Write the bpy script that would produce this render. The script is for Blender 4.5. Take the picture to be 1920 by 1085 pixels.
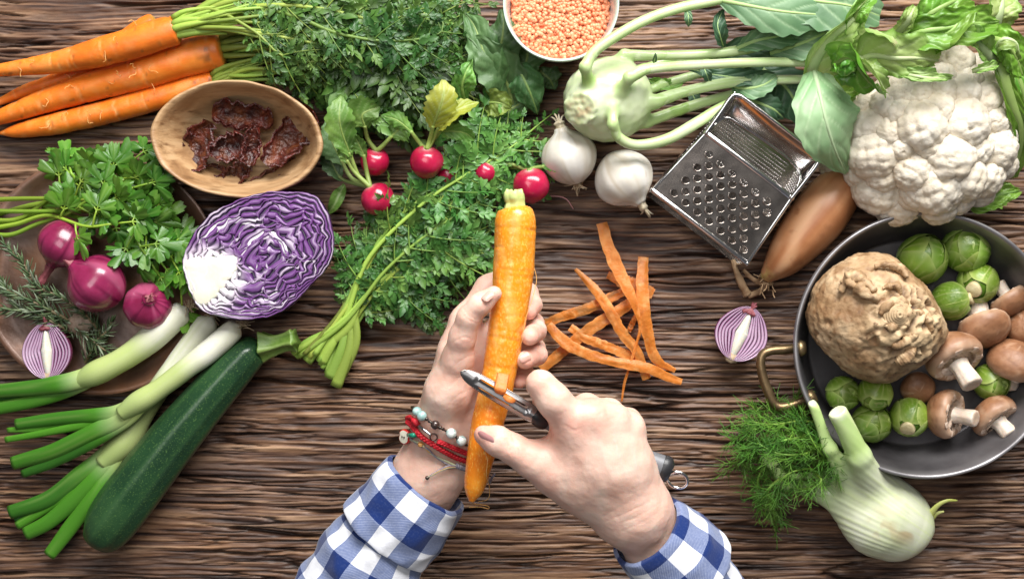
import bpy, math, random
import numpy as np
from mathutils import Vector, Matrix

# ---------------------------------------------------------------- camera, light, exposure
scene = bpy.context.scene
for o in list(bpy.data.objects):
    bpy.data.objects.remove(o)
COL = scene.collection
H = 1.0            # camera height above the table (m)
S = 0.0004         # metres per photo pixel on the table

cam_d = bpy.data.cameras.new('camera')
cam = bpy.data.objects.new('camera', cam_d)
COL.objects.link(cam)
cam.location = (0, 0, H)
cam_d.sensor_width = 36.0
cam_d.lens = 36.0 / (1920 * S) * H
cam_d.clip_start = 0.01
cam_d.clip_end = 50
cam_d.dof.use_dof = True
cam_d.dof.focus_distance = 0.89
cam_d.dof.aperture_fstop = 11.0
scene.camera = cam

world = bpy.data.worlds.new('World')
scene.world = world
world.use_nodes = True
world.node_tree.nodes['Background'].inputs[0].default_value = (0.93, 0.96, 1.0, 1)
world.node_tree.nodes['Background'].inputs[1].default_value = 0.11

def area(name, loc, target, sx, sy, power, col):
    d = bpy.data.lights.new(name, 'AREA')
    d.shape = 'RECTANGLE'; d.size = sx; d.size_y = sy; d.energy = power; d.color = col
    o = bpy.data.objects.new(name, d); COL.objects.link(o)
    o.location = loc
    v = Vector(target) - Vector(loc)
    o.rotation_euler = v.to_track_quat('-Z', 'Y').to_euler()
    return o
area('window_light', (0.30, 1.25, 1.10), (0.05, 0.0, 0.0), 1.25, 0.85, 70.0, (1.0, 0.98, 0.955))
area('ceiling_light', (-0.35, 0.30, 1.75), (0.0, -0.05, 0.0), 0.8, 0.8, 10.0, (1.0, 0.985, 0.97))

scene.view_settings.view_transform = 'Standard'
scene.view_settings.look = 'None'
scene.view_settings.exposure = 0.0
scene.view_settings.gamma = 1.0
scene.view_settings.use_curve_mapping = False
scene.render.engine = 'CYCLES'
scene.render.resolution_x = 1024
scene.render.resolution_y = 578

# ---------------------------------------------------------------- toolkit
def stack(l, axis=0):
    return np.stack(np.broadcast_arrays(*l), axis)
def W(px, py, z=0.0):
    """point at height z that is seen at photo pixel (px, py)"""
    k = S * (H - z) / H
    return np.array([(px - 960.0) * k, (542.5 - py) * k, z])
def L(n, z=0.0):
    """length of n photo pixels at height z"""
    return n * S * (H - z) / H
def WP(pts):
    return np.array([W(*p) for p in pts])

def _h(ix, iy, iz, seed):
    n = (ix.astype(np.int64) * 374761393 + iy.astype(np.int64) * 668265263 +
         iz.astype(np.int64) * 2147483647 + seed * 1274126177) & 0xffffffff
    n = ((n ^ (n >> 13)) * 1274126177) & 0xffffffff
    n = ((n ^ (n >> 16)) * 2246822519) & 0xffffffff
    return (n ^ (n >> 15)) & 0xffffffff
_G = np.random.RandomState(5).normal(size=(256, 3)); _G /= np.linalg.norm(_G, axis=1)[:, None]
def pn(P, scale=1.0, seed=0):
    """gradient noise, about -1..1; P (...,2|3)"""
    P = np.asarray(P, float) * scale
    if P.shape[-1] == 2:
        P = np.concatenate([P, np.full(P.shape[:-1] + (1,), 0.37)], -1)
    I = np.floor(P); F = P - I; I = I.astype(np.int64)
    U = F * F * F * (F * (F * 6 - 15) + 10)
    out = 0
    for dx in (0, 1):
        for dy in (0, 1):
            for dz in (0, 1):
                g = _G[_h(I[..., 0] + dx, I[..., 1] + dy, I[..., 2] + dz, seed) & 255]
                d = (g * (F - np.array([dx, dy, dz]))).sum(-1)
                w = (U[..., 0] if dx else 1 - U[..., 0]) * (U[..., 1] if dy else 1 - U[..., 1]) * (U[..., 2] if dz else 1 - U[..., 2])
                out = out + d * w
    return out * 1.7
def fbm(P, scale=1.0, seed=0, oct=3, gain=.5):
    P = np.asarray(P, float)
    return sum(pn(P, scale * 2 ** i, seed + i * 17) * gain ** i for i in range(oct))
def sst(a, b, x):
    t = np.clip((x - a) / (b - a), 0, 1); return t * t * (3 - 2 * t)
def unit(v):
    v = np.asarray(v, float); return v / (math.sqrt(float(v.dot(v))) + 1e-12)
def cr3(a, b):
    a0, a1, a2 = float(a[0]), float(a[1]), float(a[2]); b0, b1, b2 = float(b[0]), float(b[1]), float(b[2])
    return np.array((a1 * b2 - a2 * b1, a2 * b0 - a0 * b2, a0 * b1 - a1 * b0))

def spline(pts, n):
    """centripetal-ish Catmull-Rom resample, any dimension, even in arc length"""
    P = np.asarray(pts, float)
    if len(P) == 2:
        t = np.linspace(0, 1, n)[:, None]; return P[0] * (1 - t) + P[1] * t
    Q = np.vstack([2 * P[0] - P[1], P, 2 * P[-1] - P[-2]])
    m = 16; out = []
    for i in range(1, len(Q) - 2):
        p0, p1, p2, p3 = Q[i - 1:i + 3]
        t = np.linspace(0, 1, m, endpoint=False)[:, None]
        out.append(.5 * ((2 * p1) + (-p0 + p2) * t + (2 * p0 - 5 * p1 + 4 * p2 - p3) * t ** 2 + (-p0 + 3 * p1 - 3 * p2 + p3) * t ** 3))
    out.append(P[-1:]); C = np.vstack(out)
    k = min(3, C.shape[1])
    d = np.r_[0, np.cumsum(np.linalg.norm(np.diff(C[:, :k], axis=0), axis=1))]
    s = np.linspace(0, d[-1], n)
    return stack([np.interp(s, d, C[:, j]) for j in range(C.shape[1])], 1)

def frames(P, up=(0, 0, 1)):
    T = np.gradient(P, axis=0); T /= np.linalg.norm(T, axis=1)[:, None] + 1e-12
    N = np.zeros_like(P)
    n = np.asarray(up, float); n = n - T[0] * n.dot(T[0])
    if np.linalg.norm(n) < 1e-3:
        n = np.array([1., 0, 0]) - T[0] * T[0][0]
    n = unit(n)
    for i in range(len(P)):
        n = unit(n - T[i] * n.dot(T[i])); N[i] = n
    return T, N, np.cross(T, N)

class M:
    """collects geometry (verts, faces, float attributes, uv)"""
    def __init__(s):
        s.v = []; s.f = []; s.a = {}; s.n = 0; s.uv = []
    def add(s, V, F, **att):
        V = np.asarray(V, float); s.v.append(V)
        if isinstance(F, np.ndarray): s.f.append(F.astype(np.int64) + s.n)
        else:
            by = {}
            for f in F: by.setdefault(len(f), []).append(f)
            for f in by.values(): s.f.append(np.array(f, np.int64) + s.n)
        for k in set(s.a) | set(att):
            s.a.setdefault(k, [np.zeros(s.n)] if s.n else [])
            x = att.get(k, 0.0)
            s.a[k].append(np.broadcast_to(np.asarray(x, float), (len(V),)).copy())
        s.n += len(V)
        return s

def gridfaces(n, m, closed=False, flip=False):
    i = np.arange(n - 1)[:, None]; j = np.arange(m if closed else m - 1)[None, :]; j2 = (j + 1) % m
    F = stack([i * m + j, i * m + j2, (i + 1) * m + j2, (i + 1) * m + j], -1).reshape(-1, 4)
    return F[:, ::-1] if flip else F
def addcaps(F, caps):
    return [tuple(f) for f in F] + [tuple(c) for c in caps]

def tube(m, path, rad, seg=8, up=(0, 0, 1), flat=1.0, caps=True, round_caps=False, prof=None, rot=0.0, **att):
    """sweep along path; rad scalar/array; flat = size along frame normal relative to side; prof(ang)->scale"""
    P = np.asarray(path, float); n = len(P)
    R = np.broadcast_to(np.asarray(rad, float), (n,)).copy()
    if round_caps:
        T, _, _ = frames(P, up)
        k = 4; a = np.linspace(0, 1, k + 1)[1:] * math.pi / 2
        fl = 1.0
        pre = [P[0] - T[0] * R[0] * math.sin(x) * fl for x in a[::-1]]; prer = [R[0] * max(math.cos(x), .03) for x in a[::-1]]
        pos = [P[-1] + T[-1] * R[-1] * math.sin(x) * fl for x in a]; posr = [R[-1] * max(math.cos(x), .03) for x in a]
        att = {q: (np.r_[[w[0]] * k, w, [w[-1]] * k] if np.ndim(w) and len(w) == n else w) for q, w in att.items()}
        P = np.vstack([pre, P, pos]); R = np.r_[prer, R, posr]; n = len(P)
    T, N, B = frames(P, up)
    ang = np.linspace(0, 2 * math.pi, seg, endpoint=False) + rot
    pr = np.ones(seg) if prof is None else np.array([prof(x) for x in ang])
    fl = np.broadcast_to(np.asarray(flat, float), (n,))
    V = P[:, None, :] + R[:, None, None] * pr[None, :, None] * (
        np.cos(ang)[None, :, None] * B[:, None, :] + np.sin(ang)[None, :, None] * N[:, None, :] * fl[:, None, None])
    F = gridfaces(n, seg, True)
    if caps: F = addcaps(F, [tuple(range(seg))[::-1], tuple((n - 1) * seg + j for j in range(seg))])
    att = {k: (np.repeat(v, seg) if np.ndim(v) and len(v) == n else v) for k, v in att.items()}
    m.add(V.reshape(-1, 3), F, **att)
    return m

def lathe(m, prof, center, axis=(0, 0, 1), seg=32, fn=None, xdir=None, **att):
    """prof [(r,h)...] along axis; fn(V(n,seg,3) local, ang, t) -> V for extra shaping"""
    prof = np.asarray(prof, float); n = len(prof)
    ang = np.linspace(0, 2 * math.pi, seg, endpoint=False)
    V = np.zeros((n, seg, 3))
    V[..., 0] = prof[:, 0][:, None] * np.cos(ang); V[..., 1] = prof[:, 0][:, None] * np.sin(ang); V[..., 2] = prof[:, 1][:, None]
    if fn is not None: V = fn(V, ang[None, :], np.linspace(0, 1, n)[:, None])
    z = unit(axis); x = np.array([1., 0, 0]) if xdir is None else np.asarray(xdir, float)
    if abs(z.dot(unit(x))) > .95: x = np.array([0., 1, 0])
    x = unit(x - z * z.dot(x)); y = np.cross(z, x)
    Wd = np.asarray(center) + V[..., 0:1] * x + V[..., 1:2] * y + V[..., 2:3] * z
    F = gridfaces(n, seg, True); cp = []
    if prof[0, 0] > 1e-9: cp.append(tuple(range(seg))[::-1])
    if prof[-1, 0] > 1e-9: cp.append(tuple((n - 1) * seg + j for j in range(seg)))
    if cp: F = addcaps(F, cp)
    att = {k: (np.repeat(v, seg) if np.ndim(v) == 1 and len(v) == n else np.ravel(v) if np.ndim(v) == 2 else v) for k, v in att.items()}
    m.add(Wd.reshape(-1, 3), F, **att)
    return m

def box(m, c, ax, ay, az, hx, hy, hz, **att):
    c = np.asarray(c, float); ax, ay, az = unit(ax), unit(ay), unit(az)
    V = [c + ax * hx * i + ay * hy * j + az * hz * k for i in (-1, 1) for j in (-1, 1) for k in (-1, 1)]
    m.add(V, [(0, 1, 3, 2), (4, 6, 7, 5), (0, 4, 5, 1), (2, 3, 7, 6), (0, 2, 6, 4), (1, 5, 7, 3)], **att)
    return m

_ico = {}
def ico(sub):
    if sub not in _ico:
        import bmesh
        bm = bmesh.new(); bmesh.ops.create_icosphere(bm, subdivisions=sub, radius=1.0)
        bm.verts.ensure_lookup_table()
        _ico[sub] = (np.array([v.co[:] for v in bm.verts]), [tuple(v.index for v in f.verts) for f in bm.faces])
        bm.free()
    return _ico[sub]

# --- signed distance modelling: round cones blended smoothly, meshed with surface nets
def sdf_mesh(prims, res, pad=0.004, post=None):
    """prims: (a, b, ra, rb, k[, sign]) ; returns verts, faces"""
    A = np.array([p[0] for p in prims] + [p[1] for p in prims]); R = np.array([p[2] for p in prims] + [p[3] for p in prims])
    lo = (A - R[:, None]).min(0) - pad; hi = (A + R[:, None]).max(0) + pad
    dims = np.ceil((hi - lo) / res).astype(int) + 1
    D = np.full(dims, 0.05, np.float32)
    ax = [lo[i] + np.arange(dims[i]) * res for i in range(3)]
    for p in prims:
        a, b, ra, rb, k = p[:5]; sg = p[5] if len(p) > 5 else 1
        a = np.asarray(a, float); b = np.asarray(b, float)
        mg = max(ra, rb) + 2.2 * k + 3 * res
        l = np.minimum(a, b) - mg; h = np.maximum(a, b) + mg
        sl = []
        for i in range(3):
            i0 = max(0, int((l[i] - lo[i]) / res)); i1 = min(dims[i], int((h[i] - lo[i]) / res) + 2); sl.append(slice(i0, i1))
        X = stack(np.meshgrid(ax[0][sl[0]], ax[1][sl[1]], ax[2][sl[2]], indexing='ij'), -1)
        pa = X - a; ba = b - a; bb = max(ba.dot(ba), 1e-12)
        t = np.clip((pa @ ba) / bb, 0, 1)
        d = np.linalg.norm(pa - t[..., None] * ba, axis=-1) - (ra + (rb - ra) * t)
        sub = D[tuple(sl)]
        if sg > 0:
            hh = np.maximum(k - np.abs(sub - d), 0) / k
            r = np.minimum(sub, d) - hh * hh * k * .25
        else:
            hh = np.maximum(k - np.abs(sub + d), 0) / k
            r = np.maximum(sub, -d) + hh * hh * k * .25
        D[tuple(sl)] = r
    if post is not None:
        X = stack(np.meshgrid(*ax, indexing='ij'), -1); D = D + post(X)
    return surface_nets(D, lo, res)

def surface_nets(D, lo, res):
    inside = D < 0
    nx, ny, nz = D.shape
    cnt = np.zeros((nx - 1, ny - 1, nz - 1), np.int32); acc = np.zeros((nx - 1, ny - 1, nz - 1, 3)); num = np.zeros((nx - 1, ny - 1, nz - 1))
    offs = [(i, j, k) for i in (0, 1) for j in (0, 1) for k in (0, 1)]
    def cell(o): return D[o[0]:nx - 1 + o[0], o[1]:ny - 1 + o[1], o[2]:nz - 1 + o[2]]
    for o in offs: cnt += (cell(o) < 0)
    act = (cnt > 0) & (cnt < 8)
    I = np.argwhere(act); vid = np.full(act.shape, -1, np.int64); vid[act] = np.arange(len(I))
    def val(o): return D[I[:, 0] + o[0], I[:, 1] + o[1], I[:, 2] + o[2]]
    pos = np.zeros((len(I), 3)); n = np.zeros(len(I))
    for a in offs:
        for ax in range(3):
            if a[ax] == 0:
                b = list(a); b[ax] = 1
                va, vb = val(a), val(b)
                cr = (va < 0) != (vb < 0)
                t = np.where(cr, va / np.where(cr, va - vb, 1), 0)
                p = np.array(a, float)[None, :].repeat(len(I), 0); p[:, ax] += t
                pos += p * cr[:, None]; n += cr
    V = lo + (I + pos / n[:, None]) * res
    F = []
    for ax in range(3):
        u, v = (ax + 1) % 3, (ax + 2) % 3
        s0 = [slice(None)] * 3; s1 = [slice(None)] * 3
        s0[ax] = slice(0, D.shape[ax] - 1); s1[ax] = slice(1, D.shape[ax])
        a_in = inside[tuple(s0)]; b_in = inside[tuple(s1)]
        E = np.argwhere(a_in != b_in)
        E = E[(E[:, u] > 0) & (E[:, v] > 0) & (E[:, u] < D.shape[u] - 1) & (E[:, v] < D.shape[v] - 1)]
        q = []
        for du, dv in ((-1, -1), (0, -1), (0, 0), (-1, 0)):
            e = E.copy(); e[:, u] += du; e[:, v] += dv; q.append(vid[e[:, 0], e[:, 1], e[:, 2]])
        q = stack(q, 1)
        fl = ~a_in[E[:, 0], E[:, 1], E[:, 2]]
        q[fl] = q[fl][:, ::-1]
        F.append(q[(q >= 0).all(1)])
    return V, np.vstack(F)

def smooth_mesh(V, F, it=2, lam=.5):
    F = np.asarray(F); V = V.copy()
    e = np.vstack([F[:, [i, (i + 1) % F.shape[1]]] for i in range(F.shape[1])])
    e = np.unique(np.sort(e, 1), axis=0)
    deg = np.bincount(e.ravel(), minlength=len(V))[:, None]
    for _ in range(it):
        A = np.zeros_like(V); np.add.at(A, e[:, 0], V[e[:, 1]]); np.add.at(A, e[:, 1], V[e[:, 0]])
        V += lam * (A / np.maximum(deg, 1) - V)
    return V
def vnormals(V, F):
    F = np.asarray(F); n = np.cross(V[F[:, 2]] - V[F[:, 0]], V[F[:, -1]] - V[F[:, 1]])
    if F.shape[1] == 3: n = np.cross(V[F[:, 1]] - V[F[:, 0]], V[F[:, 2]] - V[F[:, 0]])
    N = np.zeros_like(V)
    for i in range(F.shape[1]): np.add.at(N, F[:, i], n)
    return N / (np.linalg.norm(N, axis=1)[:, None] + 1e-15)

# --- objects
def thing(name, label, cat, loc=(0, 0, 0), group=None):
    o = bpy.data.objects.new(name, None); COL.objects.link(o)
    o.empty_display_size = .02
    o.location = [float(x) for x in loc]
    o['label'] = label; o['category'] = cat
    if group: o['group'] = group
    return o
def tag(o, label, cat, group=None):
    o['label'] = label; o['category'] = cat
    if group: o['group'] = group
    return o
def root_loc(o):
    p = np.zeros(3)
    while o is not None:
        p += np.array(o.location[:]); o = o.parent
    return p
def obj(name, m, mat, parent=None, smooth=True, origin=None, kind=None, label=None):
    """link the geometry in m (world coordinates) as ONE mesh object"""
    V = np.vstack(m.v)
    if parent is not None: off = root_loc(parent)
    else:
        off = np.asarray(origin, float) if origin is not None else np.array([V[:, 0].mean(), V[:, 1].mean(), V[:, 2].min()])
    me = bpy.data.meshes.new(name)
    FL = [f for f in m.f if len(f)]
    idx = np.concatenate([f.ravel() for f in FL]); cnt = np.concatenate([np.full(len(f), f.shape[1]) for f in FL])
    me.vertices.add(len(V)); me.vertices.foreach_set('co', (V - off).astype(np.float32).ravel())
    me.loops.add(len(idx)); me.loops.foreach_set('vertex_index', idx.astype(np.int32))
    me.polygons.add(len(cnt)); me.polygons.foreach_set('loop_start', np.r_[0, np.cumsum(cnt)[:-1]].astype(np.int32))
    me.update(calc_edges=True)
    me.polygons.foreach_set('use_smooth', [bool(smooth)] * len(me.polygons))
    for k, v in m.a.items():
        a = me.attributes.new(k, 'FLOAT', 'POINT'); a.data.foreach_set('value', np.concatenate(v).astype(np.float32))
    me.validate(clean_customdata=False)
    me.materials.append(mat)
    o = bpy.data.objects.new(name, me); COL.objects.link(o)
    if parent is not None: o.parent = parent
    else: o.location = off
    if kind: o['kind'] = kind
    if label: o['label'] = label
    return o
def autosmooth(o, ang=40):
    me = o.data
    me.set_sharp_from_angle(angle=math.radians(ang))

# --- materials
def pmat(name, cols, nscale=60.0, stretch=(1, 1, 1), rough=.5, bump=0.0, bscale=400.0, bstretch=None, sss=0.0, sssr=(1, .4, .2), sscale=.003,
         transl=0.0, metal=0.0, attrs=(), spec=.5, coat=0.0, detail=4.0, spots=None, bdist=.001, ndist=0.0, coatr=.1, rvar=0.0, sheen=0.0, orand=0.0):
    """cols: list of (pos, rgb) or rgb list along a noise; attrs: (attribute, rgb) mixed on top in order"""
    mt = bpy.data.materials.new(name); mt.use_nodes = True
    nt = mt.node_tree; N = nt.nodes; Lk = nt.links
    for n in list(N): N.remove(n)
    out = N.new('ShaderNodeOutputMaterial'); p = N.new('ShaderNodeBsdfPrincipled')
    tc = N.new('ShaderNodeTexCoord')
    def mapped(sv):
        mp = N.new('ShaderNodeMapping'); mp.inputs['Scale'].default_value = sv
        Lk.new(tc.outputs['Object'], mp.inputs['Vector']); return mp.outputs['Vector']
    def noise(sc, sv, det=detail, dist=0.0):
        n = N.new('ShaderNodeTexNoise'); n.inputs['Scale'].default_value = sc; n.inputs['Detail'].default_value = det
        n.inputs['Distortion'].default_value = dist
        Lk.new(mapped(sv), n.inputs['Vector']); return n
    if not isinstance(cols[0][0], (list, tuple)) and not hasattr(cols[0][1], '__len__'):
        k = len(cols); cols = [(.3 + .4 * i / max(1, k - 1), c) for i, c in enumerate(cols)]
    if len(cols) == 1:
        rgb = N.new('ShaderNodeRGB'); rgb.outputs[0].default_value = (*cols[0][1], 1); col = rgb.outputs[0]
    else:
        n = noise(nscale, stretch, dist=ndist)
        r = N.new('ShaderNodeValToRGB')
        while len(r.color_ramp.elements) < len(cols): r.color_ramp.elements.new(.5)
        for e, (ps, c) in zip(r.color_ramp.elements, cols): e.position = ps; e.color = (*c, 1)
        Lk.new(n.outputs['Fac'], r.inputs['Fac']); col = r.outputs['Color']
        if rvar:
            mr = N.new('ShaderNodeMapRange'); mr.inputs['To Min'].default_value = max(0, rough - rvar); mr.inputs['To Max'].default_value = min(1, rough + rvar)
            n2 = noise(nscale * 1.7, stretch); Lk.new(n2.outputs['Fac'], mr.inputs['Value']); Lk.new(mr.outputs['Result'], p.inputs['Roughness'])
    for at in attrs:
        a = N.new('ShaderNodeAttribute'); a.attribute_name = at[0]
        mx = N.new('ShaderNodeMix'); mx.data_type = 'RGBA'; mx.blend_type = at[2] if len(at) > 2 else 'MIX'
        Lk.new(a.outputs['Fac'], mx.inputs['Factor']); Lk.new(col, mx.inputs['A']); mx.inputs['B'].default_value = (*at[1], 1)
        col = mx.outputs['Result']
    if spots:   # (rgb, scale, lo, hi, stretch)
        n = noise(spots[1], spots[4] if len(spots) > 4 else (1, 1, 1), 3.0)
        mr = N.new('ShaderNodeMapRange'); mr.inputs['From Min'].default_value = spots[2]; mr.inputs['From Max'].default_value = spots[3]
        Lk.new(n.outputs['Fac'], mr.inputs['Value'])
        mx = N.new('ShaderNodeMix'); mx.data_type = 'RGBA'
        Lk.new(mr.outputs['Result'], mx.inputs['Factor']); Lk.new(col, mx.inputs['A']); mx.inputs['B'].default_value = (*spots[0], 1)
        col = mx.outputs['Result']
    if orand:      # every object of the material a little lighter, darker or yellower
        oi = N.new('ShaderNodeObjectInfo'); hv = N.new('ShaderNodeHueSaturation')
        m1 = N.new('ShaderNodeMapRange'); m1.inputs['To Min'].default_value = 1 - orand; m1.inputs['To Max'].default_value = 1 + orand * 1.3
        m2 = N.new('ShaderNodeMapRange'); m2.inputs['To Min'].default_value = .5 - orand * .055; m2.inputs['To Max'].default_value = .5 + orand * .045
        w2 = N.new('ShaderNodeMath'); w2.operation = 'FRACT'; w1 = N.new('ShaderNodeMath'); w1.operation = 'MULTIPLY'; w1.inputs[1].default_value = 7.31
        Lk.new(oi.outputs['Random'], m1.inputs['Value']); Lk.new(oi.outputs['Random'], w1.inputs[0]); Lk.new(w1.outputs[0], w2.inputs[0]); Lk.new(w2.outputs[0], m2.inputs['Value'])
        Lk.new(m1.outputs['Result'], hv.inputs['Value']); Lk.new(m2.outputs['Result'], hv.inputs['Hue']); Lk.new(col, hv.inputs['Color']); col = hv.outputs['Color']
    Lk.new(col, p.inputs['Base Color'])
    if not rvar or len(cols) == 1: p.inputs['Roughness'].default_value = rough
    p.inputs['Metallic'].default_value = metal
    p.inputs['Specular IOR Level'].default_value = spec
    p.inputs['Coat Weight'].default_value = coat; p.inputs['Coat Roughness'].default_value = coatr
    if sheen: p.inputs['Sheen Weight'].default_value = sheen
    if sss:
        p.inputs['Subsurface Weight'].default_value = sss
        p.inputs['Subsurface Radius'].default_value = sssr; p.inputs['Subsurface Scale'].default_value = sscale
    nrm = None
    if bump:
        n = noise(bscale, bstretch or (1, 1, 1), 5.0)
        b = N.new('ShaderNodeBump'); b.inputs['Strength'].default_value = bump; b.inputs['Distance'].default_value = bdist
        Lk.new(n.outputs['Fac'], b.inputs['Height']); nrm = b.outputs['Normal']; Lk.new(nrm, p.inputs['Normal'])
    sh = p.outputs[0]
    if transl:
        t = N.new('ShaderNodeBsdfTranslucent'); mx = N.new('ShaderNodeMixShader'); mx.inputs[0].default_value = transl
        hs = N.new('ShaderNodeHueSaturation'); hs.inputs['Value'].default_value = 1.6; hs.inputs['Hue'].default_value = .485
        Lk.new(col, hs.inputs['Color']); Lk.new(hs.outputs[0], t.inputs['Color'])
        if nrm: Lk.new(nrm, t.inputs['Normal'])
        Lk.new(sh, mx.inputs[1]); Lk.new(t.outputs[0], mx.inputs[2]); sh = mx.outputs[0]
    Lk.new(sh, out.inputs['Surface'])
    return mt
# ---------------------------------------------------------------- the table: weathered plank with deep horizontal grain
def build_table():
    nx, ny = 270, 1200
    xs = np.linspace(-.56, .56, nx); ys = np.linspace(-.38, .38, ny)
    X, Y = np.meshgrid(xs, ys)                       # (ny,nx)
    P = lambda sx, sy, Yq, s, o=1: (fbm(stack([X / sx, Yq / sy], -1), 1.0, s, o))
    wy = Y + .0042 * P(.32, .09, Y, 1, 2) + .0008 * P(.05, .02, Y, 2, 2)
    # knots: the grain flows round them
    for kx, ky, kr, ks in ((1205, 495, .012, 1), (130, 62, .013, 1), (640, 790, .02, -1), (1120, 640, .022, 1), (1395, 520, .016, -1), (1420, 870, .02, 1), (520, 1010, .018, 1), (700, 640, .02, -1)):
        c = W(kx, ky); dx = (X - c[0]) / (kr * 2.6); dy = (Y - c[1]) / kr
        wy = wy + ks * .006 * np.exp(-(dx * dx + dy * dy)) * np.sign(dy + .001) * np.minimum(np.abs(dy), 1) * .8
    g1 = P(.22, .0032, wy, 11, 2)                    # main ridges
    g2 = P(.09, .0019, wy, 23, 2)
    g3 = P(.020, .0012, wy, 31)
    ridge = np.tanh(1.7 * g1)
    rough_zone = sst(-.25, .45, P(.16, .06, wy, 41, 2))
    h = .0006 * ridge + .0005 * g2 * (.5 + .9 * rough_zone) + .00032 * g3
    # long open cracks where a stretched noise crosses zero
    cr = np.zeros_like(h)
    for sx, sy, s, wd, dp in ((.20, .0072, 51, .046, .0050), (.12, .0050, 63, .058, .0038), (.34, .026, 77, .020, .008), (.05, .0036, 83, .07, .0022)):
        n = P(sx, sy, wy, s, 1)
        gate = sst(-.15, .25, P(.08, .03, wy, s + 5, 1))
        c = np.exp(-(n / wd) ** 2) * gate
        h -= dp * c; cr = np.maximum(cr, c)
    for pts in ([(440, 706), (540, 716), (680, 728), (760, 742), (850, 750)], [(1040, 716), (1130, 722), (1240, 742), (1420, 742)], [(-60, 452), (30, 448), (120, 452)], [(1180, 520), (1300, 512), (1390, 520)], [(560, 958), (760, 964), (1000, 950)]):
        q = np.array([W(a, b)[:2] for a, b in pts]); yc = np.interp(X, q[:, 0], q[:, 1]) + .0010 * P(.03, .4, Y, 205, 2)
        c = np.exp(-((Y - yc) / .0011) ** 2) * sst(0, .02, X - q[0, 0]) * sst(0, .02, q[-1, 0] - X); h -= .0065 * c; cr = np.maximum(cr, c)
    # short splinters / chips across the grain
    chip = sst(.30, .52, P(.014, .0045, wy, 91, 2)) * (.35 + .65 * rough_zone)
    h -= .0016 * chip
    tone = .55 + .38 * g2 + .30 * P(.05, .0035, wy, 101, 2) + .14 * ridge
    warm = .62 + .5 * P(.22, .08, wy, 111, 3) + .25 * P(.06, .004, wy, 113)
    dark = .55 * chip + sst(.20, .75, P(.13, .02, wy, 121, 2) + .45 * P(.04, .006, wy, 122))
    V = stack([X, Y, h - .0022], -1).reshape(-1, 3)
    m = M(); m.v.append(V); m.n = len(V)
    m.f = [gridfaces(ny, nx)]
    for k, v in dict(tone=np.clip(tone, 0, 1), warm=np.clip(warm, 0, 1), dark=np.clip(dark * .42, 0, 1), crack=np.clip(cr * .62, 0, 1)).items():
        m.a[k] = [v.ravel()]
    mt = bpy.data.materials.new('weathered_wood'); mt.use_nodes = True
    nt = mt.node_tree; N = nt.nodes; Lk = nt.links; p = N['Principled BSDF']
    def att(n):
        a = N.new('ShaderNodeAttribute'); a.attribute_name = n; return a.outputs['Fac']
    def ramp(fac, els):
        r = N.new('ShaderNodeValToRGB')
        while len(r.color_ramp.elements) < len(els): r.color_ramp.elements.new(.5)
        for e, (ps, c) in zip(r.color_ramp.elements, els): e.position = ps; e.color = (*c, 1)
        Lk.new(fac, r.inputs['Fac']); return r.outputs['Color']
    def mix(f, a, b, bt='MIX'):
        mx = N.new('ShaderNodeMix'); mx.data_type = 'RGBA'; mx.blend_type = bt
        if isinstance(f, float): mx.inputs['Factor'].default_value = f
        else: Lk.new(f, mx.inputs['Factor'])
        Lk.new(a, mx.inputs['A'])
        if isinstance(b, tuple): mx.inputs['B'].default_value = (*b, 1)
        else: Lk.new(b, mx.inputs['B'])
        return mx.outputs['Result']
    warm_c = ramp(att('tone'), [(.10, (.034, .015, .009)), (.38, (.115, .054, .028)), (.64, (.265, .142, .072)), (.95, (.50, .32, .185))])
    cool_c = ramp(att('tone'), [(.10, (.024, .013, .011)), (.38, (.075, .043, .032)), (.64, (.180, .108, .074)), (.95, (.38, .26, .18))])
    c = mix(att('warm'), cool_c, warm_c)
    c = mix(att('dark'), c, (.045, .030, .027))
    c = mix(att('crack'), c, (.020, .012, .010))
    tc = N.new('ShaderNodeTexCoord'); mp = N.new('ShaderNodeMapping'); mp.inputs['Scale'].default_value = (130, 1500, 1)
    Lk.new(tc.outputs['Object'], mp.inputs['Vector'])
    n = N.new('ShaderNodeTexNoise'); n.inputs['Scale'].default_value = 1.0; n.inputs['Detail'].default_value = 5; Lk.new(mp.outputs[0], n.inputs['Vector'])
    fine = ramp(n.outputs['Fac'], [(.3, (.62, .60, .60)), (.7, (1.25, 1.22, 1.2))])
    c = mix(.8, c, fine, 'MULTIPLY'); c = mix(1.0, c, (.76, .72, .70), 'MULTIPLY')
    Lk.new(c, p.inputs['Base Color'])
    b = N.new('ShaderNodeBump'); b.inputs['Strength'].default_value = .35; b.inputs['Distance'].default_value = .0006
    Lk.new(n.outputs['Fac'], b.inputs['Height']); Lk.new(b.outputs[0], p.inputs['Normal'])
    p.inputs['Roughness'].default_value = .52; p.inputs['Specular IOR Level'].default_value = .42
    o = obj('table', m, mt, origin=(0, 0, 0))
    o['kind'] = 'structure'; o['label'] = 'weathered brown wooden table top with deep horizontal grain'
    # the slab below the worn surface, so that the table has thickness
    return o
build_table()
# ---------------------------------------------------------------- plant builders
def rng(seed): return np.random.RandomState(seed)

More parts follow.
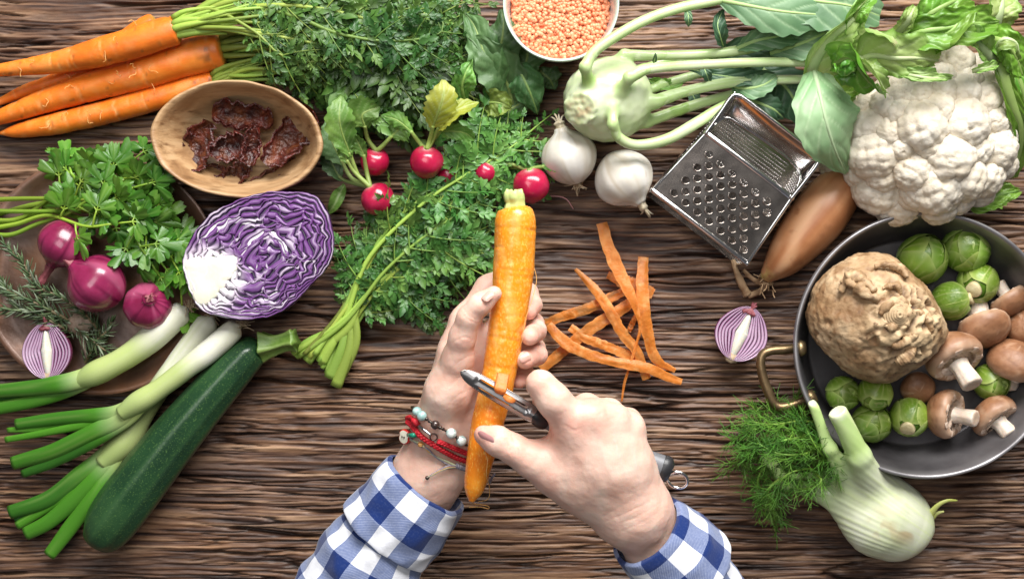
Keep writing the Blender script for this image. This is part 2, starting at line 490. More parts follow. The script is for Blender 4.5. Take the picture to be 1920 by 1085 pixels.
def sweep(m, path, rad, n=90, seg=28, up=(0, 0, 1), flat=1.0, fn=None, afn=None, caps=True):
    """swept root/stem with a surface function: fn(t, ang, P)-> radial factor ; afn -> dict of attributes"""
    Q = spline(np.column_stack([np.asarray(path, float), np.asarray(rad, float)]), n)
    P, R = Q[:, :3], Q[:, 3]
    T, N, B = frames(P, up)
    ang = np.linspace(0, 2 * math.pi, seg, endpoint=False)
    V = P[:, None] + R[:, None, None] * (np.cos(ang)[None, :, None] * B[:, None] + np.sin(ang)[None, :, None] * N[:, None] * flat)
    t = np.linspace(0, 1, n)[:, None] + 0 * ang[None]; A = 0 * t + ang[None]
    if fn is not None:
        k = fn(t, A, V); V = P[:, None] + (V - P[:, None]) * k[..., None]
    at = {k: v.ravel() for k, v in afn(t, A, V).items()} if afn else {}
    F = gridfaces(n, seg, True)
    if caps: F = addcaps(F, [tuple(range(seg))[::-1], tuple((n - 1) * seg + j for j in range(seg))])
    m.add(V.reshape(-1, 3), F, **at)
    return P, R

def leaf(m, mid, wl, wr=None, n=24, k=5, up=(0, 0, 1), curl=0.0, ruffle=0.0, rfreq=5.0, nv=6, vlen=.35, ser=0.0, sfreq=14, seed=0, rib=.0, vein_h=.0, cup_fn=None, ribw=.10, crinkle=0.0, vth=.10, irr=0.0):
    """leaf blade: mid 3D points, wl/wr half widths (m) at evenly spaced t"""
    wr = wl if wr is None else wr
    P = spline(mid, n); T, N, B = frames(P, up)
    t = np.linspace(0, 1, n)
    WL = np.maximum(spline(np.column_stack([np.linspace(0, 1, len(wl)), wl]), 80), 0); WL = np.interp(t, WL[:, 0], WL[:, 1])
    WR = np.maximum(spline(np.column_stack([np.linspace(0, 1, len(wr)), wr]), 80), 0); WR = np.interp(t, WR[:, 0], WR[:, 1])
    s = np.linspace(-1, 1, 2 * k + 1); s = np.sign(s) * np.abs(s) ** .9
    tt = t[:, None] + 0 * s[None]; ss = 0 * tt + s[None]
    if ser:
        q = 1 + ser * (np.abs(((tt * sfreq + .3 * pn(stack([tt * 4, 0 * tt + seed], -1), 1, 3)) % 1) * 2 - 1) - .5) * np.abs(ss) ** 3 + ser * .6 * pn(stack([tt * sfreq * .4, ss * 0 + np.sign(ss) * 7 + seed], -1), 1, 5) * np.abs(ss) ** 2
    else: q = 1
    w = np.where(ss < 0, WL[:, None], WR[:, None]) * q
    if irr: w = w * (1 + irr * fbm(stack([tt * 5, np.sign(ss) * 9 + seed * 2.3], -1), 1, 21, 3) * np.abs(ss))
    nz = pn(stack([tt * rfreq, np.sign(ss) * .8 + .0 * ss + seed * 3.1, .6 * np.abs(ss)], -1), 1.0, 11 + seed)
    hgt = curl * np.abs(ss) ** 1.6 * w + ruffle * nz * (np.abs(ss) ** 1.3)
    fr = ((tt - vlen * np.abs(ss) ** 1.0) * nv) % 1.0
    vd = np.minimum(fr, 1 - fr) / nv
    vein = np.exp(-(vd / (vth / nv)) ** 2) * (1 - .5 * np.abs(ss)) * (np.abs(ss) < .97)
    ribm = np.exp(-(ss / ribw) ** 2)
    vein = np.maximum(vein * .75, ribm)
    puck = .5 - np.abs(fr - .5)                       # blade puckers between veins
    hgt = hgt - vein_h * vein + rib * ribm + vein_h * 1.2 * puck * np.abs(ss)
    if crinkle: hgt = hgt + crinkle * fbm(stack([tt * 4.5, ss * 1.8 + seed, 0 * tt + seed], -1), 1.0, 33, 3) * (.3 + .7 * np.abs(ss))
    if cup_fn is not None: hgt = hgt + cup_fn(tt, ss)
    V = P[:, None] + B[:, None] * (ss * w)[..., None] + N[:, None] * hgt[..., None]
    m.add(V.reshape(-1, 3), gridfaces(n, 2 * k + 1), vein=vein.ravel(), edge=(np.abs(ss) ** 3).ravel(), stalk=0.0)
    return P

def kite(base, d, sd, nrm, ln, wd, dr, r):
    """one pointed lobe, folded a little along its middle, four faces"""
    p0 = base; p3 = base + d * ln - nrm * dr * ln
    a = base + d * ln * .50; q = base + d * ln * .80 - nrm * dr * ln * .5
    f = nrm * wd * .35
    return [p0, a + sd * wd + f, q + sd * wd * .62 + f, p3, q - sd * wd * .62 + f, a - sd * wd + f, a, q], \
           [(0, 1, 6), (0, 6, 5), (1, 2, 7, 6), (6, 7, 4, 5), (2, 3, 7), (7, 3, 4)]

def frond(m, pts, r0=.0016, r1=.0004, t0=.35, npair=9, plen=.032, seed=0, droop=.25, dens=1.0, zlim=.0025, stalk_seg=7, lobe=1.0, spread=55):
    """feathery leaf: stalk, paired side branches, each with cut leaflets"""
    r = rng(seed)
    P = spline(pts, 40); T, N, B = frames(P)
    t = np.linspace(0, 1, 40)
    tube(m, P, r0 + (r1 - r0) * t ** .8, seg=stalk_seg, stalk=1.0 - .45 * t, flat=.8)
    VV = []; FF = []; ST = []; n0 = 0
    def lobes(b, d, nrm, ln):
        """one leaflet: cut into pointed lobes along a short midrib"""
        nonlocal n0
        sd = unit(cr3(nrm, d))
        for w, a, k in ((.45, 0, .62), (.10, -.75, .46), (.10, .75, .46), (.38, -.65, .42), (.38, .65, .42), (.0, 0, .62)):
            a = a + r.normal() * .12
            dd = unit(d * math.cos(a) + sd * math.sin(a) + nrm * r.normal() * .10); s2 = unit(cr3(nrm, dd))
            l = ln * k * r.uniform(.85, 1.2)
            V, F = kite(b + d * (ln * w) - nrm * ln * .10 * w * w, dd, s2, nrm, l, l * .25 * lobe, .10 + .12 * r.rand(), r)
            VV.extend(V); FF.extend([tuple(i + n0 for i in f) for f in F]); n0 += len(V)
    for i in range(npair + 1):
        u = t0 + (1 - t0) * (i / npair) ** .9
        ix = min(39, int(u * 39))
        prof = math.sin(math.pi * min(1, (.16 + .84 * (i / npair)) ** .75)) ** .7 if i < npair else .45
        for side in ((-1, 1) if i < npair else (0,)):
            ln = plen * max(prof, .25) * r.uniform(.8, 1.2)
            ang = math.radians(spread * r.uniform(.75, 1.2)) * side
            nrm = unit(N[ix] + .55 * np.array([r.normal(), r.normal(), 0]) * .8 + np.array([0, 0, .8]))
            bb = unit(cr3(T[ix], nrm)) 
            d = unit(T[ix] * math.cos(ang) + bb * math.sin(ang) + np.array([0, 0, r.uniform(-.15, .30)]))
            np2 = max(2, int(round(ln / .0092 * dens)))
            q = np.linspace(0, 1, 8)[:, None]
            path = P[ix] + d * ln * q + unit(T[ix]) * ln * .22 * q ** 2 - np.array([0, 0, 1]) * droop * ln * q ** 2
            path[:, 2] = np.maximum(path[:, 2], zlim + .001)
            tube(m, path, np.linspace(r1 * 1.2, r1 * .5, 8), seg=4, stalk=.45, caps=False)
            tt = np.gradient(path, axis=0)
            for j in range(np2 + 1):
                w = .18 + .82 * j / np2; jx = min(7, int(w * 7))
                dj = unit(tt[jx]); sj = unit(cr3(nrm, dj))
                for sd in ((-1, 1) if j < np2 else (0,)):
                    a2 = math.radians(58) * sd * r.uniform(.8, 1.15)
                    l2 = ln * .50 * (1 - .45 * w) * r.uniform(.8, 1.2) if sd else ln * .42
                    l2 = max(l2, .0070)
                    dd = unit(dj * math.cos(a2) + sj * math.sin(a2) + nrm * r.normal() * .18)
                    n3 = unit(nrm + .35 * r.normal(size=3))
                    n3 = unit(n3 - dd * n3.dot(dd))
                    lobes(path[jx], dd, n3, l2)
    V = np.array(VV); V[:, 2] = np.maximum(V[:, 2], zlim)
    m.add(V, FF, stalk=0.0)
    return P

def broad_leaflet(m, base, d, nrm, ln, wd, lob=3, teeth=3, seed=0, cup=.25, rings=5, na=43, span=2.1, vein=1.0):
    """flat parsley-like leaflet: a fan with lobes and teeth"""
    r = rng(seed); sd = unit(cr3(nrm, d)); nrm = unit(cr3(d, sd))
    a = np.linspace(-span, span, na)
    lo = np.abs(np.cos(a / span * math.pi * lob / 2)) if lob % 2 else np.abs(np.sin(a / span * math.pi * lob / 2))
    th = np.abs(((a / span + 1) / 2 * lob * teeth + .5) % 1 - .5) * 2
    rad = (.34 + .48 * lo ** .9 + .24 * th * (.4 + .6 * lo)) * (1 - .55 * (np.abs(a) / span) ** 2.2) * (1 + .05 * r.normal(size=na))
    V = [base]; vv = [1.0]
    ph = r.uniform(0, 6, 3)
    for i in range(1, rings + 1):
        q = i / rings
        x = np.cos(a) * rad * ln * q; y = np.sin(a) * rad * wd * 1.15 * q
        z = -cup * ln * q * q * (.35 + .65 * (a / span) ** 2) + .06 * ln * q * np.sin(a * 3 + ph[0]) + .10 * ln * q * q * np.sin(a * 1.3 + ph[1]) 
        V.extend(base + d * (x[:, None] + ln * .1 * q) + sd * y[:, None] + nrm * z[:, None])
        vv.extend(np.clip(vein * lo ** 14 * (1 - .4 * q), 0, 1))
    F = [(0, 1 + j, 2 + j) for j in range(na - 1)]
    for i in range(rings - 1):
        for j in range(na - 1):
            o = 1 + i * na + j
            F.append((o, o + na, o + na + 1, o + 1))
    m.add(np.array(V), F, vein=np.array(vv), stalk=0.0)

# shared materials
M_STALKLEAF = pmat('carrot_greens', [(.3, (.030, .092, .018)), (.5, (.065, .170, .032)), (.72, (.145, .280, .065))], nscale=70, rough=.42, transl=.22,
                   attrs=(('stalk', (.36, .50, .09)),), spec=.5, bump=.15, bscale=600, orand=.42)
M_CARROT = pmat('carrot_skin', [(.28, (.66, .135, .012)), (.5, (.80, .20, .016)), (.72, (.86, .27, .035))], nscale=40, stretch=(1, 1, 1), rough=.42, bump=.35, bscale=260, bdist=.0008,
                sss=.25, sssr=(1, .35, .1), sscale=.004, attrs=(('pale', (.88, .46, .16)), ('green', (.24, .30, .05)), ('dirt', (.10, .055, .025))), rvar=.12)
# ---------------------------------------------------------------- bunch of carrots with their greens (top left)
def carrot_root(m, path, rad, seed, n=150, seg=32, crown=True, peeled=False):
    r = rng(seed)
    rings = [(r.rand(), r.uniform(.003, .009), r.uniform(.015, .06), r.uniform(0, 6.3), r.uniform(.5, 1.6)) for _ in range(46)]
    def ringf(t, a):
        g = np.zeros_like(t)
        for ti, w, d, a0, aw in rings:
            da = np.abs((a - a0 + math.pi) % (2 * math.pi) - math.pi)
            g += d * np.exp(-((t - ti) / w) ** 2) * sst(aw, aw * .6, da)
        return g
    def fn(t, a, V):
        k = 1 + .045 * pn(V, 45, seed) + .02 * pn(V, 130, seed + 1) - ringf(t, a) * (.5 if peeled else .8)
        if peeled: k = k + .012 * np.abs(np.sin(a * 5 + 1.5 * pn(V, 20, 3)))
        e = np.clip((1 - t) / .018, 0, 1); k = k * np.sqrt(1 - (1 - e) ** 2 * .75)   # rounded shoulder at the crown
        return k
    def afn(t, a, V):
        return dict(pale=np.clip(ringf(t, a) * 9 * sst(.0, .4, pn(V, 300, 7) + .3), 0, .7) + .18 * sst(.2, .6, pn(V, 90, 9)),
                    green=(.75 * sst(.985, 1.0, t)) if crown else 0 * t,
                    dirt=np.clip(.75 * sst(.38, .62, pn(V, 110, 21)) * sst(.86, .97, t) + .5 * sst(.55, .8, pn(V, 220, 22)), 0, .8) * (0 if peeled else 1))
    return sweep(m, path, rad, n, seg, fn=fn, afn=afn)
def hairs(m, pts, seed, n=6, l=.012, rad=.00022):
    """fine side roots"""
    r = rng(seed)
    for _ in range(n):
        i = r.randint(len(pts)); p = pts[i]; q = p.copy(); out = [p]
        d = unit(np.array([r.normal(), r.normal(), .5 * r.rand()]))
        for k in range(5):
            d = unit(d + .7 * r.normal(size=3) * np.array([1, 1, .4])); q = q + d * l / 5; out.append(q)
        tube(m, spline(out, 10), rad, seg=4, pale=.9, caps=False)

def build_carrots():
    specs = [
        ('carrot', 'topmost whole carrot of the bunch, its pale thick stalks spreading right', [(-60, 144, .024), (0, 132, .026), (100, 119, .028), (158, 106, .031), (221, 89, .033), (300, 65, .034), (336, 56, .034)], [6, 12, 20, 25, 28, 29, 27]),
        ('carrot', 'thickest whole carrot in the middle of the bunch', [(-50, 236, .010), (0, 220, .012), (70, 195, .013), (160, 166, .014), (270, 135, .015), (360, 107, .015), (421, 92, .015)], [9, 14, 21, 27, 32, 35, 35]),
        ('carrot', 'lowest whole carrot of the bunch, its end behind the wooden bowl', [(0, 250, .007), (37, 245, .008), (110, 231, .010), (221, 205, .010), (330, 172, .010), (404, 149, .010)], [3, 14, 20.5, 22.5, 22, 17]),
        ('carrot', 'slim carrot half hidden beneath the topmost carrot of the bunch', [(-40, 208, .006), (0, 191, .007), (50, 170, .008), (110, 150, .009), (200, 104, .010), (272, 57, .010), (296, 45, .010)], [3, 7, 12, 16, 21, 24, 21]),
    ]
    roots = []
    for i, (nm, lb, pts, hw) in enumerate(specs):
        P = WP(pts); R = [L(h, p[2]) for h, p in zip(hw, pts)]
        t = thing(nm, lb, 'carrot', (P[len(P) // 2][0], P[len(P) // 2][1], 0), 'carrots of the bunch')
        m = M(); Pp, Rr = carrot_root(m, P, R, 40 + i)
        surf = Pp[10:140:9] + np.array([0, 0, 1]) * Rr[10:140:9, None] * .97
        hairs(m, surf, i + 3, 7)
        obj('root', m, M_CARROT, t); roots.append(t)
    # crowns: each a tuft of stalk bases, then the fronds as parts of their carrot
    F = {0: [], 1: [], 2: []}
    F[0] = [  # (points, r0, t0, npair, plen)
        ([(334, 50, .036), (455, 14, .046), (552, 31, .052), (630, 62, .055), (726, 77, .055), (823, 64, .05), (827, 20, .045)], .0026, .55, 7, .030),
        ([(334, 55, .034), (390, 17, .046), (475, 58, .054), (521, 100, .052), (568, 116, .046), (640, 112, .040)], .0018, .55, 6, .024),
        ([(335, 46, .034), (420, 6, .044), (520, -8, .048), (640, 8, .046), (760, 20, .04)], .0028, .40, 9, .034),
        ([(333, 46, .034), (400, 0, .042), (470, -22, .044), (600, -30, .044), (700, -25, .04)], .0026, .45, 8, .034),
        ([(335, 60, .032), (430, 40, .040), (540, 44, .044), (660, 30, .044), (790, 36, .04), (880, 50, .034)], .0026, .42, 9, .038),
        ([(336, 64, .030), (430, 58, .036), (540, 70, .040), (650, 92, .038), (770, 108, .036), (860, 120, .03)], .0024, .40, 10, .040),
        ([(335, 52, .036), (430, 20, .045), (530, 10, .052), (640, 24, .05), (730, 52, .048), (800, 92, .04)], .0026, .45, 9, .036),
        ([(334, 48, .034), (440, 28, .042), (560, -2, .046), (700, -10, .042), (860, 4, .036)], .0024, .42, 10, .036),
        ([(337, 58, .034), (420, 50, .042), (480, 62, .046), (560, 80, .044), (610, 78, .040)], .0020, .5, 6, .022),
        ([(334, 46, .035), (400, 4, .043), (500, -20, .046), (620, -8, .046), (720, 6, .042), (800, 34, .036)], .0024, .45, 9, .034),
    ]
    F[1] = [
        ([(424, 90, .016), (470, 85, .022), (560, 84, .030), (680, 96, .034), (800, 130, .032), (900, 160, .026)], .0030, .38, 11, .044),
        ([(424, 86, .016), (480, 74, .022), (600, 60, .028), (740, 50, .030), (860, 20, .028)], .0028, .38, 11, .044),
        ([(424, 98, .016), (480, 100, .020), (590, 112, .026), (700, 148, .028), (790, 200, .024)], .0026, .44, 9, .036),
        ([(424, 92, .018), (500, 92, .026), (620, 110, .034), (720, 112, .036), (820, 150, .034), (900, 190, .028)], .0026, .45, 9, .036),
        ([(424, 84, .018), (500, 66, .024), (620, 20, .030), (740, -10, .03), (840, -20, .03)], .0024, .38, 10, .04),
    ]
    F[2] = [
        ([(406, 147, .012), (450, 124, .018), (530, 98, .024), (640, 100, .030), (700, 108, .034), (780, 130, .036), (835, 156, .03)], .0026, .50, 8, .036),
        ([(406, 148, .012), (460, 126, .016), (570, 104, .020), (700, 125, .024), (820, 168, .022)], .0026, .48, 9, .036),
        ([(406, 149, .012), (480, 132, .018), (560, 128, .024), (630, 148, .026), (700, 165, .024), (780, 196, .02)], .0022, .56, 7, .028),
        ([(406, 146, .012), (470, 116, .018), (560, 84, .022), (660, 60, .024), (780, 70, .022)], .0026, .40, 9, .042),
        ([(406, 148, .011), (480, 130, .012), (580, 132, .012), (660, 170, .012), (730, 212, .012)], .0020, .58, 8, .030),
        ([(406, 150, .011), (500, 130, .012), (620, 132, .012), (740, 168, .012), (840, 190, .012)], .0020, .48, 10, .036),
    ]
    sd = 500
    for k, lst in F.items():
        cr = M()
        for (pts, r0, t0, npr, pl) in lst:
            m = M(); sd += 1
            frond(m, WP(pts), r0=r0, r1=.0006, t0=t0, npair=npr, plen=pl, seed=sd, droop=.18, dens=1.05)
            for V in m.v:          # leaf tips that would poke into the wooden bowl are pressed down under it
                kx = S * (H - V[:, 2]); ins = (((V[:, 0] / kx + 960 - 443) / 162) ** 2 + ((542.5 - V[:, 1] / kx - 261) / 110) ** 2 < 1) & (V[:, 2] < .046)
                V[ins, 2] = .0015
            obj('frond', m, M_STALKLEAF, roots[k])
        # bare leaf stalks fanning out over the leaves
        rs_ = rng(900 + k)
        for j in range([12, 6, 6][k]):
            p0_ = lst[0][0][0]; yy = p0_[1] + rs_.uniform(-34, 30) * [1.3, .8, .7][k]; x1 = p0_[0] + rs_.uniform(150, 330); y2 = yy + rs_.uniform(-26, 30)
            pts_ = [(p0_[0] + 2, p0_[1] + rs_.uniform(-8, 8), p0_[2]), ((p0_[0] * .6 + x1 * .4), p0_[1] * .45 + yy * .55 - 6, p0_[2] + .012 + .004 * rs_.rand()), (x1, y2, p0_[2] + .010), (x1 + 40, y2 + rs_.uniform(-10, 16), p0_[2] + .004)]
            m = M(); frond(m, WP(pts_), r0=.0019, r1=.0006, t0=.62, npair=4, plen=.020, seed=1300 + 40 * k + j, droop=.2, dens=.9); obj('frond', m, M_STALKLEAF, roots[k])
        # sheathing stalk bases
        p0 = np.array(WP([lst[0][0][0]])[0]); dirv = unit(WP([lst[0][0][1]])[0] - p0); rr = [.009, .010, .006][k]
        r = rng(sd)
        for j in range(26):
            off = np.array([0, r.uniform(-1, 1), r.uniform(-.8, .9)]) * rr
            e = p0 + unit(dirv + np.array([.6, .12 * r.normal(), 0])) * r.uniform(.016, .050) + off * r.uniform(.5, 1.3)
            tube(cr, spline([p0 + off * .75 - dirv * .003, p0 + off * .95 + dirv * .008, e], 10), np.linspace(.0030, .0008, 10) * (rr / .009) ** .6 * r.uniform(.6, 1.1), seg=7, stalk=r.uniform(.75, 1.0))
        obj('crown', cr, M_STALKLEAF, roots[k])
build_carrots()

# ---------------------------------------------------------------- loose bunch of carrot greens, cut ends towards the viewer
def build_greens():
    t = thing('greens_bunch', 'bunch of feathery green carrot tops with cut stalk ends, left of the hand', 'carrot greens', W(700, 500))
    ends = [(552, 664), (575, 676), (602, 678), (618, 708), (630, 724), (640, 700), (590, 660), (612, 690), (560, 668)]
    fr = [
        ([(548, 662, .010), (640, 602, .014), (700, 540, .018), (787, 470, .020), (870, 430, .02), (930, 400, .016)], .0030, .42, 10, .040),
        ([(575, 676, .008), (640, 612, .012), (690, 486, .024), (788, 386, .032), (873, 328, .034), (950, 282, .03), (1002, 240, .026)], .0032, .72, 8, .036),
        ([(598, 678, .008), (655, 590, .012), (700, 470, .022), (760, 396, .028), (840, 345, .03), (930, 290, .028)], .0030, .66, 6, .032),
        ([(612, 700, .006), (650, 600, .010), (735, 500, .016), (815, 505, .020), (885, 520, .016)], .0026, .44, 8, .034),
        ([(630, 722, .005), (655, 640, .008), (690, 580, .010), (750, 550, .014), (815, 560, .014)], .0024, .50, 7, .028),
        ([(622, 708, .006), (660, 610, .010), (720, 530, .018), (800, 470, .024), (880, 470, .022), (925, 480, .018)], .0026, .45, 9, .038),
        ([(590, 664, .012), (640, 590, .014), (680, 500, .020), (715, 450, .022), (760, 410, .020)], .0028, .40, 9, .024),
        ([(560, 668, .010), (650, 600, .018), (720, 510, .026), (800, 440, .030), (880, 390, .028), (925, 360, .024)], .0026, .55, 7, .030),
        ([(604, 690, .006), (660, 600, .008), (740, 520, .010), (810, 440, .012), (880, 400, .012)], .0024, .38, 9, .034),
        ([(615, 700, .005), (680, 560, .008), (760, 490, .010), (830, 490, .010), (890, 450, .010)], .0024, .38, 9, .034),
        ([(632, 690, .005), (670, 600, .008), (730, 560, .009), (780, 570, .008), (815, 600, .007)], .0020, .45, 8, .026),
        ([(580, 670, .010), (660, 560, .016), (700, 480, .022), (745, 425, .026), (830, 390, .03), (900, 400, .026)], .0026, .55, 8, .030),
        ([(570, 664, .012), (640, 580, .014), (672, 500, .014), (700, 440, .012), (728, 405, .010)], .0022, .40, 8, .018),
        ([(600, 684, .006), (690, 520, .012), (800, 420, .014), (900, 300, .014), (985, 250, .012)], .0024, .74, 6, .034),
    ]
    for i, (pts, r0, t0, npr, pl) in enumerate(fr):
        m = M(); frond(m, WP(pts), r0=r0 * .82, r1=.0006, t0=t0, npair=npr, plen=pl, seed=700 + i, droop=.22, dens=1.0)
        obj('frond', m, M_STALKLEAF, t)
    for i, e in enumerate(ends[:7]):   # thick pale cut ends splitting off
        m = M(); p = W(e[0], e[1], .007); q = W(640 + 5 * i, 612 - 6 * i, .010 + .0015 * i)
        tube(m, spline([p + .0, (p + q) / 2 + np.array([.002 * (i - 2), 0, .002]), q], 14), np.linspace(.0046, .0022, 14), seg=9, flat=.5, stalk=np.linspace(.98, .8, 14))
        obj('stalk_end', m, M_STALKLEAF, t)
build_greens()
# ---------------------------------------------------------------- oval wooden bowl with dried tomatoes
def polar_rim(cx, cy, a, b, rot, n, seed=0, wob=.0):
    th = np.linspace(0, 2 * math.pi, n, endpoint=False)
    w = 1 + wob * pn(stack([np.cos(th) * 1.5, np.sin(th) * 1.5], -1), 1, seed)
    x = a * np.cos(th) * w; y = b * np.sin(th) * w
    c, s = math.cos(rot), math.sin(rot)
    return stack([x * c - y * s, x * s + y * c], -1)        # pixel offsets, y up

def build_bowl():
    t = thing('wooden_bowl', 'oval pale wooden bowl holding dark dried tomatoes', 'bowl', W(455, 275))
    zr = .046; c = W(443, 261, zr); k = S * (H - zr)
    rim = polar_rim(0, 0, 163, 111, -.06, 120, 3, .012) * k
    prof = [(.30, .002), (.48, .004), (.70, .014), (.88, .028), (.985, .041), (1.0, .0452), (.985, .0470), (.955, .0474), (.925, .0455), (.88, .0385), (.78, .026), (.64, .0155), (.45, .0095), (.22, .0075), (.0, .007)]
    Q = spline(prof, 46)
    V = np.zeros((46, 120, 3))
    V[..., :2] = c[:2] + rim[None] * Q[:, 0][:, None, None]
    V[..., 2] = Q[:, 1][:, None]
    V[..., 2] += .0014 * pn(V, 18, 4) * (Q[:, 1] / .046)[:, None]
    V[..., :2] += (.0009 * pn(V, 60, 5))[..., None] * (rim / np.linalg.norm(rim, axis=1)[:, None])[None] * (Q[:, 0] > .3)[:, None, None]
    m = M(); m.add(V.reshape(-1, 3), addcaps(gridfaces(46, 120, True), [tuple(range(120))[::-1]]))
    mt = pmat('carved_wood', [(.25, (.21, .105, .042)), (.42, (.36, .205, .095)), (.58, (.47, .295, .150)), (.8, (.56, .38, .215))], nscale=14, stretch=(1, 7, 4), rough=.48, bump=.35, bscale=60, bstretch=(1, 9, 4), ndist=.6, bdist=.0012,
              spots=((.17, .085, .034), 30, .56, .76, (1, 8, 3)), rvar=.1)
    obj('bowl', m, mt, t)
build_bowl()

M_TOMATO = pmat('dried_tomato', [(.3, (.016, .004, .004)), (.5, (.052, .010, .008)), (.7, (.140, .022, .012))], nscale=120, rough=.36, bump=.9, bscale=420, bdist=.0016, attrs=(('flesh', (.21, .060, .018)), ('skin', (.105, .012, .008))), spec=.6, rvar=.12)
def dried_tomato(lb, cx, cy, z, ln, wd, ang, seed, open_=1.0, tilt=0.0, roll=0.0):
    """leathery tomato half: a shrunken curled sheet with puckered rims, orange inside, dark outside"""
    n, k = 64, 34
    u = np.linspace(-1, 1, n)[:, None]; v = np.linspace(-1, 1, k)[None]
    A = (3.9 - 1.5 * open_) * (1 + .12 * np.sin(u * 3 + seed))                      # how far the sheet curls round
    Rr = wd * (1.75 / A) * 1.15 * (1 - .92 * np.abs(u) ** 3.2) ** .6 * (1 + .16 * np.sin(u * 2.3 + seed * 2))
    ph = v * A / 2
    P = stack([u * ln * (1 + .05 * np.cos(ph)), Rr * np.sin(ph), -Rr * np.cos(ph) + .10 * wd * u ** 2], -1)
    Nn = stack([0 * u * v, np.sin(ph) + 0 * u, -np.cos(ph) + 0 * u], -1)
    q = P / wd + seed * 7.3
    rim = np.abs(v) ** 4
    w1 = 1 - 2 * np.abs(pn(q * [.8, 1.2, 1.2], 1.5, seed)); w2 = 1 - 2 * np.abs(pn(q * [1.6, .8, .8], 3.4, seed + 3)); w3 = pn(q, 7.0, seed + 5)
    P = P + Nn * (wd * (.13 * w1 + .085 * w2 + .035 * w3 + .12 * rim * np.sin(u * 13 + seed + 2 * w1)))[..., None]
    P = P + stack([0 * w1, .16 * wd * pn(q, .9, seed + 9), .16 * wd * pn(q, .9, seed + 11)], -1)
    th = wd * (.10 + .10 * rim + 0 * u)
    out = P + Nn * th[..., None]
    V = np.concatenate([P.reshape(-1, 3), out.reshape(-1, 3)])
    F1 = gridfaces(n, k); F2 = gridfaces(n, k, flip=True) + n * k
    ed_ = [(i * k, i * k + n * k, (i + 1) * k + n * k, (i + 1) * k) for i in range(n - 1)] + [(i * k + k - 1, (i + 1) * k + k - 1, (i + 1) * k + k - 1 + n * k, i * k + k - 1 + n * k) for i in range(n - 1)]
    for axis, an in ((0, roll), (1, tilt), (2, ang)):
        c, s = math.cos(an), math.sin(an)
        Rm = [np.array([[1, 0, 0], [0, c, -s], [0, s, c]]), np.array([[c, 0, -s], [0, 1, 0], [s, 0, c]]), np.array([[c, -s, 0], [s, c, 0], [0, 0, 1]])][axis]
        V = V @ Rm.T
    V[:, 2] -= V[:, 2].min(); V = V + W(cx, cy, z + wd * .8) * [1, 1, 0] + [0, 0, z]
    fl = np.clip((1 - rim) * (.38 + .8 * pn(q, 1.6, 2)) * (.5 + .5 * (w1 < .55)), 0, .95) * min(1, .3 + open_)
    m = M(); m.add(V, np.vstack([F1, F2, np.array(ed_)]), flesh=np.r_[fl.ravel(), 0 * fl.ravel()], skin=np.r_[(rim * .3 + 0 * u).ravel(), np.clip(w2 * .6 + .2, 0, .8).ravel()])
    return tag(obj('dried_tomato', m, M_TOMATO), lb, 'dried tomato', 'dried tomatoes in the wooden bowl')
for a in [
    ('leftmost dried tomato in the bowl, opened to an orange inside', 366, 274, .0135, L(50), L(29), math.radians(62), 1, 1.0, .0, -.25),
    ('dried tomato lying across the top of the pile in the bowl', 455, 220, .016, L(54), L(25), math.radians(-8), 2, 1.0, 0, .35),
    ('largest dried tomato at the right of the pile, folded lengthwise', 540, 256, .016, L(64), L(31), math.radians(50), 3, 1.1, .1, -.3),
    ('dark crumpled dried tomato in the middle of the pile', 430, 276, .015, L(36), L(25), math.radians(20), 4, .3, 0, 0),
    ('reddest dried tomato, standing upright at the centre of the pile', 473, 272, .022, L(38), L(19), math.radians(80), 5, .1, .15, 0),
    ('flat dark dried tomato at the lower left of the pile', 384, 322, .010, L(40), L(16), math.radians(3), 6, .2, 0, 0),
    ('small dried tomato at the bottom centre of the pile', 444, 328, .011, L(32), L(20), math.radians(40), 7, .3, .2, 0),
    ('finger shaped dried tomato nearest the bowl rim at lower right', 510, 330, .010, L(54), L(17), math.radians(32), 8, .1, 0, 0),
    ('small glossy dried tomato tucked under the red one', 466, 300, .012, L(22), L(15), math.radians(70), 9, .1, 0, 0)]:
    dried_tomato(*a)

# ---------------------------------------------------------------- rusty round plate
def build_plate():
    t = thing('metal_plate', 'round rusty brown metal plate under the onions and parsley', 'plate', W(190, 515))
    c = W(190, 515, .008); R = L(228, .01)
    prof = [(.0, .001), (.80, .001), (.90, .0035), (.985, .0105), (1.0, .0118), (.992, .0128), (.97, .0118), (.90, .0062), (.82, .0036), (.4, .0032), (.0, .0032)]
    Q = spline(prof, 50) * [R, 1]
    c[2] = 0
    def fn(V, a, tt):
        V[..., 2] += .0007 * pn(V, 22, 2); V[..., :2] *= (1 + .012 * pn(V[..., :2], 11, 5))[..., None]; return V
    m = M(); lathe(m, Q, c, seg=128, fn=fn)
    mt = pmat('rusty_metal', [(.28, (.075, .040, .028)), (.45, (.155, .078, .048)), (.58, (.26, .115, .056)), (.75, (.35, .19, .11))], nscale=24, rough=.40, bump=.25, bscale=240, metal=.15,
              spots=((.15, .125, .125), 13, .52, .76), rvar=.15)
    obj('plate', m, mt, t)
build_plate()

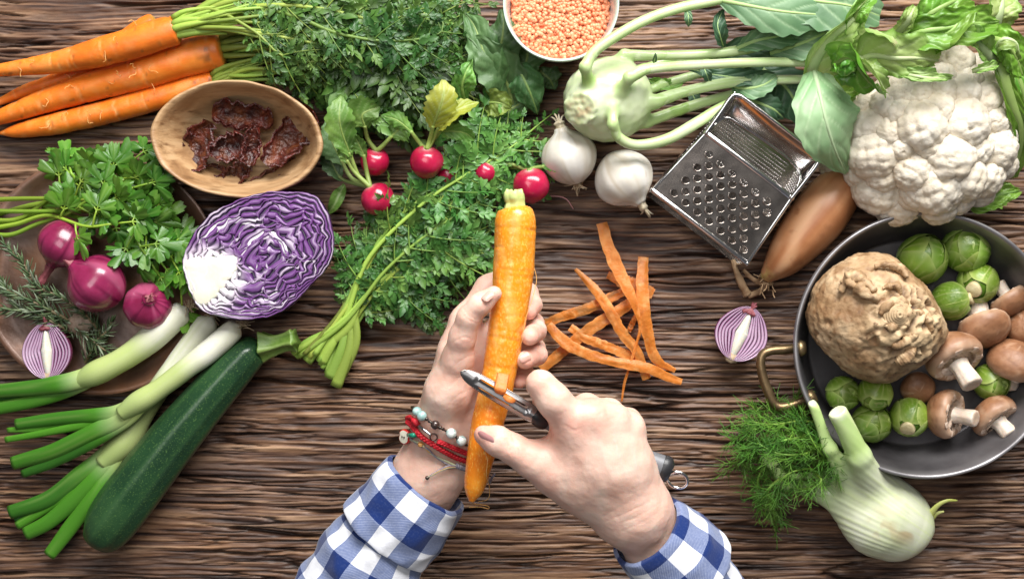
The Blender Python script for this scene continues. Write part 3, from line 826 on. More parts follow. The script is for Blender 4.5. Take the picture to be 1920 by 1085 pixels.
# ---------------------------------------------------------------- onions
def onion(name, lb, cat, cx, cy, z, r, ax, mat, neck=.9, squash=.95, roots=True, seed=0, grp=None, neckr=.16, rootcol=None, neckmat=None, curl=0.0, tuft=8):
    """ax: direction from root to neck. Skin with meridian lines, dry neck, root tuft"""
    ax = unit(ax); c = W(cx, cy, z)
    t = thing(name, lb, cat, (c[0], c[1], max(0, z - r)), grp)
    s = squash
    prof = [(.0, -.96 * s), (.10, -.955 * s), (.30, -.90 * s), (.62, -.70 * s), (.88, -.36 * s), (1.0, .02), (.95, .34 * s), (.76, .66 * s), (.50, .86 * s), (.30, 1.0 * s), (neckr * 1.15, 1.14 * s)]
    Q = spline(prof, 44) * r
    r_ = rng(seed)
    def fn(V, a, tt):
        nz = pn(stack([np.cos(a) * 2.2 + 0 * tt, np.sin(a) * 2.2 + 0 * tt, tt * .8 + seed], -1), 1.0, seed)
        k = 1 + .045 * nz + (.004 if 'white' in name else .012) * np.sin(a * 9 + seed) * np.sin(tt * math.pi)
        V[..., :2] *= k[..., None]; return V
    a = np.linspace(0, 2 * math.pi, 64, endpoint=False)[None]; tt = np.linspace(0, 1, 44)[:, None]
    cs = stack([np.cos(a) + 0 * tt, np.sin(a) + 0 * tt, tt * .5 + seed], -1)
    line = sst(.05, .45, pn(cs * [1, 1, .35], 7.0, seed + 4)) * .8
    pale = np.clip(sst(.10, .5, pn(cs, 1.6, seed + 8)) * .7 + sst(.14, .0, tt) * .5, 0, 1)
    m = M(); lathe(m, Q, c, ax, 64, fn=fn, line=line, pale=pale)
    obj('bulb', m, mat, t)
    # dry neck: a pinched, wrinkled tube ending in papery strips
    m = M(); top = c + ax * r * 1.10 * s
    side = unit(np.cross(ax, [0, 0, 1])); 
    pts = [top - ax * r * .12, top + ax * r * neck * .35, top + ax * r * neck * .75 + side * curl * r, top + ax * r * neck + side * curl * 2 * r]
    sweep(m, pts, np.array([neckr * 1.25, neckr * .75, neckr * .85, neckr * .45]) * r, 22, 14, fn=lambda t_, a_, V: 1 + .22 * np.sin(a_ * 4 + 3 * t_) + .2 * pn(V, 300, seed), afn=lambda t_, a_, V: dict(line=.5 + .5 * np.sin(a_ * 5), pale=.2 + 0 * t_))
    for j in range(6):
        d = unit(ax + .55 * r_.normal(size=3)); e = pts[-1]
        tube(m, spline([e - ax * r * .15, e + d * r * .18, e + d * r * .32 + np.array([0, 0, -.1]) * r], 6), np.linspace(.06, .015, 6) * r, seg=5, flat=.3, line=.4, pale=.3)
    obj('neck', m, neckmat or mat, t)
    if roots:
        m = M(); e = c - ax * r * .93 * s
        for j in range(tuft * 3):
            d = unit(-ax + .9 * r_.normal(size=3)); st = e + unit(np.cross(ax, r_.normal(size=3))) * r * .12 * r_.rand()
            q = [st + ax * r * .05, st + d * r * .14, st + (d + .4 * r_.normal(size=3)) * r * .26]
            tube(m, spline(q, 6), np.linspace(.014, .006, 6) * r, seg=4, caps=False)
        obj('root_tuft', m, M_ROOT, t)
    return t
M_ROOT = pmat('dry_roots', [(.3, (.30, .21, .12)), (.6, (.52, .40, .26))], nscale=300, rough=.8)
M_REDONION = pmat('red_onion_skin', [(.3, (.17, .010, .045)), (.5, (.26, .020, .080)), (.72, (.36, .055, .130))], nscale=45, rough=.25, bump=.06, bscale=300, attrs=(('line', (.10, .004, .030)), ('pale', (.42, .09, .18))), spec=.55, coat=.25, sss=.1, sssr=(1, .2, .3))
M_REDNECK = pmat('red_onion_neck', [(.3, (.16, .025, .04)), (.7, (.34, .10, .11))], nscale=160, rough=.55, bump=.4, bscale=500)
def px_dir(dx, dy, dz=0.0): return unit([dx, -dy, dz])
onion('red_onion', 'red onion at the back of the plate, beside the parsley stems', 'red onion', 121, 455, .030, L(49, .03), px_dir(-.45, .7, -.1), M_REDONION, neck=1.0, seed=1, grp='whole red onions on the plate', neckmat=M_REDNECK, roots=False)
onion('red_onion', 'largest red onion in the middle of the plate, neck pointing up left', 'red onion', 184, 533, .034, L(57, .034), px_dir(-.75, -.62, .25), M_REDONION, neck=.55, seed=2, grp='whole red onions on the plate', neckmat=M_REDNECK, roots=False)
onion('red_onion', 'smallest whole red onion, between the parsley and the leek', 'red onion', 278, 573, .028, L(45, .028), px_dir(.25, -.25, .8), M_REDONION, neck=.12, seed=3, grp='whole red onions on the plate', neckmat=M_REDNECK, roots=False, neckr=.22)

def onion_half(lb, cx, cy, z, w, h, ang, seed, grp, nl=6, open_=0.0):
    """halved red onion lying cut face up; ang = image direction of the tip (radians, y up)"""
    c = W(cx, cy, z); t = thing('red_onion_half', lb, 'red onion', (c[0], c[1], 0), grp)
    R = np.array([[math.cos(ang), -math.sin(ang)], [math.sin(ang), math.cos(ang)]])   # local x = towards tip
    def outline(f, n=120, shift=0.0):
        th = np.linspace(0, 2 * math.pi, n, endpoint=False)
        x = np.cos(th); y = np.sin(th)
        xx = h * (x * 1.0 + .06 * x ** 3); yy = w * y * (1 - .10 * x - .10 * x ** 2)
        pin = np.clip(np.abs(x), 0, 1) ** 5                               # layers meet at tip and root
        fx = f + (1 - f) * (.86 * pin)
        tipf = np.where(x > 0, f + (1 - f) * .80 * sst(.2, 1, x), f + (1 - f) * .90 * sst(.2, 1, -x))
        return stack([xx * tipf, yy * f * (1 + shift * .02 * np.sin(3 * th + shift))], -1)
    def place(xy, zz): 
        p = xy @ R.T; return np.column_stack([c[0] + p[:, 0], c[1] + p[:, 1], np.full(len(xy), z) + zz])
    # skin (rounded underside)
    n = 120; rows = []
    for a in np.linspace(0, math.pi / 2, 12):
        rows.append(np.column_stack([(outline(1.0) * math.cos(a)) @ R.T, np.full(n, -math.sin(a))]))
    V = np.array(rows); zz = V[..., 2] * (z - .002); V = stack([c[0] + V[..., 0], c[1] + V[..., 1], z + zz], -1)
    m = M(); m.add(V.reshape(-1, 3), gridfaces(12, n, True), line=0.0, pale=np.repeat(np.linspace(0, .3, 12), n)); obj('skin', m, M_REDONION, t)
    # cut layers: each a fleshy ring with a purple skin line on its outer side
    fs = np.linspace(1.0, .24, nl + 1)
    for i in range(nl):
        fo, fi = fs[i], fs[i + 1] + .006
        q = [0, .10, .20, .5, .84, 1.0]; hh = [-.0016, .0004, .0007, .0009, .0006, -.0016]; pu = [1, 1, .55, .16, .22, .8]
        VV = []; A = []
        for a, zz, p_ in zip(q, hh, pu):
            o = outline(fo + (fi - fo) * a, n, i * .7)
            VV.append(place(o, zz - .0008 * i * 0)); A.append(np.full(n, p_))
        m = M(); m.add(np.vstack(VV), gridfaces(6, n, True, flip=True), purple=np.concatenate(A) * (.9 if i < 6 else .5)); obj('layer', m, M_ONIONFLESH, t)
    m = M(); o = outline(fs[-1] * 1.0, n); rows = [place(o * k, zz) for k, zz in ((1, -.001), (.8, .0014), (.4, .0026), (0.02, .003))]
    m.add(np.vstack(rows), gridfaces(4, n, True, flip=True), purple=0.0); obj('core', m, M_ONIONCORE, t)
    # tip and root plate
    m = M(); d3 = np.array([R[0, 0], R[1, 0], 0]); tip = c + d3 * h * .99
    rr = rng(seed)
    for j in range(9):
        e = tip + d3 * h * rr.uniform(.10, .26) + np.array([rr.normal() * .0012, rr.normal() * .0012, rr.uniform(-.002, .002)])
        tube(m, spline([tip - d3 * h * .22 + np.array([-R[1, 0], R[0, 0], 0]) * rr.normal() * w * .12, tip, e], 7), np.linspace(.0022, .0006, 7), seg=5, line=.9, pale=0)
    obj('tip', m, M_REDNECK, t)
    m = M(); q = c - d3 * h * .97
    V, F = ico(3); V = V * (1 + .2 * pn(V, 3, seed))[:, None] * [.0042, .0052, .0035]; a2 = ang
    V = V @ np.array([[math.cos(a2), -math.sin(a2), 0], [math.sin(a2), math.cos(a2), 0], [0, 0, 1]]).T
    m.add(V + q + [0, 0, -.0025], np.array(F)); obj('root_plate', m, M_ROOT, t)
M_ONIONFLESH = pmat('onion_flesh', [(.3, (.46, .31, .45)), (.7, (.62, .48, .60))], nscale=60, rough=.25, attrs=(('purple', (.15, .010, .095)),), sss=.3, sssr=(1, .5, .7), sscale=.002, spec=.6)
M_ONIONCORE = pmat('onion_core', [(.3, (.70, .68, .56)), (.7, (.80, .79, .72))], nscale=60, rough=.3, sss=.3)
onion_half('halved red onion on the edge of the rusty plate, cut side up', 87, 657, .024, L(46, .024), L(50, .024), math.radians(92), 1, None, open_=.1)

# small dry garlic bulb with its stem
def build_garlic():
    c = W(152, 607, .014)
    t = thing('garlic_bulb', 'small brownish dry garlic bulb lying on the rosemary', 'garlic', (c[0], c[1], 0))
    m = M(); r = L(25)
    ax = px_dir(.2, .85, .15)
    def fn(V, a, tt):
        V[..., :2] *= (1 + .10 * np.abs(np.sin(a * 3.5)) + .03 * np.sin(a * 17))[..., None]; return V
    lathe(m, spline([(0, -.85), (.35, -.8), (.85, -.45), (1, 0), (.8, .45), (.4, .8), (.2, 1.1)], 30) * r, c, ax, 48, fn=fn)
    mt = pmat('garlic_skin', [(.3, (.20, .125, .085)), (.6, (.42, .31, .24))], nscale=120, rough=.6, bump=.4, bscale=500)
    obj('bulb', m, mt, t)
    m = M(); tube(m, spline([c + ax * r, W(158, 645, .012), W(166, 672, .010)], 14), np.linspace(.0022, .0013, 14), seg=8); obj('stem', m, mt, t)
build_garlic()

# ---------------------------------------------------------------- rosemary
M_ROSE = pmat('rosemary', [(.3, (.040, .075, .030)), (.5, (.080, .130, .052)), (.7, (.16, .21, .10))], nscale=140, rough=.5, attrs=(('stalk', (.20, .15, .08)), ('under', (.32, .38, .27))), transl=.08)
def rosemary(lb, pts, seed, ln=.0105, step=.0017):
    r = rng(seed); P = spline(WP(pts), 60); T, N, B = frames(P)
    base = P[0]; t = thing('rosemary_sprig', lb, 'rosemary', (base[0], base[1], 0), 'rosemary sprigs on the plate')
    m = M(); tube(m, P, np.linspace(.0013, .0005, 60), seg=6, stalk=1.0); obj('stem', m, M_ROSE, t)
    m = M(); tot = np.linalg.norm(np.diff(P, axis=0), axis=1).sum(); n = int(tot / step)
    for i in range(n):
        u = i / n; ix = min(59, int(u * 59)); ph = i * 2.4
        for k in (0, 1):
            a = ph + k * math.pi + r.normal() * .3
            out = unit(math.cos(a) * B[ix] + math.sin(a) * N[ix])
            d = unit(T[ix] * r.uniform(.5, 1.1) + out)
            l = ln * r.uniform(.7, 1.25) * (1 - .35 * u)
            q = np.linspace(0, 1, 5)[:, None]
            path = P[ix] + d * l * q + T[ix] * l * .25 * q ** 2
            path[:, 2] = np.maximum(path[:, 2], .0042)
            tube(m, path, np.array([.0005, .0009, .0010, .0008, .0003]) * r.uniform(.85, 1.1), seg=4, flat=.45, under=.75 * (r.rand() < .28), stalk=0.0, up=out)
    o = obj('needles', m, M_ROSE, t); o['kind'] = 'stuff'
rosemary('upper left rosemary sprig, pointing up beside the red onion', [(95, 590, .02), (70, 540, .024), (40, 490, .024), (5, 455, .02)], 1)
rosemary('rosemary sprig leaving the picture at the left edge', [(140, 605, .018), (90, 580, .026), (40, 555, .026), (-20, 530, .022)], 2)
rosemary('rosemary sprig below the largest red onion', [(200, 640, .01), (160, 590, .022), (110, 556, .030), (50, 530, .03)], 3)
rosemary('rosemary sprig above the halved onion on the plate', [(150, 628, .012), (110, 610, .022), (60, 585, .024), (-5, 580, .02)], 4)
rosemary('lowest rosemary sprig, its tip against the leek', [(120, 600, .016), (165, 632, .022), (195, 655, .020), (228, 668, .014)], 5)
rosemary('short rosemary sprig right of the garlic bulb', [(160, 680, .010), (180, 640, .018), (200, 620, .020), (212, 596, .018)], 6, ln=.009)
rosemary('rosemary sprig hanging over the plate rim at lower left', [(130, 600, .012), (80, 600, .012), (30, 570, .012), (0, 520, .012)], 7)

# ---------------------------------------------------------------- parsley
M_PARSLEY = pmat('parsley', [(.3, (.035, .120, .012)), (.5, (.075, .215, .020)), (.72, (.15, .32, .035))], nscale=38, rough=.36, transl=.28, orand=.35, attrs=(('stalk', (.30, .46, .055)), ('vein', (.14, .28, .05))), bump=.25, bscale=300, spec=.55)
def build_parsley():
    t = thing('parsley_bunch', 'bunch of flat leaf parsley with long stems lying across the plate', 'parsley', W(210, 420))
    r = rng(77)
    sprigs = [
        ([(-30, 375, .020), (60, 372, .030), (150, 374, .036), (222, 384, .040), (262, 402, .040)], 5),
        ([(-30, 395, .016), (60, 396, .026), (150, 392, .034), (200, 366, .040), (250, 352, .040)], 5),
        ([(-30, 412, .016), (40, 408, .022), (120, 350, .030), (160, 338, .034), (230, 335, .034)], 5),
        ([(-30, 430, .014), (30, 420, .022), (90, 404, .032), (160, 424, .044), (210, 420, .046)], 4),
        ([(-30, 436, .014), (20, 440, .020), (70, 420, .026), (130, 398, .034), (200, 350, .038), (240, 335, .034)], 6),
        ([(-20, 404, .014), (70, 384, .022), (160, 366, .028), (240, 345, .030), (280, 372, .03)], 6),
        ([(0, 418, .012), (100, 396, .020), (220, 400, .030), (290, 440, .036), (320, 480, .034)], 6),
        ([(0, 400, .012), (100, 380, .022), (230, 410, .036), (262, 460, .042), (285, 495, .038)], 6),
        ([(200, 420, .02), (250, 470, .030), (300, 515, .030), (335, 535, .028), (340, 545, .026)], 2),
        ([(0, 400, .012), (120, 370, .018), (220, 320, .024), (250, 305, .026), (262, 330, .024)], 6),
        ([(80, 380, .012), (180, 400, .018), (260, 420, .024), (310, 440, .026), (330, 470, .022)], 6),
        ([(80, 390, .012), (180, 420, .02), (240, 470, .026), (300, 480, .028), (345, 500, .024)], 6),
        ([(100, 385, .012), (150, 370, .026), (140, 335, .034), (134, 325, .036), (132, 318, .034)], 2),
    ]
    for si, (pts, nl) in enumerate(sprigs):
        P = spline(WP(pts), 40); T, N, B = frames(P); m = M()
        tube(m, P, np.linspace(.0019, .0009, 40), seg=7, stalk=np.linspace(1, .8, 40))
        for i in range(nl):
            u = .50 + .5 * (i + 1) / nl if nl > 3 else .70 + .3 * (i + 1) / nl
            ix = min(39, int(u * 39)); sd = 1 if i % 2 else -1
            a = sd * math.radians(r.uniform(30, 70)) if i < nl - 1 else 0
            d = unit(T[ix] * math.cos(a) + B[ix] * math.sin(a) + np.array([0, 0, r.uniform(-.1, .45)]))
            pl = r.uniform(.008, .016); e = P[ix] + d * pl
            tube(m, spline([P[ix], P[ix] + d * pl * .5 + [0, 0, .001], e], 8), np.linspace(.0009, .0006, 8), seg=5, stalk=.9)
            nrm = unit(np.array([r.normal() * .45, r.normal() * .45, 1.0]))
            for q, (da, sc) in enumerate(((0, 1.0), (.95, .85), (-.95, .85))):
                sdv = unit(np.cross(nrm, d)); dd = unit(d * math.cos(da) + sdv * math.sin(da)); dd = unit(dd - nrm * dd.dot(nrm) * .8)
                ln = r.uniform(.013, .0185) * sc
                b = e + dd * .003; tube(m, np.array([e, e + dd * .002, b]), .0006, seg=4, stalk=.8, caps=False)
                broad_leaflet(m, b, dd, nrm, ln, ln * .72, lob=3, teeth=2, seed=si * 50 + i * 5 + q, cup=r.uniform(.05, .45))
        o = obj('sprig', m, M_PARSLEY, t)
build_parsley()
# ---------------------------------------------------------------- halved red cabbage
M_CABSKIN = pmat('cabbage_skin', [(.3, (.10, .025, .12)), (.7, (.22, .07, .25))], nscale=50, rough=.35, attrs=(('vein', (.45, .30, .45)),))
M_CABFLESH = pmat('cabbage_flesh', [(.3, (.66, .56, .66)), (.5, (.76, .70, .76)), (.72, (.84, .82, .82))], nscale=55, rough=.30, attrs=(('purple', (.034, .007, .068)), ('lilac', (.150, .050, .205))), sss=.15, sssr=(1, .6, .9), sscale=.002, spec=.55)
M_CABCORE = pmat('cabbage_core', [(.3, (.66, .64, .50)), (.7, (.76, .74, .66))], nscale=40, rough=.4, sss=.25, bump=.1)
def build_cabbage():
    z = .050
    out = np.array([(341, 488), (352, 458), (368, 430), (398, 399), (456, 371), (500, 360), (545, 358), (590, 367), (612, 392), (622, 425), (626, 457), (616, 497), (582, 536), (541, 577), (498, 595), (448, 600), (406, 591), (372, 578), (353, 540), (344, 510)], float)
    c0 = np.array([470., 492.])
    cl = spline(np.vstack([out, out[:1]]), 241)[:-1]; n = 240
    base = W(480, 490, z)
    t = thing('red_cabbage_half', 'halved red cabbage showing purple and white folded leaves', 'cabbage', (base[0], base[1], 0))
    def warp(p, f):
        amp = (1 - f) ** .8
        q = p / 34.0
        a = stack([pn(q, 1.0, 3), pn(q, 1.0, 9)], -1) * 26 * amp + stack([pn(q, 2.3, 13), pn(q, 2.3, 19)], -1) * (11 * min(1, amp * 2.2) + 1.5) + stack([pn(q, 5.0, 23), pn(q, 5.0, 29)], -1) * 3.0 * min(1, .25 + amp * 1.5)
        return p + a
    inner_c = np.array([505., 488.])
    def ring(f):
        ctr = c0 * f + inner_c * (1 - f)
        return warp(ctr + (cl - c0) * f, f)
    def w3(p, zz): return np.column_stack([(p[:, 0] - 960) * S * (H - z), (542.5 - p[:, 1]) * S * (H - z), np.full(len(p), z) + zz])
    # underside
    m = M(); rows = []
    for a in np.linspace(0, math.pi / 2, 14):
        p = w3(c0 + (cl - c0) * max(.02, math.cos(a) ** .8), 0); p[:, 2] = z - .0006 - (z - .002) * math.sin(a); rows.append(p)
    m.add(np.vstack(rows), gridfaces(14, n, True), vein=0.0); obj('outer_leaf', m, M_CABSKIN, t)
    m = M(); rows = [w3(c0 + (cl - c0) * k, -.0022) for k in (.99, .5, .01)]
    m.add(np.vstack(rows), gridfaces(3, n, True, flip=True), purple=1.0, lilac=0.0); obj('inner_leaf', m, M_CABFLESH, t)
    r = rng(4)
    th = np.array([.045, .05, .06, .066, .06, .075, .07, .08, .07, .075, .07, .07, .08]); fs = 1 - np.r_[0, np.cumsum(th)]
    fs = np.r_[fs[fs > .09], .045, .004]
    ang = np.linspace(0, 6.28, n)
    for i in range(len(fs) - 1):
        fo, fi = fs[i], fs[i + 1]; g = .05 * (fo - fi)
        thick = .5 + .5 * pn(stack([np.cos(ang) * 1.6 + i * 3, np.sin(ang) * 1.6], -1), 1, i)     # fleshy ribs here and there
        cols = []; P_, Lm = [], []
        for a, zz, pu, li in ((.0, -.0022, 1, .0), (.12, .0000, 1, .0), (.27, .0006, .15, .75), (.5, .0009, .0, .32), (.73, .0006, .08, .75), (.87, .0000, 1, .0), (1.0, -.0022, 1, .0)):
            f = fo - g + (fi + g - fo + g) * a
            p = ring(f); nearc = sst(30, 2, np.maximum(0, np.hypot((p[:, 0] - 388) / 1.05, p[:, 1] - 522) - 46) * 1.0); cols.append(w3(p, zz + .0006 * pn(p / 20.0, 1, 41))); P_.append(np.full(n, pu) * (1 - .88 * nearc)); Lm.append((1 - nearc) * np.clip(li + .75 * sst(.78, .55, thick) + .3 * pn(p / 25.0, 1, 5), 0, 1) * (a not in (0., 1.)))
        m = M(); m.add(np.vstack(cols), gridfaces(7, n, True, flip=True), purple=np.concatenate(P_), lilac=np.concatenate(Lm))
        obj('leaf_layer', m, M_CABFLESH, t)
    # thick white ribs that cross the layers from the core
    for k, (pts, wd) in enumerate((([(437, 500), (452, 470), (470, 452), (500, 440), (525, 452), (538, 480)], 9), ([(372, 458), (405, 428), (440, 412), (470, 420)], 8), ([(446, 515), (470, 505), (482, 498), (490, 505)], 6), ([(440, 528), (465, 532), (490, 525)], 6), ([(430, 545), (450, 560), (490, 566), (520, 548)], 5), ([(398, 585), (440, 590), (490, 582), (530, 565)], 8))):
        P = spline(WP([(a, b, z) for a, b in pts]), 26); m = M()
        tube(m, P + [0, 0, -.0006], np.sin(np.linspace(.35, 2.9, 26)) ** .6 * L(wd, z), seg=12, flat=.16, purple=0.0, lilac=.06)
        obj('leaf_rib', m, M_CABFLESH, t)
    corepoly = None
    core = np.array([(343, 489), (365, 483), (400, 481), (425, 476), (446, 486), (444, 505), (430, 524), (412, 548), (396, 566), (372, 574), (353, 540)], float)
    cc = core.mean(0); q = spline(np.vstack([core, core[:1]]), 81)[:-1]; q = q + stack([pn(q / 9.0, 1, 3), pn(q / 9.0, 1, 7)], -1) * 3
    m = M(); rows = [w3(cc + (q - cc) * k, zz) for k, zz in ((1.0, -.002), (.985, .0004), (.9, .0009), (.5, .0011), (.02, .0011))]
    m.add(np.vstack(rows), gridfaces(5, 80, True, flip=False)); obj('core', m, M_CABCORE, t)
build_cabbage()

# ---------------------------------------------------------------- spring onions
M_LEEK = pmat('spring_onion', [(.3, (.60, .60, .46)), (.7, (.74, .74, .65))], nscale=40, rough=.36, sss=.1, sssr=(.8, 1, .4), attrs=(('pg', (.36, .46, .10)), ('green', (.055, .215, .006)), ('dk', (.012, .070, .010)), ('line', (.40, .50, .16))), bump=.10, bscale=900, spec=.35)
def spring_onion(lb, pts, hw, leaves, seed):
    P = WP(pts); R = [L(h, p[2]) for h, p in zip(hw, pts)]
    t = thing('spring_onion', lb, 'spring onion', (P[0][0], P[0][1], 0), 'spring onions fanned over the plate')
    m = M()
    def afn(u, a, V):
        g = np.clip(sst(.28, .55, u) * .8, 0, 1)
        return dict(pg=g, green=.25 * sst(.75, 1., u), line=.35 * sst(.2, .6, pn(stack([a * 3.2, u * 1.5], -1), 1, seed)), dk=0 * u)
    sweep(m, P, R, 70, 24, fn=lambda u, a, V: (1 + .03 * pn(V, 60, seed) + .012 * np.sin(a * 11)) * np.where(u < .04, np.sqrt(np.clip(u / .04, .10, 1)), 1), afn=afn)
    obj('shaft', m, M_LEEK, t)
    r = rng(seed); m = M(); d0 = unit(P[0] - P[1])
    for j in range(34):
        s = P[0] + r.normal(size=3) * R[0] * .28 + d0 * .0005
        d = unit(d0 + .8 * r.normal(size=3)); tube(m, spline([s, s + d * .002, s + (d + .6 * r.normal(size=3)) * .0042], 5), .00028, seg=4, caps=False)
    obj('root_tuft', m, M_ROOT, t)
    for j, (lp, lw, dk) in enumerate(leaves):
        d_ = unit(WP(lp[1:2])[0] - WP(lp[0:1])[0]); q = np.vstack([[P[-2] * .55 + P[-3] * .45 + (0, 0, R[-2] * .15)], WP(lp)]); m = M(); w = [R[-2] * .62] + [L(x * .86, lp[0][2]) for x in lw]
        def afn2(u, a, V): return dict(pg=.9 * sst(.6, .1, u), green=sst(.12, .42, u) * .98, dk=dk * sst(.2, .6, u), line=.14 * sst(.1, .5, pn(stack([a * 3.0 + j, u * 1.2], -1), 1, seed + j)))
        sweep(m, q, w, 46, 18, flat=.50, fn=lambda u, a, V: 1 + .04 * np.sin(a * 7) + .05 * pn(V, 50, seed + j), afn=afn2)
        obj('leaf', m, M_LEEK, t)
spring_onion('uppermost spring onion, lying across the rusty plate', [(352, 577, .022), (338, 587, .022), (300, 620, .023), (262, 652, .024), (222, 678, .025), (178, 700, .024), (150, 713, .022)], [11, 22, 26, 24, 22, 23, 16],
    [([(170, 704, .024), (118, 718, .026), (60, 727, .022), (-20, 734, .016)], [21, 20, 17, 15], .45), ([(160, 712, .020), (110, 736, .020), (60, 752, .018), (-20, 768, .012)], [20, 17, 15, 14], .25), ([(150, 712, .015), (100, 735, .014), (40, 742, .012), (-20, 748, .01)], [16, 15, 14, 12], .7)], 1)
spring_onion('middle spring onion, partly under its neighbour and the courgette', [(396, 592, .018), (390, 604, .018), (352, 655, .017), (318, 700, .016), (270, 770, .014), (232, 830, .013), (192, 868, .013)], [10, 21, 22, 20, 22, 26, 18],
    [([(200, 850, .014), (150, 890, .015), (90, 935, .013), (18, 960, .010)], [20, 19, 18, 15], .6), ([(190, 872, .014), (130, 920, .014), (80, 955, .011), (32, 985, .008)], [13, 12, 11, 10], .0), ([(196, 876, .016), (150, 925, .015), (95, 975, .012), (48, 1000, .009)], [18, 18, 17, 15], .2), ([(204, 880, .016), (175, 930, .016), (130, 990, .012), (92, 1040, .009)], [16, 17, 17, 14], .1), ([(180, 870, .009), (120, 915, .009), (70, 950, .008), (30, 975, .007)], [16, 16, 14, 12], .8)], 2)
spring_onion('spring onion lying directly along the courgette', [(450, 609, .030), (438, 618, .030), (396, 655, .032), (355, 686, .034), (300, 728, .034), (262, 752, .033), (228, 775, .031)], [10, 20, 22, 20, 19, 21, 15],
    [([(225, 772, .030), (180, 778, .028), (110, 784, .022), (30, 795, .016)], [18, 16, 14, 12], .45), ([(225, 780, .028), (170, 793, .026), (90, 810, .020), (10, 824, .014)], [12, 10, 8, 7], .0), ([(222, 778, .026), (160, 790, .022), (90, 802, .018), (14, 806, .014)], [10, 9, 8, 6], .0), ([(225, 785, .030), (170, 812, .028), (100, 845, .022), (24, 868, .014)], [19, 18, 17, 15], .35), ([(240, 786, .030), (170, 830, .026), (100, 866, .020), (42, 888, .014)], [14, 14, 12, 9], .7)], 3)

# ---------------------------------------------------------------- courgette
def build_courgette():
    pts = [(488, 650, .022), (474, 658, .022), (440, 690, .024), (340, 806, .026), (240, 935, .026), (200, 990, .025), (178, 1014, .024), (171, 1022, .024)]
    hw = [15, 30, 37, 45, 50, 45, 28, 8]
    P = WP(pts); R = [L(h, p[2]) for h, p in zip(hw, pts)]
    t = thing('courgette', 'large dark green courgette lying diagonally across the lower left', 'courgette', (P[3][0], P[3][1], 0))
    m = M()
    sweep(m, P, R, 120, 60, fn=lambda u, a, V: 1 + .016 * np.cos(a * 9) + .026 * np.cos(a * 4.0 + .6) + .012 * pn(V, 40, 2), afn=lambda u, a, V: dict(rib=.55 * sst(.35, .9, np.cos(a * 9)) * sst(.0, .3, .5 + pn(V, 25, 4)), blossom=sst(.975, 1, u)))
    mt = pmat('courgette_skin', [(.3, (.009, .034, .014)), (.55, (.014, .050, .018)), (.75, (.028, .078, .025))], nscale=30, rough=.32, attrs=(('rib', (.030, .082, .028)), ('blossom', (.28, .26, .16))), bump=.25, bscale=260, spots=((.060, .125, .035), 900, .59, .66), spec=.5, rvar=.08)
    obj('body', m, mt, t)
    m = M()
    Q = WP([(490, 648, .022), (512, 646, .023), (535, 640, .025), (553, 636, .027)]); 
    sweep(m, Q, [L(x) for x in (27, 18, 15.5, 20)], 40, 40, fn=lambda u, a, V: 1 + .16 * np.cos(a * 5) + .05 * np.cos(a * 10) + .03 * pn(V, 200, 1), afn=lambda u, a, V: dict(rib=.6 * sst(.2, .9, np.cos(a * 5))))
    mt2 = pmat('courgette_stem', [(.3, (.075, .16, .022)), (.7, (.16, .27, .045))], nscale=140, rough=.45, bump=.3, bscale=600, attrs=(('rib', (.26, .37, .10)),))
    obj('stem', m, mt2, t)
build_courgette()
# ---------------------------------------------------------------- bowl of red lentils
def build_lentils():
    zr = .058; c = W(1052, 8, zr); c[2] = 0; R = L(109, zr)
    t = thing('ceramic_bowl', 'white ceramic bowl with a pale green rim, filled with red lentils', 'bowl', c)
    prof = [(.0, .0), (.45, .0), (.50, .004), (.72, .016), (.92, .038), (.99, .056), (1.0, .0585), (.985, .060), (.955, .0585), (.93, .055), (.86, .036), (.66, .014), (.40, .008), (.0, .008)]
    Q = spline(prof, 70); rimg = sst(.052, .057, Q[:, 1]) * .85
    m = M(); lathe(m, Q * [R, 1], c, seg=96, fn=lambda V, a, tt: V * np.array([1, 1, 0]) * (1 + .006 * np.sin(a * 2 + 1))[..., None] + V * np.array([0, 0, 1]), rimc=rimg)
    mt = pmat('glazed_ceramic', [(.3, (.72, .66, .62)), (.7, (.80, .76, .73))], nscale=30, rough=.18, coat=.5, attrs=(('rimc', (.46, .62, .52)),), bump=.05, bscale=200)
    obj('bowl', m, mt, t)
    r = rng(9); V0, F0 = ico(2); F0 = np.array(F0); m = M()
    n = 2500; Rl = R * .865
    for i in range(n):
        a = r.uniform(0, 6.283); q = math.sqrt(r.rand()) * Rl
        p = c + np.array([math.cos(a) * q, math.sin(a) * q, 0])
        p[2] = .0405 + .004 * (1 - (q / Rl) ** 2) + r.uniform(-.0035, .0006) - (.0010 if q > Rl * .96 else 0)
        if p[1] > .245: continue
        s = r.uniform(.00145, .00175)
        ax = unit(r.normal(size=3) * [1, 1, .8] + [0, 0, .6]); e1 = unit(np.cross(ax, [1, .3, .2])); e2 = np.cross(ax, e1)
        V = p + V0[:, :1] * e1 * s + V0[:, 1:2] * e2 * s + V0[:, 2:] * ax * s * .86
        m.add(V, F0, tone=r.rand())
    for i in range(1):
        a = np.linspace(0, 2 * math.pi, 48, endpoint=False); q = np.array([1.0, .5, .01])[:, None]
        m.add(np.stack([c[0] + np.cos(a) * q * Rl, c[1] + np.sin(a) * q * Rl, .0385 + .004 * (1 - q ** 2) + 0 * a], -1).reshape(-1, 3), gridfaces(3, 48, True, flip=True), tone=.0)
    ml = pmat('red_lentil', [(.3, (.78, .23, .10)), (.7, (.84, .30, .15))], nscale=200, rough=.45, attrs=(('tone', (.86, .40, .22)),), sss=.2, sssr=(1, .4, .2), sscale=.001)
    o = obj('lentils', m, ml, origin=(c[0], c[1], .04)); tag(o, 'red lentils heaped in the ceramic bowl', 'lentils'); o['kind'] = 'stuff'
build_lentils()

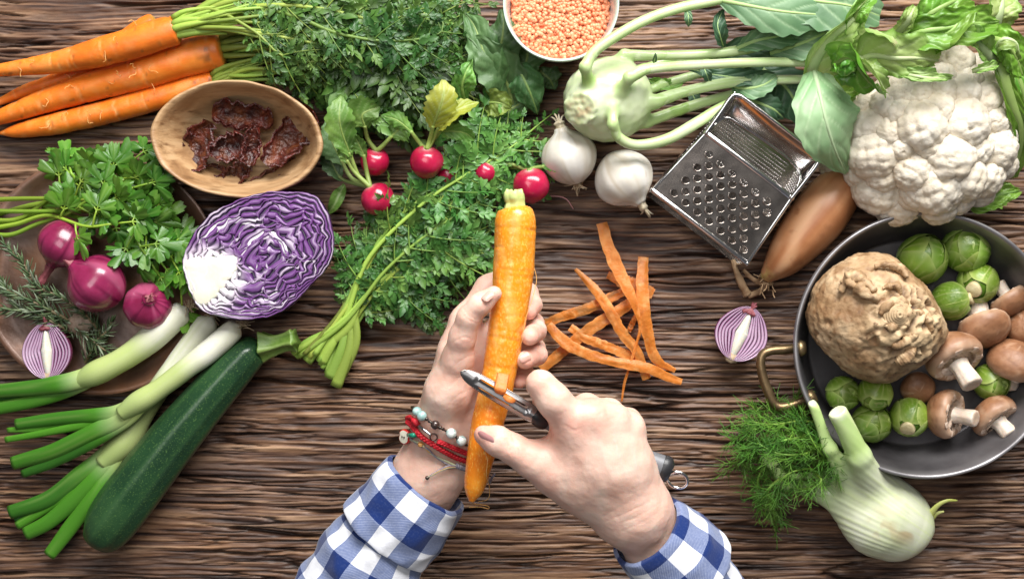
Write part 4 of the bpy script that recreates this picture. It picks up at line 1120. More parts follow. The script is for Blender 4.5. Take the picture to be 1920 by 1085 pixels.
# ---------------------------------------------------------------- radishes
M_RADISH = pmat('radish_skin', [(.3, (.30, .004, .032)), (.5, (.42, .008, .050)), (.72, (.52, .028, .085))], nscale=60, rough=.24, spec=.55, coat=.2, bump=.08, bscale=300, sss=.15, sssr=(1, .2, .25), attrs=(('pale', (.72, .42, .42)),))
M_RLEAF = pmat('radish_leaf', [(.3, (.060, .165, .025)), (.5, (.110, .250, .040)), (.72, (.20, .36, .075))], nscale=45, rough=.45, transl=.25, attrs=(('vein', (.26, .40, .14)), ('stalk', (.33, .46, .12))), bump=.4, bscale=260, bdist=.0012, orand=.25)
M_RLEAFD = pmat('dark_radish_leaf', [(.3, (.040, .110, .032)), (.5, (.070, .160, .050)), (.72, (.120, .23, .085))], nscale=45, rough=.50, transl=.15, attrs=(('vein', (.15, .27, .11)), ('stalk', (.28, .40, .12))), bump=.4, bscale=260, bdist=.0012, orand=.3)
M_RLEAFY = pmat('yellow_leaf', [(.3, (.26, .33, .025)), (.5, (.42, .43, .05)), (.72, (.52, .58, .18))], nscale=40, rough=.45, transl=.3, attrs=(('vein', (.52, .60, .25)), ('stalk', (.38, .5, .12))), bump=.3, bscale=260)
def radish(lb, cx, cy, z, rpx, ax, seed, leaves=(), tail=None):
    c = W(cx, cy, z); r = L(rpx, z); ax = unit(ax)
    t = thing('radish', lb, 'radish', (c[0], c[1], 0), 'radishes with leaves')
    m = M(); Q = spline([(0, -1.12), (.08, -1.06), (.34, -.92), (.76, -.62), (1.0, -.08), (.93, .40), (.66, .76), (.30, .90), (.12, .90)], 36) * r
    def fn(V, a, tt): V = V * (1 + .05 * pn(V, 1.3 / r, seed))[..., None]; return V
    lathe(m, Q, c, ax, 40, fn=fn, pale=np.linspace(0, 1, 36) ** 24 * .9 + .5 * (np.linspace(1, 0, 36) ** 22)); obj('bulb', m, M_RADISH, t)
    if tail is not None:
        m = M(); p0 = c - ax * r * 1.02; tube(m, spline(np.vstack([[p0], WP(tail)]), 16), np.linspace(.0011, .0003, 16), seg=6, pale=.8); obj('tail', m, M_RADISH, t)
    for (pet, wid, mat, kw) in leaves:
        m = M(); P = WP(pet); i = kw.get('split', max(1, len(P) // 2))
        st = np.vstack([[c + ax * r * .86], P[:i + 1]])
        SP = spline(st, 20); tube(m, SP, np.linspace(.0019, .0013, 20), seg=7, stalk=1.0, vein=0.0)
        lp = np.vstack([SP[-3:-2], P[i:]])
        tube(m, spline(lp, 18) - [0, 0, .0008], np.linspace(.0012, .0003, 18), seg=5, stalk=.8, vein=0.0)
        leaf(m, lp, [L(w * 1.22) for w in wid], n=44, k=9, curl=kw.get('curl', .15), ruffle=L(kw.get('ruf', 7)), rfreq=kw.get('rf', 6), nv=6, seed=seed * 9 + int(P[0][0] * 1e4) % 17, ser=.22, sfreq=8, vein_h=.0005, up=kw.get('up', (0, 0, 1)), ribw=.09)
        obj('leaf', m, mat, t)
    return t
radish('radish below the leafy sprig, nearest the dried tomato bowl', 703, 303, .022, 27, px_dir(.15, -.7, .5), 1, [
    ([(715, 276, .030), (735, 255, .034), (752, 240, .034), (775, 232, .030)], [3, 17, 22, 14, 1], M_RLEAF, dict(curl=-.2, split=1)),
    ([(690, 262, .03), (684, 236, .04), (680, 214, .044), (712, 200, .042)], [4, 20, 24, 18, 2], M_RLEAF, dict(split=1, curl=.2))])
radish('radish at the front left, standing alone on the wood', 708, 373, .028, 31, px_dir(-.45, -.75, .35), 2, [
    ([(672, 330, .030), (655, 285, .038), (640, 245, .046), (636, 215, .050), (640, 180, .046)], [3, 14, 20, 22, 15, 2], M_RLEAF, dict(split=1, curl=.25)),
    ([(660, 335, .022), (640, 300, .024), (622, 265, .026), (612, 225, .024)], [3, 18, 24, 16, 2], M_RLEAFD, dict(split=1, curl=.1)),
    ([(688, 325, .030), (682, 290, .036), (668, 262, .04), (655, 250, .042)], [3, 9, 12, 8, 1], M_RLEAF, dict(split=1, curl=.3)),
    ([(650, 340, .018), (635, 330, .018), (620, 300, .018), (612, 262, .016)], [3, 13, 16, 12, 2], M_RLEAFD, dict(split=1, curl=.2)),
    ([(664, 322, .032), (650, 300, .036), (645, 282, .038), (640, 268, .036)], [2, 8, 10, 8, 1], M_RLEAF, dict(split=1, curl=.3))])
radish('radish with a yellowing leaf, centre of the bunch', 800, 304, .036, 32, px_dir(.05, -.75, .55), 3, [
    ([(806, 262, .044), (812, 236, .054), (824, 205, .064), (832, 175, .068), (832, 150, .066)], [4, 17, 22, 23, 17, 3], M_RLEAFY, dict(split=1, curl=.1, ruf=3)),
    ([(812, 262, .042), (822, 240, .050), (846, 214, .058), (872, 200, .058), (897, 192, .054)], [4, 14, 18, 17, 13, 2], M_RLEAFY, dict(split=1, curl=-.25, ruf=4, up=(.3, .6, .7))),
    ([(808, 268, .038), (826, 246, .042), (850, 246, .044), (872, 250, .042), (890, 262, .036)], [3, 9, 12, 11, 9, 1], M_RLEAF, dict(split=1, curl=.3, ruf=6)),
    ([(790, 272, .034), (770, 246, .040), (745, 226, .042), (715, 216, .040)], [2, 8, 14, 10, 1], M_RLEAF, dict(split=1, curl=-.3))])
radish('radish half hidden behind the green fronds', 842, 326, .024, 25, px_dir(.3, -.6, .4), 4)
radish('small radish among the fronds, just left of the held carrot top', 910, 323, .028, 22, px_dir(.3, -.6, .4), 5)
radish('radish just right of the peeled carrot top', 996, 348, .034, 34, px_dir(-.1, -.8, .4), 6, [
    ([(985, 318, .030), (960, 308, .032), (942, 306, .03), (930, 304, .028)], [1, 5, 7, 4, 1], M_RLEAF, dict(split=1)),
    ([(1000, 316, .034), (1020, 312, .038), (1046, 305, .040), (1075, 296, .038)], [2, 10, 17, 15, 1], M_RLEAF, dict(split=1, curl=.25, ruf=6))],
    tail=[(1030, 368, .010), (1060, 372, .006), (1075, 392, .004)])

def build_leaf_pile():
    t = thing('radish_leaves', 'pile of broad dark green radish leaves beside the lentil bowl', 'radish leaves', W(930, 120))
    specs = [  # midrib points, half widths, material
        ([(935, 190, .026), (925, 140, .036), (906, 95, .042), (890, 50, .040), (872, 24, .036)], [6, 20, 30, 28, 20, 3], M_RLEAFD, .2),
        ([(962, 200, .022), (952, 160, .032), (930, 120, .040), (900, 85, .042), (878, 70, .04)], [6, 26, 36, 34, 22, 3], M_RLEAFD, .15),
        ([(925, 130, .024), (935, 100, .034), (942, 70, .040), (944, 40, .040), (940, 18, .036)], [6, 22, 32, 30, 20, 3], M_RLEAFD, -.2),
        ([(958, 120, .028), (975, 135, .036), (990, 165, .038), (1002, 195, .030), (1008, 214, .022)], [6, 20, 28, 24, 16, 2], M_RLEAFD, -.45),
        ([(1010, 130, .012), (1020, 140, .014), (1032, 150, .014), (1040, 168, .010)], [5, 20, 24, 16, 2], M_RLEAFD, -.2),
        ([(872, 190, .030), (866, 165, .042), (872, 140, .048), (885, 112, .046)], [4, 16, 20, 15, 2], M_RLEAF, .15),
        ([(904, 196, .026), (925, 192, .034), (945, 196, .036), (958, 205, .032)], [4, 18, 22, 16, 2], M_RLEAFY2, .2),
        ([(900, 240, .016), (930, 220, .022), (965, 200, .024), (1000, 180, .020)], [4, 16, 22, 18, 2], M_RLEAFD, -.3),
        ([(860, 110, .020), (870, 80, .028), (880, 50, .03), (870, 10, .028)], [4, 24, 28, 22, 2], M_RLEAFD, .2),
        ([(970, 150, .016), (985, 120, .018), (990, 90, .018), (985, 60, .016)], [4, 20, 28, 22, 2], M_RLEAFD, .1),
    ]
    for i, (mid, wd, mat, cu) in enumerate(specs):
        m = M(); P = WP(mid)
        tube(m, spline(P, 20) - [0, 0, .001], np.linspace(.0018, .0004, 20), seg=6, stalk=.8, vein=0.0)
        leaf(m, P, [L(w * 1.1) for w in wd], irr=.15, crinkle=L(5), n=54, k=11, curl=cu, ruffle=L(13), rfreq=5, nv=6, seed=30 + i, ser=.12, sfreq=6, vein_h=.0007, ribw=.08)
        obj('leaf', m, mat, t)
    # one loose leaf behind the cabbage
    t = M(); P = WP([(646, 346, .006), (636, 365, .012), (626, 385, .012), (612, 402, .006)])
    leaf(t, P, [L(w) for w in (2, 10, 12, 8, 1)], n=24, k=4, curl=.3, ruffle=L(4), nv=5, seed=3, vein_h=.0004)
    tag(obj('loose_leaf', t, M_RLEAF), 'single fallen green leaf between the cabbage and the lone radish', 'leaf')
M_RLEAFY2 = pmat('olive_leaf', [(.3, (.10, .16, .02)), (.7, (.20, .27, .05))], nscale=40, rough=.45, transl=.25, attrs=(('vein', (.30, .40, .14)), ('stalk', (.33, .46, .12))), bump=.4, bscale=260)
build_leaf_pile()

# ---------------------------------------------------------------- white onions
M_WONION = pmat('white_onion_skin', [(.3, (.56, .50, .41)), (.5, (.66, .62, .54)), (.72, (.73, .70, .65))], nscale=50, rough=.38, attrs=(('line', (.52, .45, .35)), ('pale', (.74, .72, .68))), sss=.15, sssr=(1, .8, .6), bump=.06, bscale=300, spots=((.42, .28, .14), 70, .66, .78))
M_WNECK = pmat('white_onion_neck', [(.3, (.45, .36, .22)), (.7, (.72, .66, .52))], nscale=160, rough=.6, bump=.4, bscale=500)
onion('white_onion', 'white onion touching the kohlrabi, root tuft towards the viewer', 'white onion', 1068, 297, .032, L(52, .032), px_dir(-.28, -.92, .1), M_WONION, neck=.30, seed=11, squash=1.0, grp='white onions', neckmat=M_WNECK, neckr=.20, tuft=16)
onion('white_onion', 'white onion beside the grater, dry neck pointing down right', 'white onion', 1168, 332, .032, L(56, .032), px_dir(.55, .82, .05), M_WONION, neck=.28, seed=12, squash=.95, grp='white onions', neckmat=M_WNECK, neckr=.16, roots=False)

# ---------------------------------------------------------------- kohlrabi
M_KOHL = pmat('kohlrabi', [(.3, (.46, .58, .28)), (.5, (.58, .67, .40)), (.72, (.68, .74, .53))], nscale=32, rough=.32, sss=.2, sssr=(.7, 1, .4), attrs=(('green', (.27, .46, .08)), ('scar', (.52, .42, .24))), bump=.06, bscale=300, coat=.15)
M_KLEAF = pmat('kohlrabi_leaf', [(.3, (.075, .165, .075)), (.5, (.120, .235, .110)), (.72, (.19, .32, .17))], nscale=30, rough=.50, transl=.15, attrs=(('vein', (.36, .50, .30)), ('stalk', (.45, .62, .24))), bump=.2, bscale=200)
M_KLEAFD = pmat('kohlrabi_leaf_dark', [(.3, (.025, .070, .035)), (.5, (.045, .110, .055)), (.72, (.080, .16, .085))], nscale=30, rough=.45, transl=.12, attrs=(('vein', (.20, .32, .20)), ('stalk', (.45, .62, .24))), bump=.2, bscale=200)
def build_kohlrabi():
    c = W(1140, 188, .042)
    t = thing('kohlrabi', 'pale green kohlrabi with long stalks and leaves spreading right', 'kohlrabi', (c[0], c[1], 0))
    stems = [  # base on the bulb then path, half widths
        ([(1098, 150, .074), (1097, 126, .080), (1112, 100, .080), (1137, 80, .080), (1199, 43, .078), (1268, 17, .072), (1362, -4, .066), (1450, -30, .06)], [15, 11, 10, 10, 10, 10, 10, 9]),
        ([(1150, 130, .050), (1170, 104, .050), (1249, 104, .050), (1330, 101, .050), (1400, 92, .050), (1501, 66, .048)], [14, 11, 9, 9, 10, 9]),
        ([(1168, 168, .076), (1180, 145, .080), (1214, 130, .078), (1307, 122, .068), (1423, 117, .058), (1515, 117, .05)], [15, 11, 10, 9, 9, 9]),
        ([(1205, 205, .052), (1228, 191, .054), (1288, 171, .052), (1385, 153, .046), (1508, 149, .04)], [17, 13, 10, 10, 8]),
        ([(1190, 235, .040), (1212, 229, .038), (1288, 202, .036), (1365, 180, .034), (1440, 165, .03)], [14, 11, 10, 9, 8]),
        ([(1150, 205, .074), (1149, 232, .072), (1158, 256, .066), (1192, 272, .060), (1249, 262, .054), (1307, 230, .048), (1345, 206, .044), (1400, 180, .04)], [13, 10, 10, 10, 11, 11, 10, 9]),
        ([(1200, 180, .030), (1240, 160, .028), (1307, 140, .026), (1400, 120, .024)], [12, 9, 8, 7]),
        ([(1170, 130, .030), (1260, 112, .028), (1340, 112, .026), (1420, 120, .024)], [10, 8, 7, 6]),
    ]
    pr = []
    R = L(79, .045)
    pr.append((c + [-.001, 0, 0], c + [.002, .001, 0], R * .99, R * .99, .01))
    pr.append((W(1108, 194, .055), W(1096, 200, .06), L(46, .05), L(33, .06), .014))
    for pts, hw in stems:
        a, b, d = WP(pts[:3]); ra, rb, rd = [L(h, p[2]) for h, p in zip(hw[:3], pts[:3])]
        pr.append((a + (c - a) * .14, b, ra * .78, rb * .95, .0045)); pr.append((b, d, rb * .95, rd, .003))
    V, F = sdf_mesh(pr, .0011)
    V = smooth_mesh(V, F, 2)
    dscar = np.linalg.norm((V - W(1086, 203, .075)) * [1, 1, .5], axis=1)
    rr = dscar / L(30, .07)
    N = vnormals(V, F)
    ring = np.exp(-((rr - .95) / .18) ** 2) * .0016 - .0022 * np.exp(-(rr / .6) ** 2) + .0012 * pn(V, 220, 14) * (rr < 1.15)
    V = V + N * (ring + .0005 * pn(V, 160, 4))[:, None]
    dst = np.full(len(V), 1.0)
    for p in pr[2:]:
        a, b = p[0], p[1]; ba = b - a; tt = np.clip(((V - a) @ ba) / ba.dot(ba), 0, 1); dst = np.minimum(dst, np.linalg.norm(V - a - tt[:, None] * ba, axis=1) - (p[2] + (p[3] - p[2]) * tt))
    m = M(); m.add(V, F, green=np.clip(.42 * sst(.0035, .000, dst) + .35 * sst(.25, .6, pn(V, 50, 2)), 0, 1), scar=np.clip(sst(1.05, .55, rr) * (.35 + .6 * sst(-.1, .4, pn(V, 260, 3))) + .35 * np.exp(-((rr - 1) / .2) ** 2) * sst(0, .4, pn(V, 200, 8)), 0, 1))
    obj('bulb', m, M_KOHL, t)
    so = []
    for i, (pts, hw) in enumerate(stems):
        m = M(); sweep(m, WP(pts)[1:], [L(h, p[2]) for h, p in zip(hw, pts)][1:], 50, 16, flat=.9, fn=lambda u, a, V: 1 + .03 * pn(V, 60, i), afn=lambda u, a, V: dict(green=.15 + .6 * sst(.2, 1, .5 + .5 * np.sin(a * 3 + i)) * .6, scar=0 * u))
        so.append(obj('stalk', m, M_KOHL, t))
    leaves = [
        ([(1340, -2, .066), (1400, 10, .076), (1470, 22, .078), (1570, 30, .070)], [4, 30, 44, 34, 10], M_KLEAF, -.12, 5),
        ([(1450, -20, .066), (1520, 0, .072), (1590, 10, .070), (1650, 30, .06)], [20, 46, 56, 46, 20], M_KLEAF, .1, 6),
        ([(1356, 86, .052), (1350, 66, .062), (1346, 44, .064), (1356, 18, .060)], [3, 12, 14, 10, 2], M_KLEAFD, .6, 4),
        ([(1380, 92, .052), (1420, 76, .060), (1470, 66, .060), (1510, 55, .054)], [4, 18, 24, 22, 6], M_KLEAF, .3, 6),
        ([(1445, 100, .050), (1490, 86, .058), (1530, 70, .060), (1590, 40, .052)], [5, 26, 38, 34, 8], M_KLEAF, .15, 6),
        ([(1330, 110, .034), (1380, 95, .04), (1450, 92, .042), (1520, 100, .036)], [4, 20, 30, 26, 8], M_KLEAFD, .2, 8),
        ([(1290, 128, .040), (1340, 140, .046), (1400, 146, .048), (1452, 140, .042)], [3, 10, 16, 14, 3], M_KLEAFD, .2, 8),
        ([(1370, 160, .040), (1400, 166, .048), (1430, 160, .050), (1456, 144, .046)], [4, 18, 24, 18, 3], M_KLEAF, .3, 7),
        ([(1400, 185, .030), (1430, 196, .036), (1452, 206, .036), (1470, 222, .028)], [4, 18, 22, 16, 2], M_KLEAFD, .1, 6),
        ([(1215, 150, .026), (1240, 158, .030), (1262, 160, .030), (1280, 152, .026)], [2, 9, 12, 9, 2], M_RLEAF, .2, 8),
        ([(1290, 168, .026), (1300, 180, .03), (1306, 196, .03), (1304, 208, .026)], [2, 9, 11, 8, 2], M_KLEAFD, .2, 4),
        ([(1430, 130, .022), (1470, 160, .024), (1490, 190, .024), (1500, 230, .018)], [6, 34, 44, 36, 8], M_KLEAFD, .1, 8),
        ([(1340, 140, .018), (1390, 150, .02), (1440, 150, .02), (1500, 150, .018)], [6, 24, 34, 30, 8], M_KLEAFD, .1, 8),
        ([(1318, 120, .05), (1322, 132, .054), (1326, 142, .054), (1330, 156, .05)], [2, 8, 10, 8, 1], M_KLEAFD, .2, 4),
        ([(1284, 16, .07), (1290, 26, .072), (1291, 38, .072), (1291, 50, .068)], [1, 6, 7.5, 6, 1], M_KLEAF, .2, 1),
        ([(1226, 118, .072), (1228, 110, .076), (1229, 104, .078), (1229, 100, .078)], [1, 4, 4, 3, .5], M_KLEAFD, .2, 1),
    ]
    for i, (mid, wd, mat, cu, ru) in enumerate(leaves):
        m = M(); P = WP(mid)
        tube(m, spline(P, 20) - [0, 0, .0008], np.linspace(.0020 if max(wd) > 20 else .0008, .0004, 20), seg=6, stalk=.9, vein=0.0)
        leaf(m, P, [L(w, .05) for w in wd], n=60, k=12, curl=cu, ruffle=L(ru), rfreq=6, nv=5, seed=60 + i, ser=.16, sfreq=7, vein_h=.0007, ribw=.06, vth=.08)
        obj('leaf', m, mat, t)
build_kohlrabi()

# ---------------------------------------------------------------- peelings
M_PEEL = pmat('carrot_peel', [(.3, (.56, .190, .022)), (.5, (.70, .28, .045)), (.72, (.78, .40, .11))], nscale=110, rough=.40, transl=.42, attrs=(('pale', (.80, .45, .14)), ('dirt', (.36, .19, .06))), bump=.5, bscale=500)
def peel(lb, pts, hw, seed, dirt=.0, twist=0.0):
    P = spline(WP(pts), 60); Wd = np.interp(np.linspace(0, 1, 60), np.linspace(0, 1, len(hw)), hw) * S * 1.08
    T, N, B = frames(P); s = np.linspace(-1, 1, 9); V = []
    tw = twist * np.linspace(0, 1, 60) ** 2
    Bt = B * np.cos(tw)[:, None] + N * np.sin(tw)[:, None]; Nt = -B * np.sin(tw)[:, None] + N * np.cos(tw)[:, None]
    e = 1 + .16 * pn(stack([np.linspace(0, 26, 60)[:, None] + 0 * s, np.sign(s)[None] * 3 + seed], -1), 1, seed)
    top = P[:, None] + Bt[:, None] * (s[None] * Wd[:, None] * e)[..., None] + Nt[:, None] * (.0005 * (1 - s[None] ** 2) + .0009 * pn(stack([np.linspace(0, 7, 60)[:, None], s[None] + seed], -1), 1, 3))[..., None]
    bot = top - Nt[:, None] * (.0005 * (1 - .8 * s[None] ** 4))[..., None]
    tt = np.linspace(0, 1, 60)[:, None] + 0 * s[None]
    lines = np.clip(sst(.3, .6, pn(stack([tt * 34 + seed, s[None] * .8], -1), 1, seed)) * .85 + sst(.75, 1., np.abs(s[None])) * .3 + 0 * tt, 0, 1)
    dt = np.clip(dirt * sst(-.3, .4, pn(stack([tt * 9, s[None] * 1.5 + seed], -1), 1, 7)), 0, 1)
    m = M(); m.add(top.reshape(-1, 3), gridfaces(60, 9), pale=lines.ravel(), dirt=dt.ravel()); m.add(bot.reshape(-1, 3), gridfaces(60, 9, flip=True), pale=.6, dirt=0.0)
    tag(obj('carrot_peel', m, M_PEEL), lb, 'carrot peel', 'strips of carrot peel on the table')
z5 = lambda pts: [(990 + x / 3.013, 400 + y / 3.013, z) for x, y, z in pts]
peel('long carrot peel tapering to a curled thread, topmost of the heap', z5([(415, 55, .012), (450, 180, .014), (515, 330, .016), (580, 460, .018), (612, 550, .016), (634, 640, .013), (612, 740, .011), (575, 860, .008), (545, 960, .005), (530, 1060, .003)]), [9.5, 11, 11.5, 10.5, 7, 3.2, 2.6, 2.4, 2.2, 1.6], 1, .1)
peel('upright carrot peel at the right of the heap', z5([(652, 248, .006), (646, 400, .012), (658, 560, .014), (690, 740, .010), (735, 835, .006), (832, 888, .004)]), [8.5, 11, 11, 9.5, 9, 4], 2, .1)
peel('slanting carrot peel with a pointed upper left end', z5([(268, 316, .006), (370, 420, .010), (450, 530, .013), (530, 670, .012), (620, 790, .009), (672, 935, .005)]), [3, 8, 9.5, 9, 8, 8], 3, .45)
peel('brownish carrot peel reaching left towards the fingers', z5([(70, 632, .003), (200, 580, .005), (350, 532, .007), (520, 450, .007), (575, 420, .006)]), [7, 8.5, 9, 9, 7], 4, .8)
peel('carrot peel running from the fingertips to the top of the heap', z5([(75, 882, .003), (180, 790, .004), (330, 668, .007), (480, 570, .009), (600, 490, .009), (640, 462, .008)]), [8, 10, 10, 10, 10, 8], 5, .35)
peel('long carrot peel across the bottom of the heap', z5([(115, 628, .006), (200, 720, .010), (330, 790, .010), (500, 840, .010), (670, 872, .009), (780, 920, .006), (868, 952, .003)]), [7, 10, 9, 8, 9, 8.5, 6], 6, .15)
peel('short carrot peel tucked under the long bottom one', z5([(238, 642, .004), (330, 705, .007), (450, 752, .007), (590, 812, .006), (660, 860, .005)]), [7, 8.5, 8, 8, 6], 7, .1)
peel('broad carrot peel lying lowest under the others', z5([(450, 345, .002), (540, 385, .003), (620, 415, .003), (708, 455, .003)]), [6, 12, 12, 9], 8, .4)
peel('tiny carrot peel sliver between two strips', z5([(568, 668, .002), (592, 615, .003), (612, 570, .003)]), [4, 5, 3], 9, .5)
# ---------------------------------------------------------------- box grater lying on its back
M_STEEL = pmat('polished_steel', [(.3, (.62, .60, .59)), (.7, (.78, .76, .75))], nscale=40, rough=.14, metal=1.0, bump=.04, bscale=60, bdist=.002, rvar=.07)
M_STEELD = pmat('darkened_steel', [(.3, (.25, .215, .19)), (.7, (.42, .375, .34))], nscale=50, rough=.22, metal=1.0, bump=.05, bscale=80, bdist=.002, rvar=.1)  # the grater's dark warm reflections are put into this base colour
def build_grater():
    from mathutils import geometry
    zf = lambda v: .050 + .010 * v
    A, B_, C, D = W(1224, 357, .050), W(1401, 493, .050), W(1484, 371, .060), W(1324, 249, .060)
    t = thing('box_grater', 'shiny steel box grater lying flat, coarse holes facing up', 'grater', W(1380, 330))
    def Pt(u, v, dz=0.0): return (A * (1 - u) + B_ * u) * (1 - v) + (D * (1 - u) + C * u) * v + np.array([0, 0, dz])
    ex, ey = unit(B_ - A), unit(D - A); en = unit(np.cross(ex, ey))
    # holes in photo pixels, lattice read off the photograph
    holes = []
    for i in range(-4, 6):
        for j in range(0, 8):
            x = 335 + 56.5 * i; y = 335 + 45.4 * i + 54 * j
            if i < 0: y += -54 * 0
            holes.append((1200 + x / 2.584, 160 + y / 2.584))
    # invert to (u,v) by least squares on the near planar quad
    def inv(px, py):
        u = v = .5
        for _ in range(12):
            p = Pt(u, v); q = W(px, py, p[2]); d = q - p; du = Pt(u + 1e-3, v) - p; dv = Pt(u, v + 1e-3) - p
            Mx = np.array([[du[0], dv[0]], [du[1], dv[1]]]) / 1e-3; s = np.linalg.solve(Mx, d[:2]); u += s[0]; v += s[1]
        return u, v
    w_, h_ = np.linalg.norm(B_ - A), np.linalg.norm(D - A)
    uv = [inv(*h) for h in holes]; uv = [(u, v) for u, v in uv if .09 < u < .93 and .08 < v < .93]
    rh = .0030
    outer = [(0, 0), (1, 0), (1, 1), (0, 1)]
    verts = [Vector((u * w_, v * h_)) for u, v in outer]; faces = [list(range(4))]; edges = []
    for u, v in uv:
        k0 = len(verts); n = 14
        for q in range(n):
            a = 2 * math.pi * q / n; verts.append(Vector((u * w_ + rh * math.cos(a), v * h_ + rh * math.sin(a) * .9)))
        edges += [(k0 + q, k0 + (q + 1) % n) for q in range(n)]
    edges += [(0, 1), (1, 2), (2, 3), (3, 0)]
    res = geometry.delaunay_2d_cdt(verts, edges, [], 1, 1e-7)
    cv, cf = res[0], res[2]
    keep = []
    hc = np.array([(u * w_, v * h_) for u, v in uv])
    for f in cf:
        ce = np.mean([cv[i][:] for i in f], 0)
        if (((hc - ce) / [1, .9]) ** 2).sum(1).min() > (rh * .93) ** 2: keep.append(tuple(f))
    m = M(); m.add(np.array([Pt(p[0] / w_, p[1] / h_) for p in cv]), keep); fo = obj('coarse_face', m, M_STEELD, t, smooth=False)
    for u, v in uv:                                   # raised cutting lip at the lower side of every hole
        m = M(); c = Pt(u, v); a = np.linspace(math.pi * .98, math.pi * 2.02, 13)
        rows = []
        for k, (rr, zz) in enumerate(((1.22, .0), (1.10, .0005), (.98, .0009), (.88, .0006))):
            rows.append(c + ex * (np.cos(a) * rh * rr)[:, None] + ey * (np.sin(a) * rh * .9 * rr)[:, None] + en * (zz * np.sin(np.linspace(0, math.pi, 13)) ** .6 + .0001)[:, None])
        m.add(np.vstack(rows), gridfaces(4, 13, flip=True)); obj('lip', m, M_STEELD, t)
    # frame rods round the face
    for p, q, r in ((A, B_, .0021), (A, D, .0014), (B_, C, .0017), (D, C, .0022)):
        m = M(); tube(m, np.array([p - en * .0012, (p + q) / 2 - en * .0012, q - en * .0012]), r, seg=10, round_caps=True); obj('frame_rod', m, M_STEEL, t)
    # sides and back
    z0 = .004
    E, Fp = W(1376, 176, .064), W(1536, 296, .064)
    def low(p, k=.0): return np.array([p[0], p[1], z0]) + (np.array([W(1380, 330)[0], W(1380, 330)[1], z0]) - np.array([p[0], p[1], z0])) * k
    Ab, Bb, Eb, Fb = low(A, .0), low(B_, .0), low(E, .05), low(Fp, .05)
    def panel(name, a, b, c, d, mat, nu=2, nv=2, thick=.0007):
        m = M(); n = unit(np.cross(b - a, d - a))
        u = np.linspace(0, 1, nu)[:, None, None]; v = np.linspace(0, 1, nv)[None, :, None]
        V = (a * (1 - u) + b * u) * (1 - v) + (d * (1 - u) + c * u) * v
        m.add(V.reshape(-1, 3), gridfaces(nu, nv)); m.add((V - n * thick).reshape(-1, 3), gridfaces(nu, nv, flip=True)); return obj(name, m, mat, t, smooth=False)
    panel('fine_face', Ab, Bb, Fb, Eb, M_STEELD)
    panel('side_face', A, Ab, Eb, E + (D - E) * .0, M_STEEL)
    panel('side_face', Bb, B_, Fp, Fb, M_STEEL)
    # burrs: rows of tiny studs on the back face (seen through the handle) and on the two sides
    def studs(name, a, b, c, d, nu, nv, n, r, u0=.04, u1=.96, v0=.04, v1=.96):
        m = M(); V0, F0 = ico(1); F0 = np.array(F0)
        for i in range(nu):
            for j in range(nv):
                u = u0 + (u1 - u0) * (i + .5 * (j % 2)) / nu; v = v0 + (v1 - v0) * j / (nv - 1)
                p = (a * (1 - u) + b * u) * (1 - v) + (d * (1 - u) + c * u) * v
                m.add(p + V0 * r, F0)
        o = obj(name, m, M_STEEL, t); o['kind'] = 'stuff'
    studs('burrs', Ab, Bb, Fb, Eb, 34, 14, None, .0008, .10, .92, .56, .96)
    studs('burrs', A, Ab, Eb, E, 12, 34, None, .0009); studs('burrs', Bb, B_, Fp, Fb, 8, 30, None, .0011)
    # broad curved handle band across the top end
    up_path = WP([(1324, 249, .061), (1350, 212, .063), (1371, 182, .065), (1384, 179, .065), (1400, 188, .065), (1455, 230, .065), (1510, 272, .065), (1530, 290, .065), (1534, 304, .064), (1512, 335, .062), (1484, 371, .061)])
    lo_path = WP([(1324, 251, .056), (1338, 236, .050), (1352, 224, .049), (1362, 221, .049), (1376, 226, .049), (1430, 262, .049), (1474, 294, .049), (1494, 316, .049), (1500, 330, .050), (1497, 346, .052), (1486, 369, .056)])
    U, Lo = spline(up_path, 70), spline(lo_path, 70); m = M()
    k = np.linspace(0, 1, 9)[:, None, None]; mid = U[None] * (1 - k) + Lo[None] * k
    mid = mid + (np.sin(k * math.pi) * .002) * np.array([.55, .8, 0])
    m.add(mid.reshape(-1, 3), gridfaces(9, 70)); m.add((mid + np.array([.0006, .0008, 0])).reshape(-1, 3), gridfaces(9, 70, flip=True)); hb = obj('handle', m, M_STEEL, t)
    m = M(); tube(m, U, .0016, seg=8, round_caps=True); obj('rim', m, M_STEEL, hb)
    m = M(); tube(m, Lo, .0011, seg=8, round_caps=True); obj('rim', m, M_STEEL, hb)
    for p, q in ((D, E), (C, Fp), (A, Ab), (B_, Bb)):
        m = M(); tube(m, np.array([p, (p + q) / 2, q + (q - p) * .03]), .0010, seg=8, round_caps=True); obj('corner_rod', m, M_STEEL, t)
build_grater()

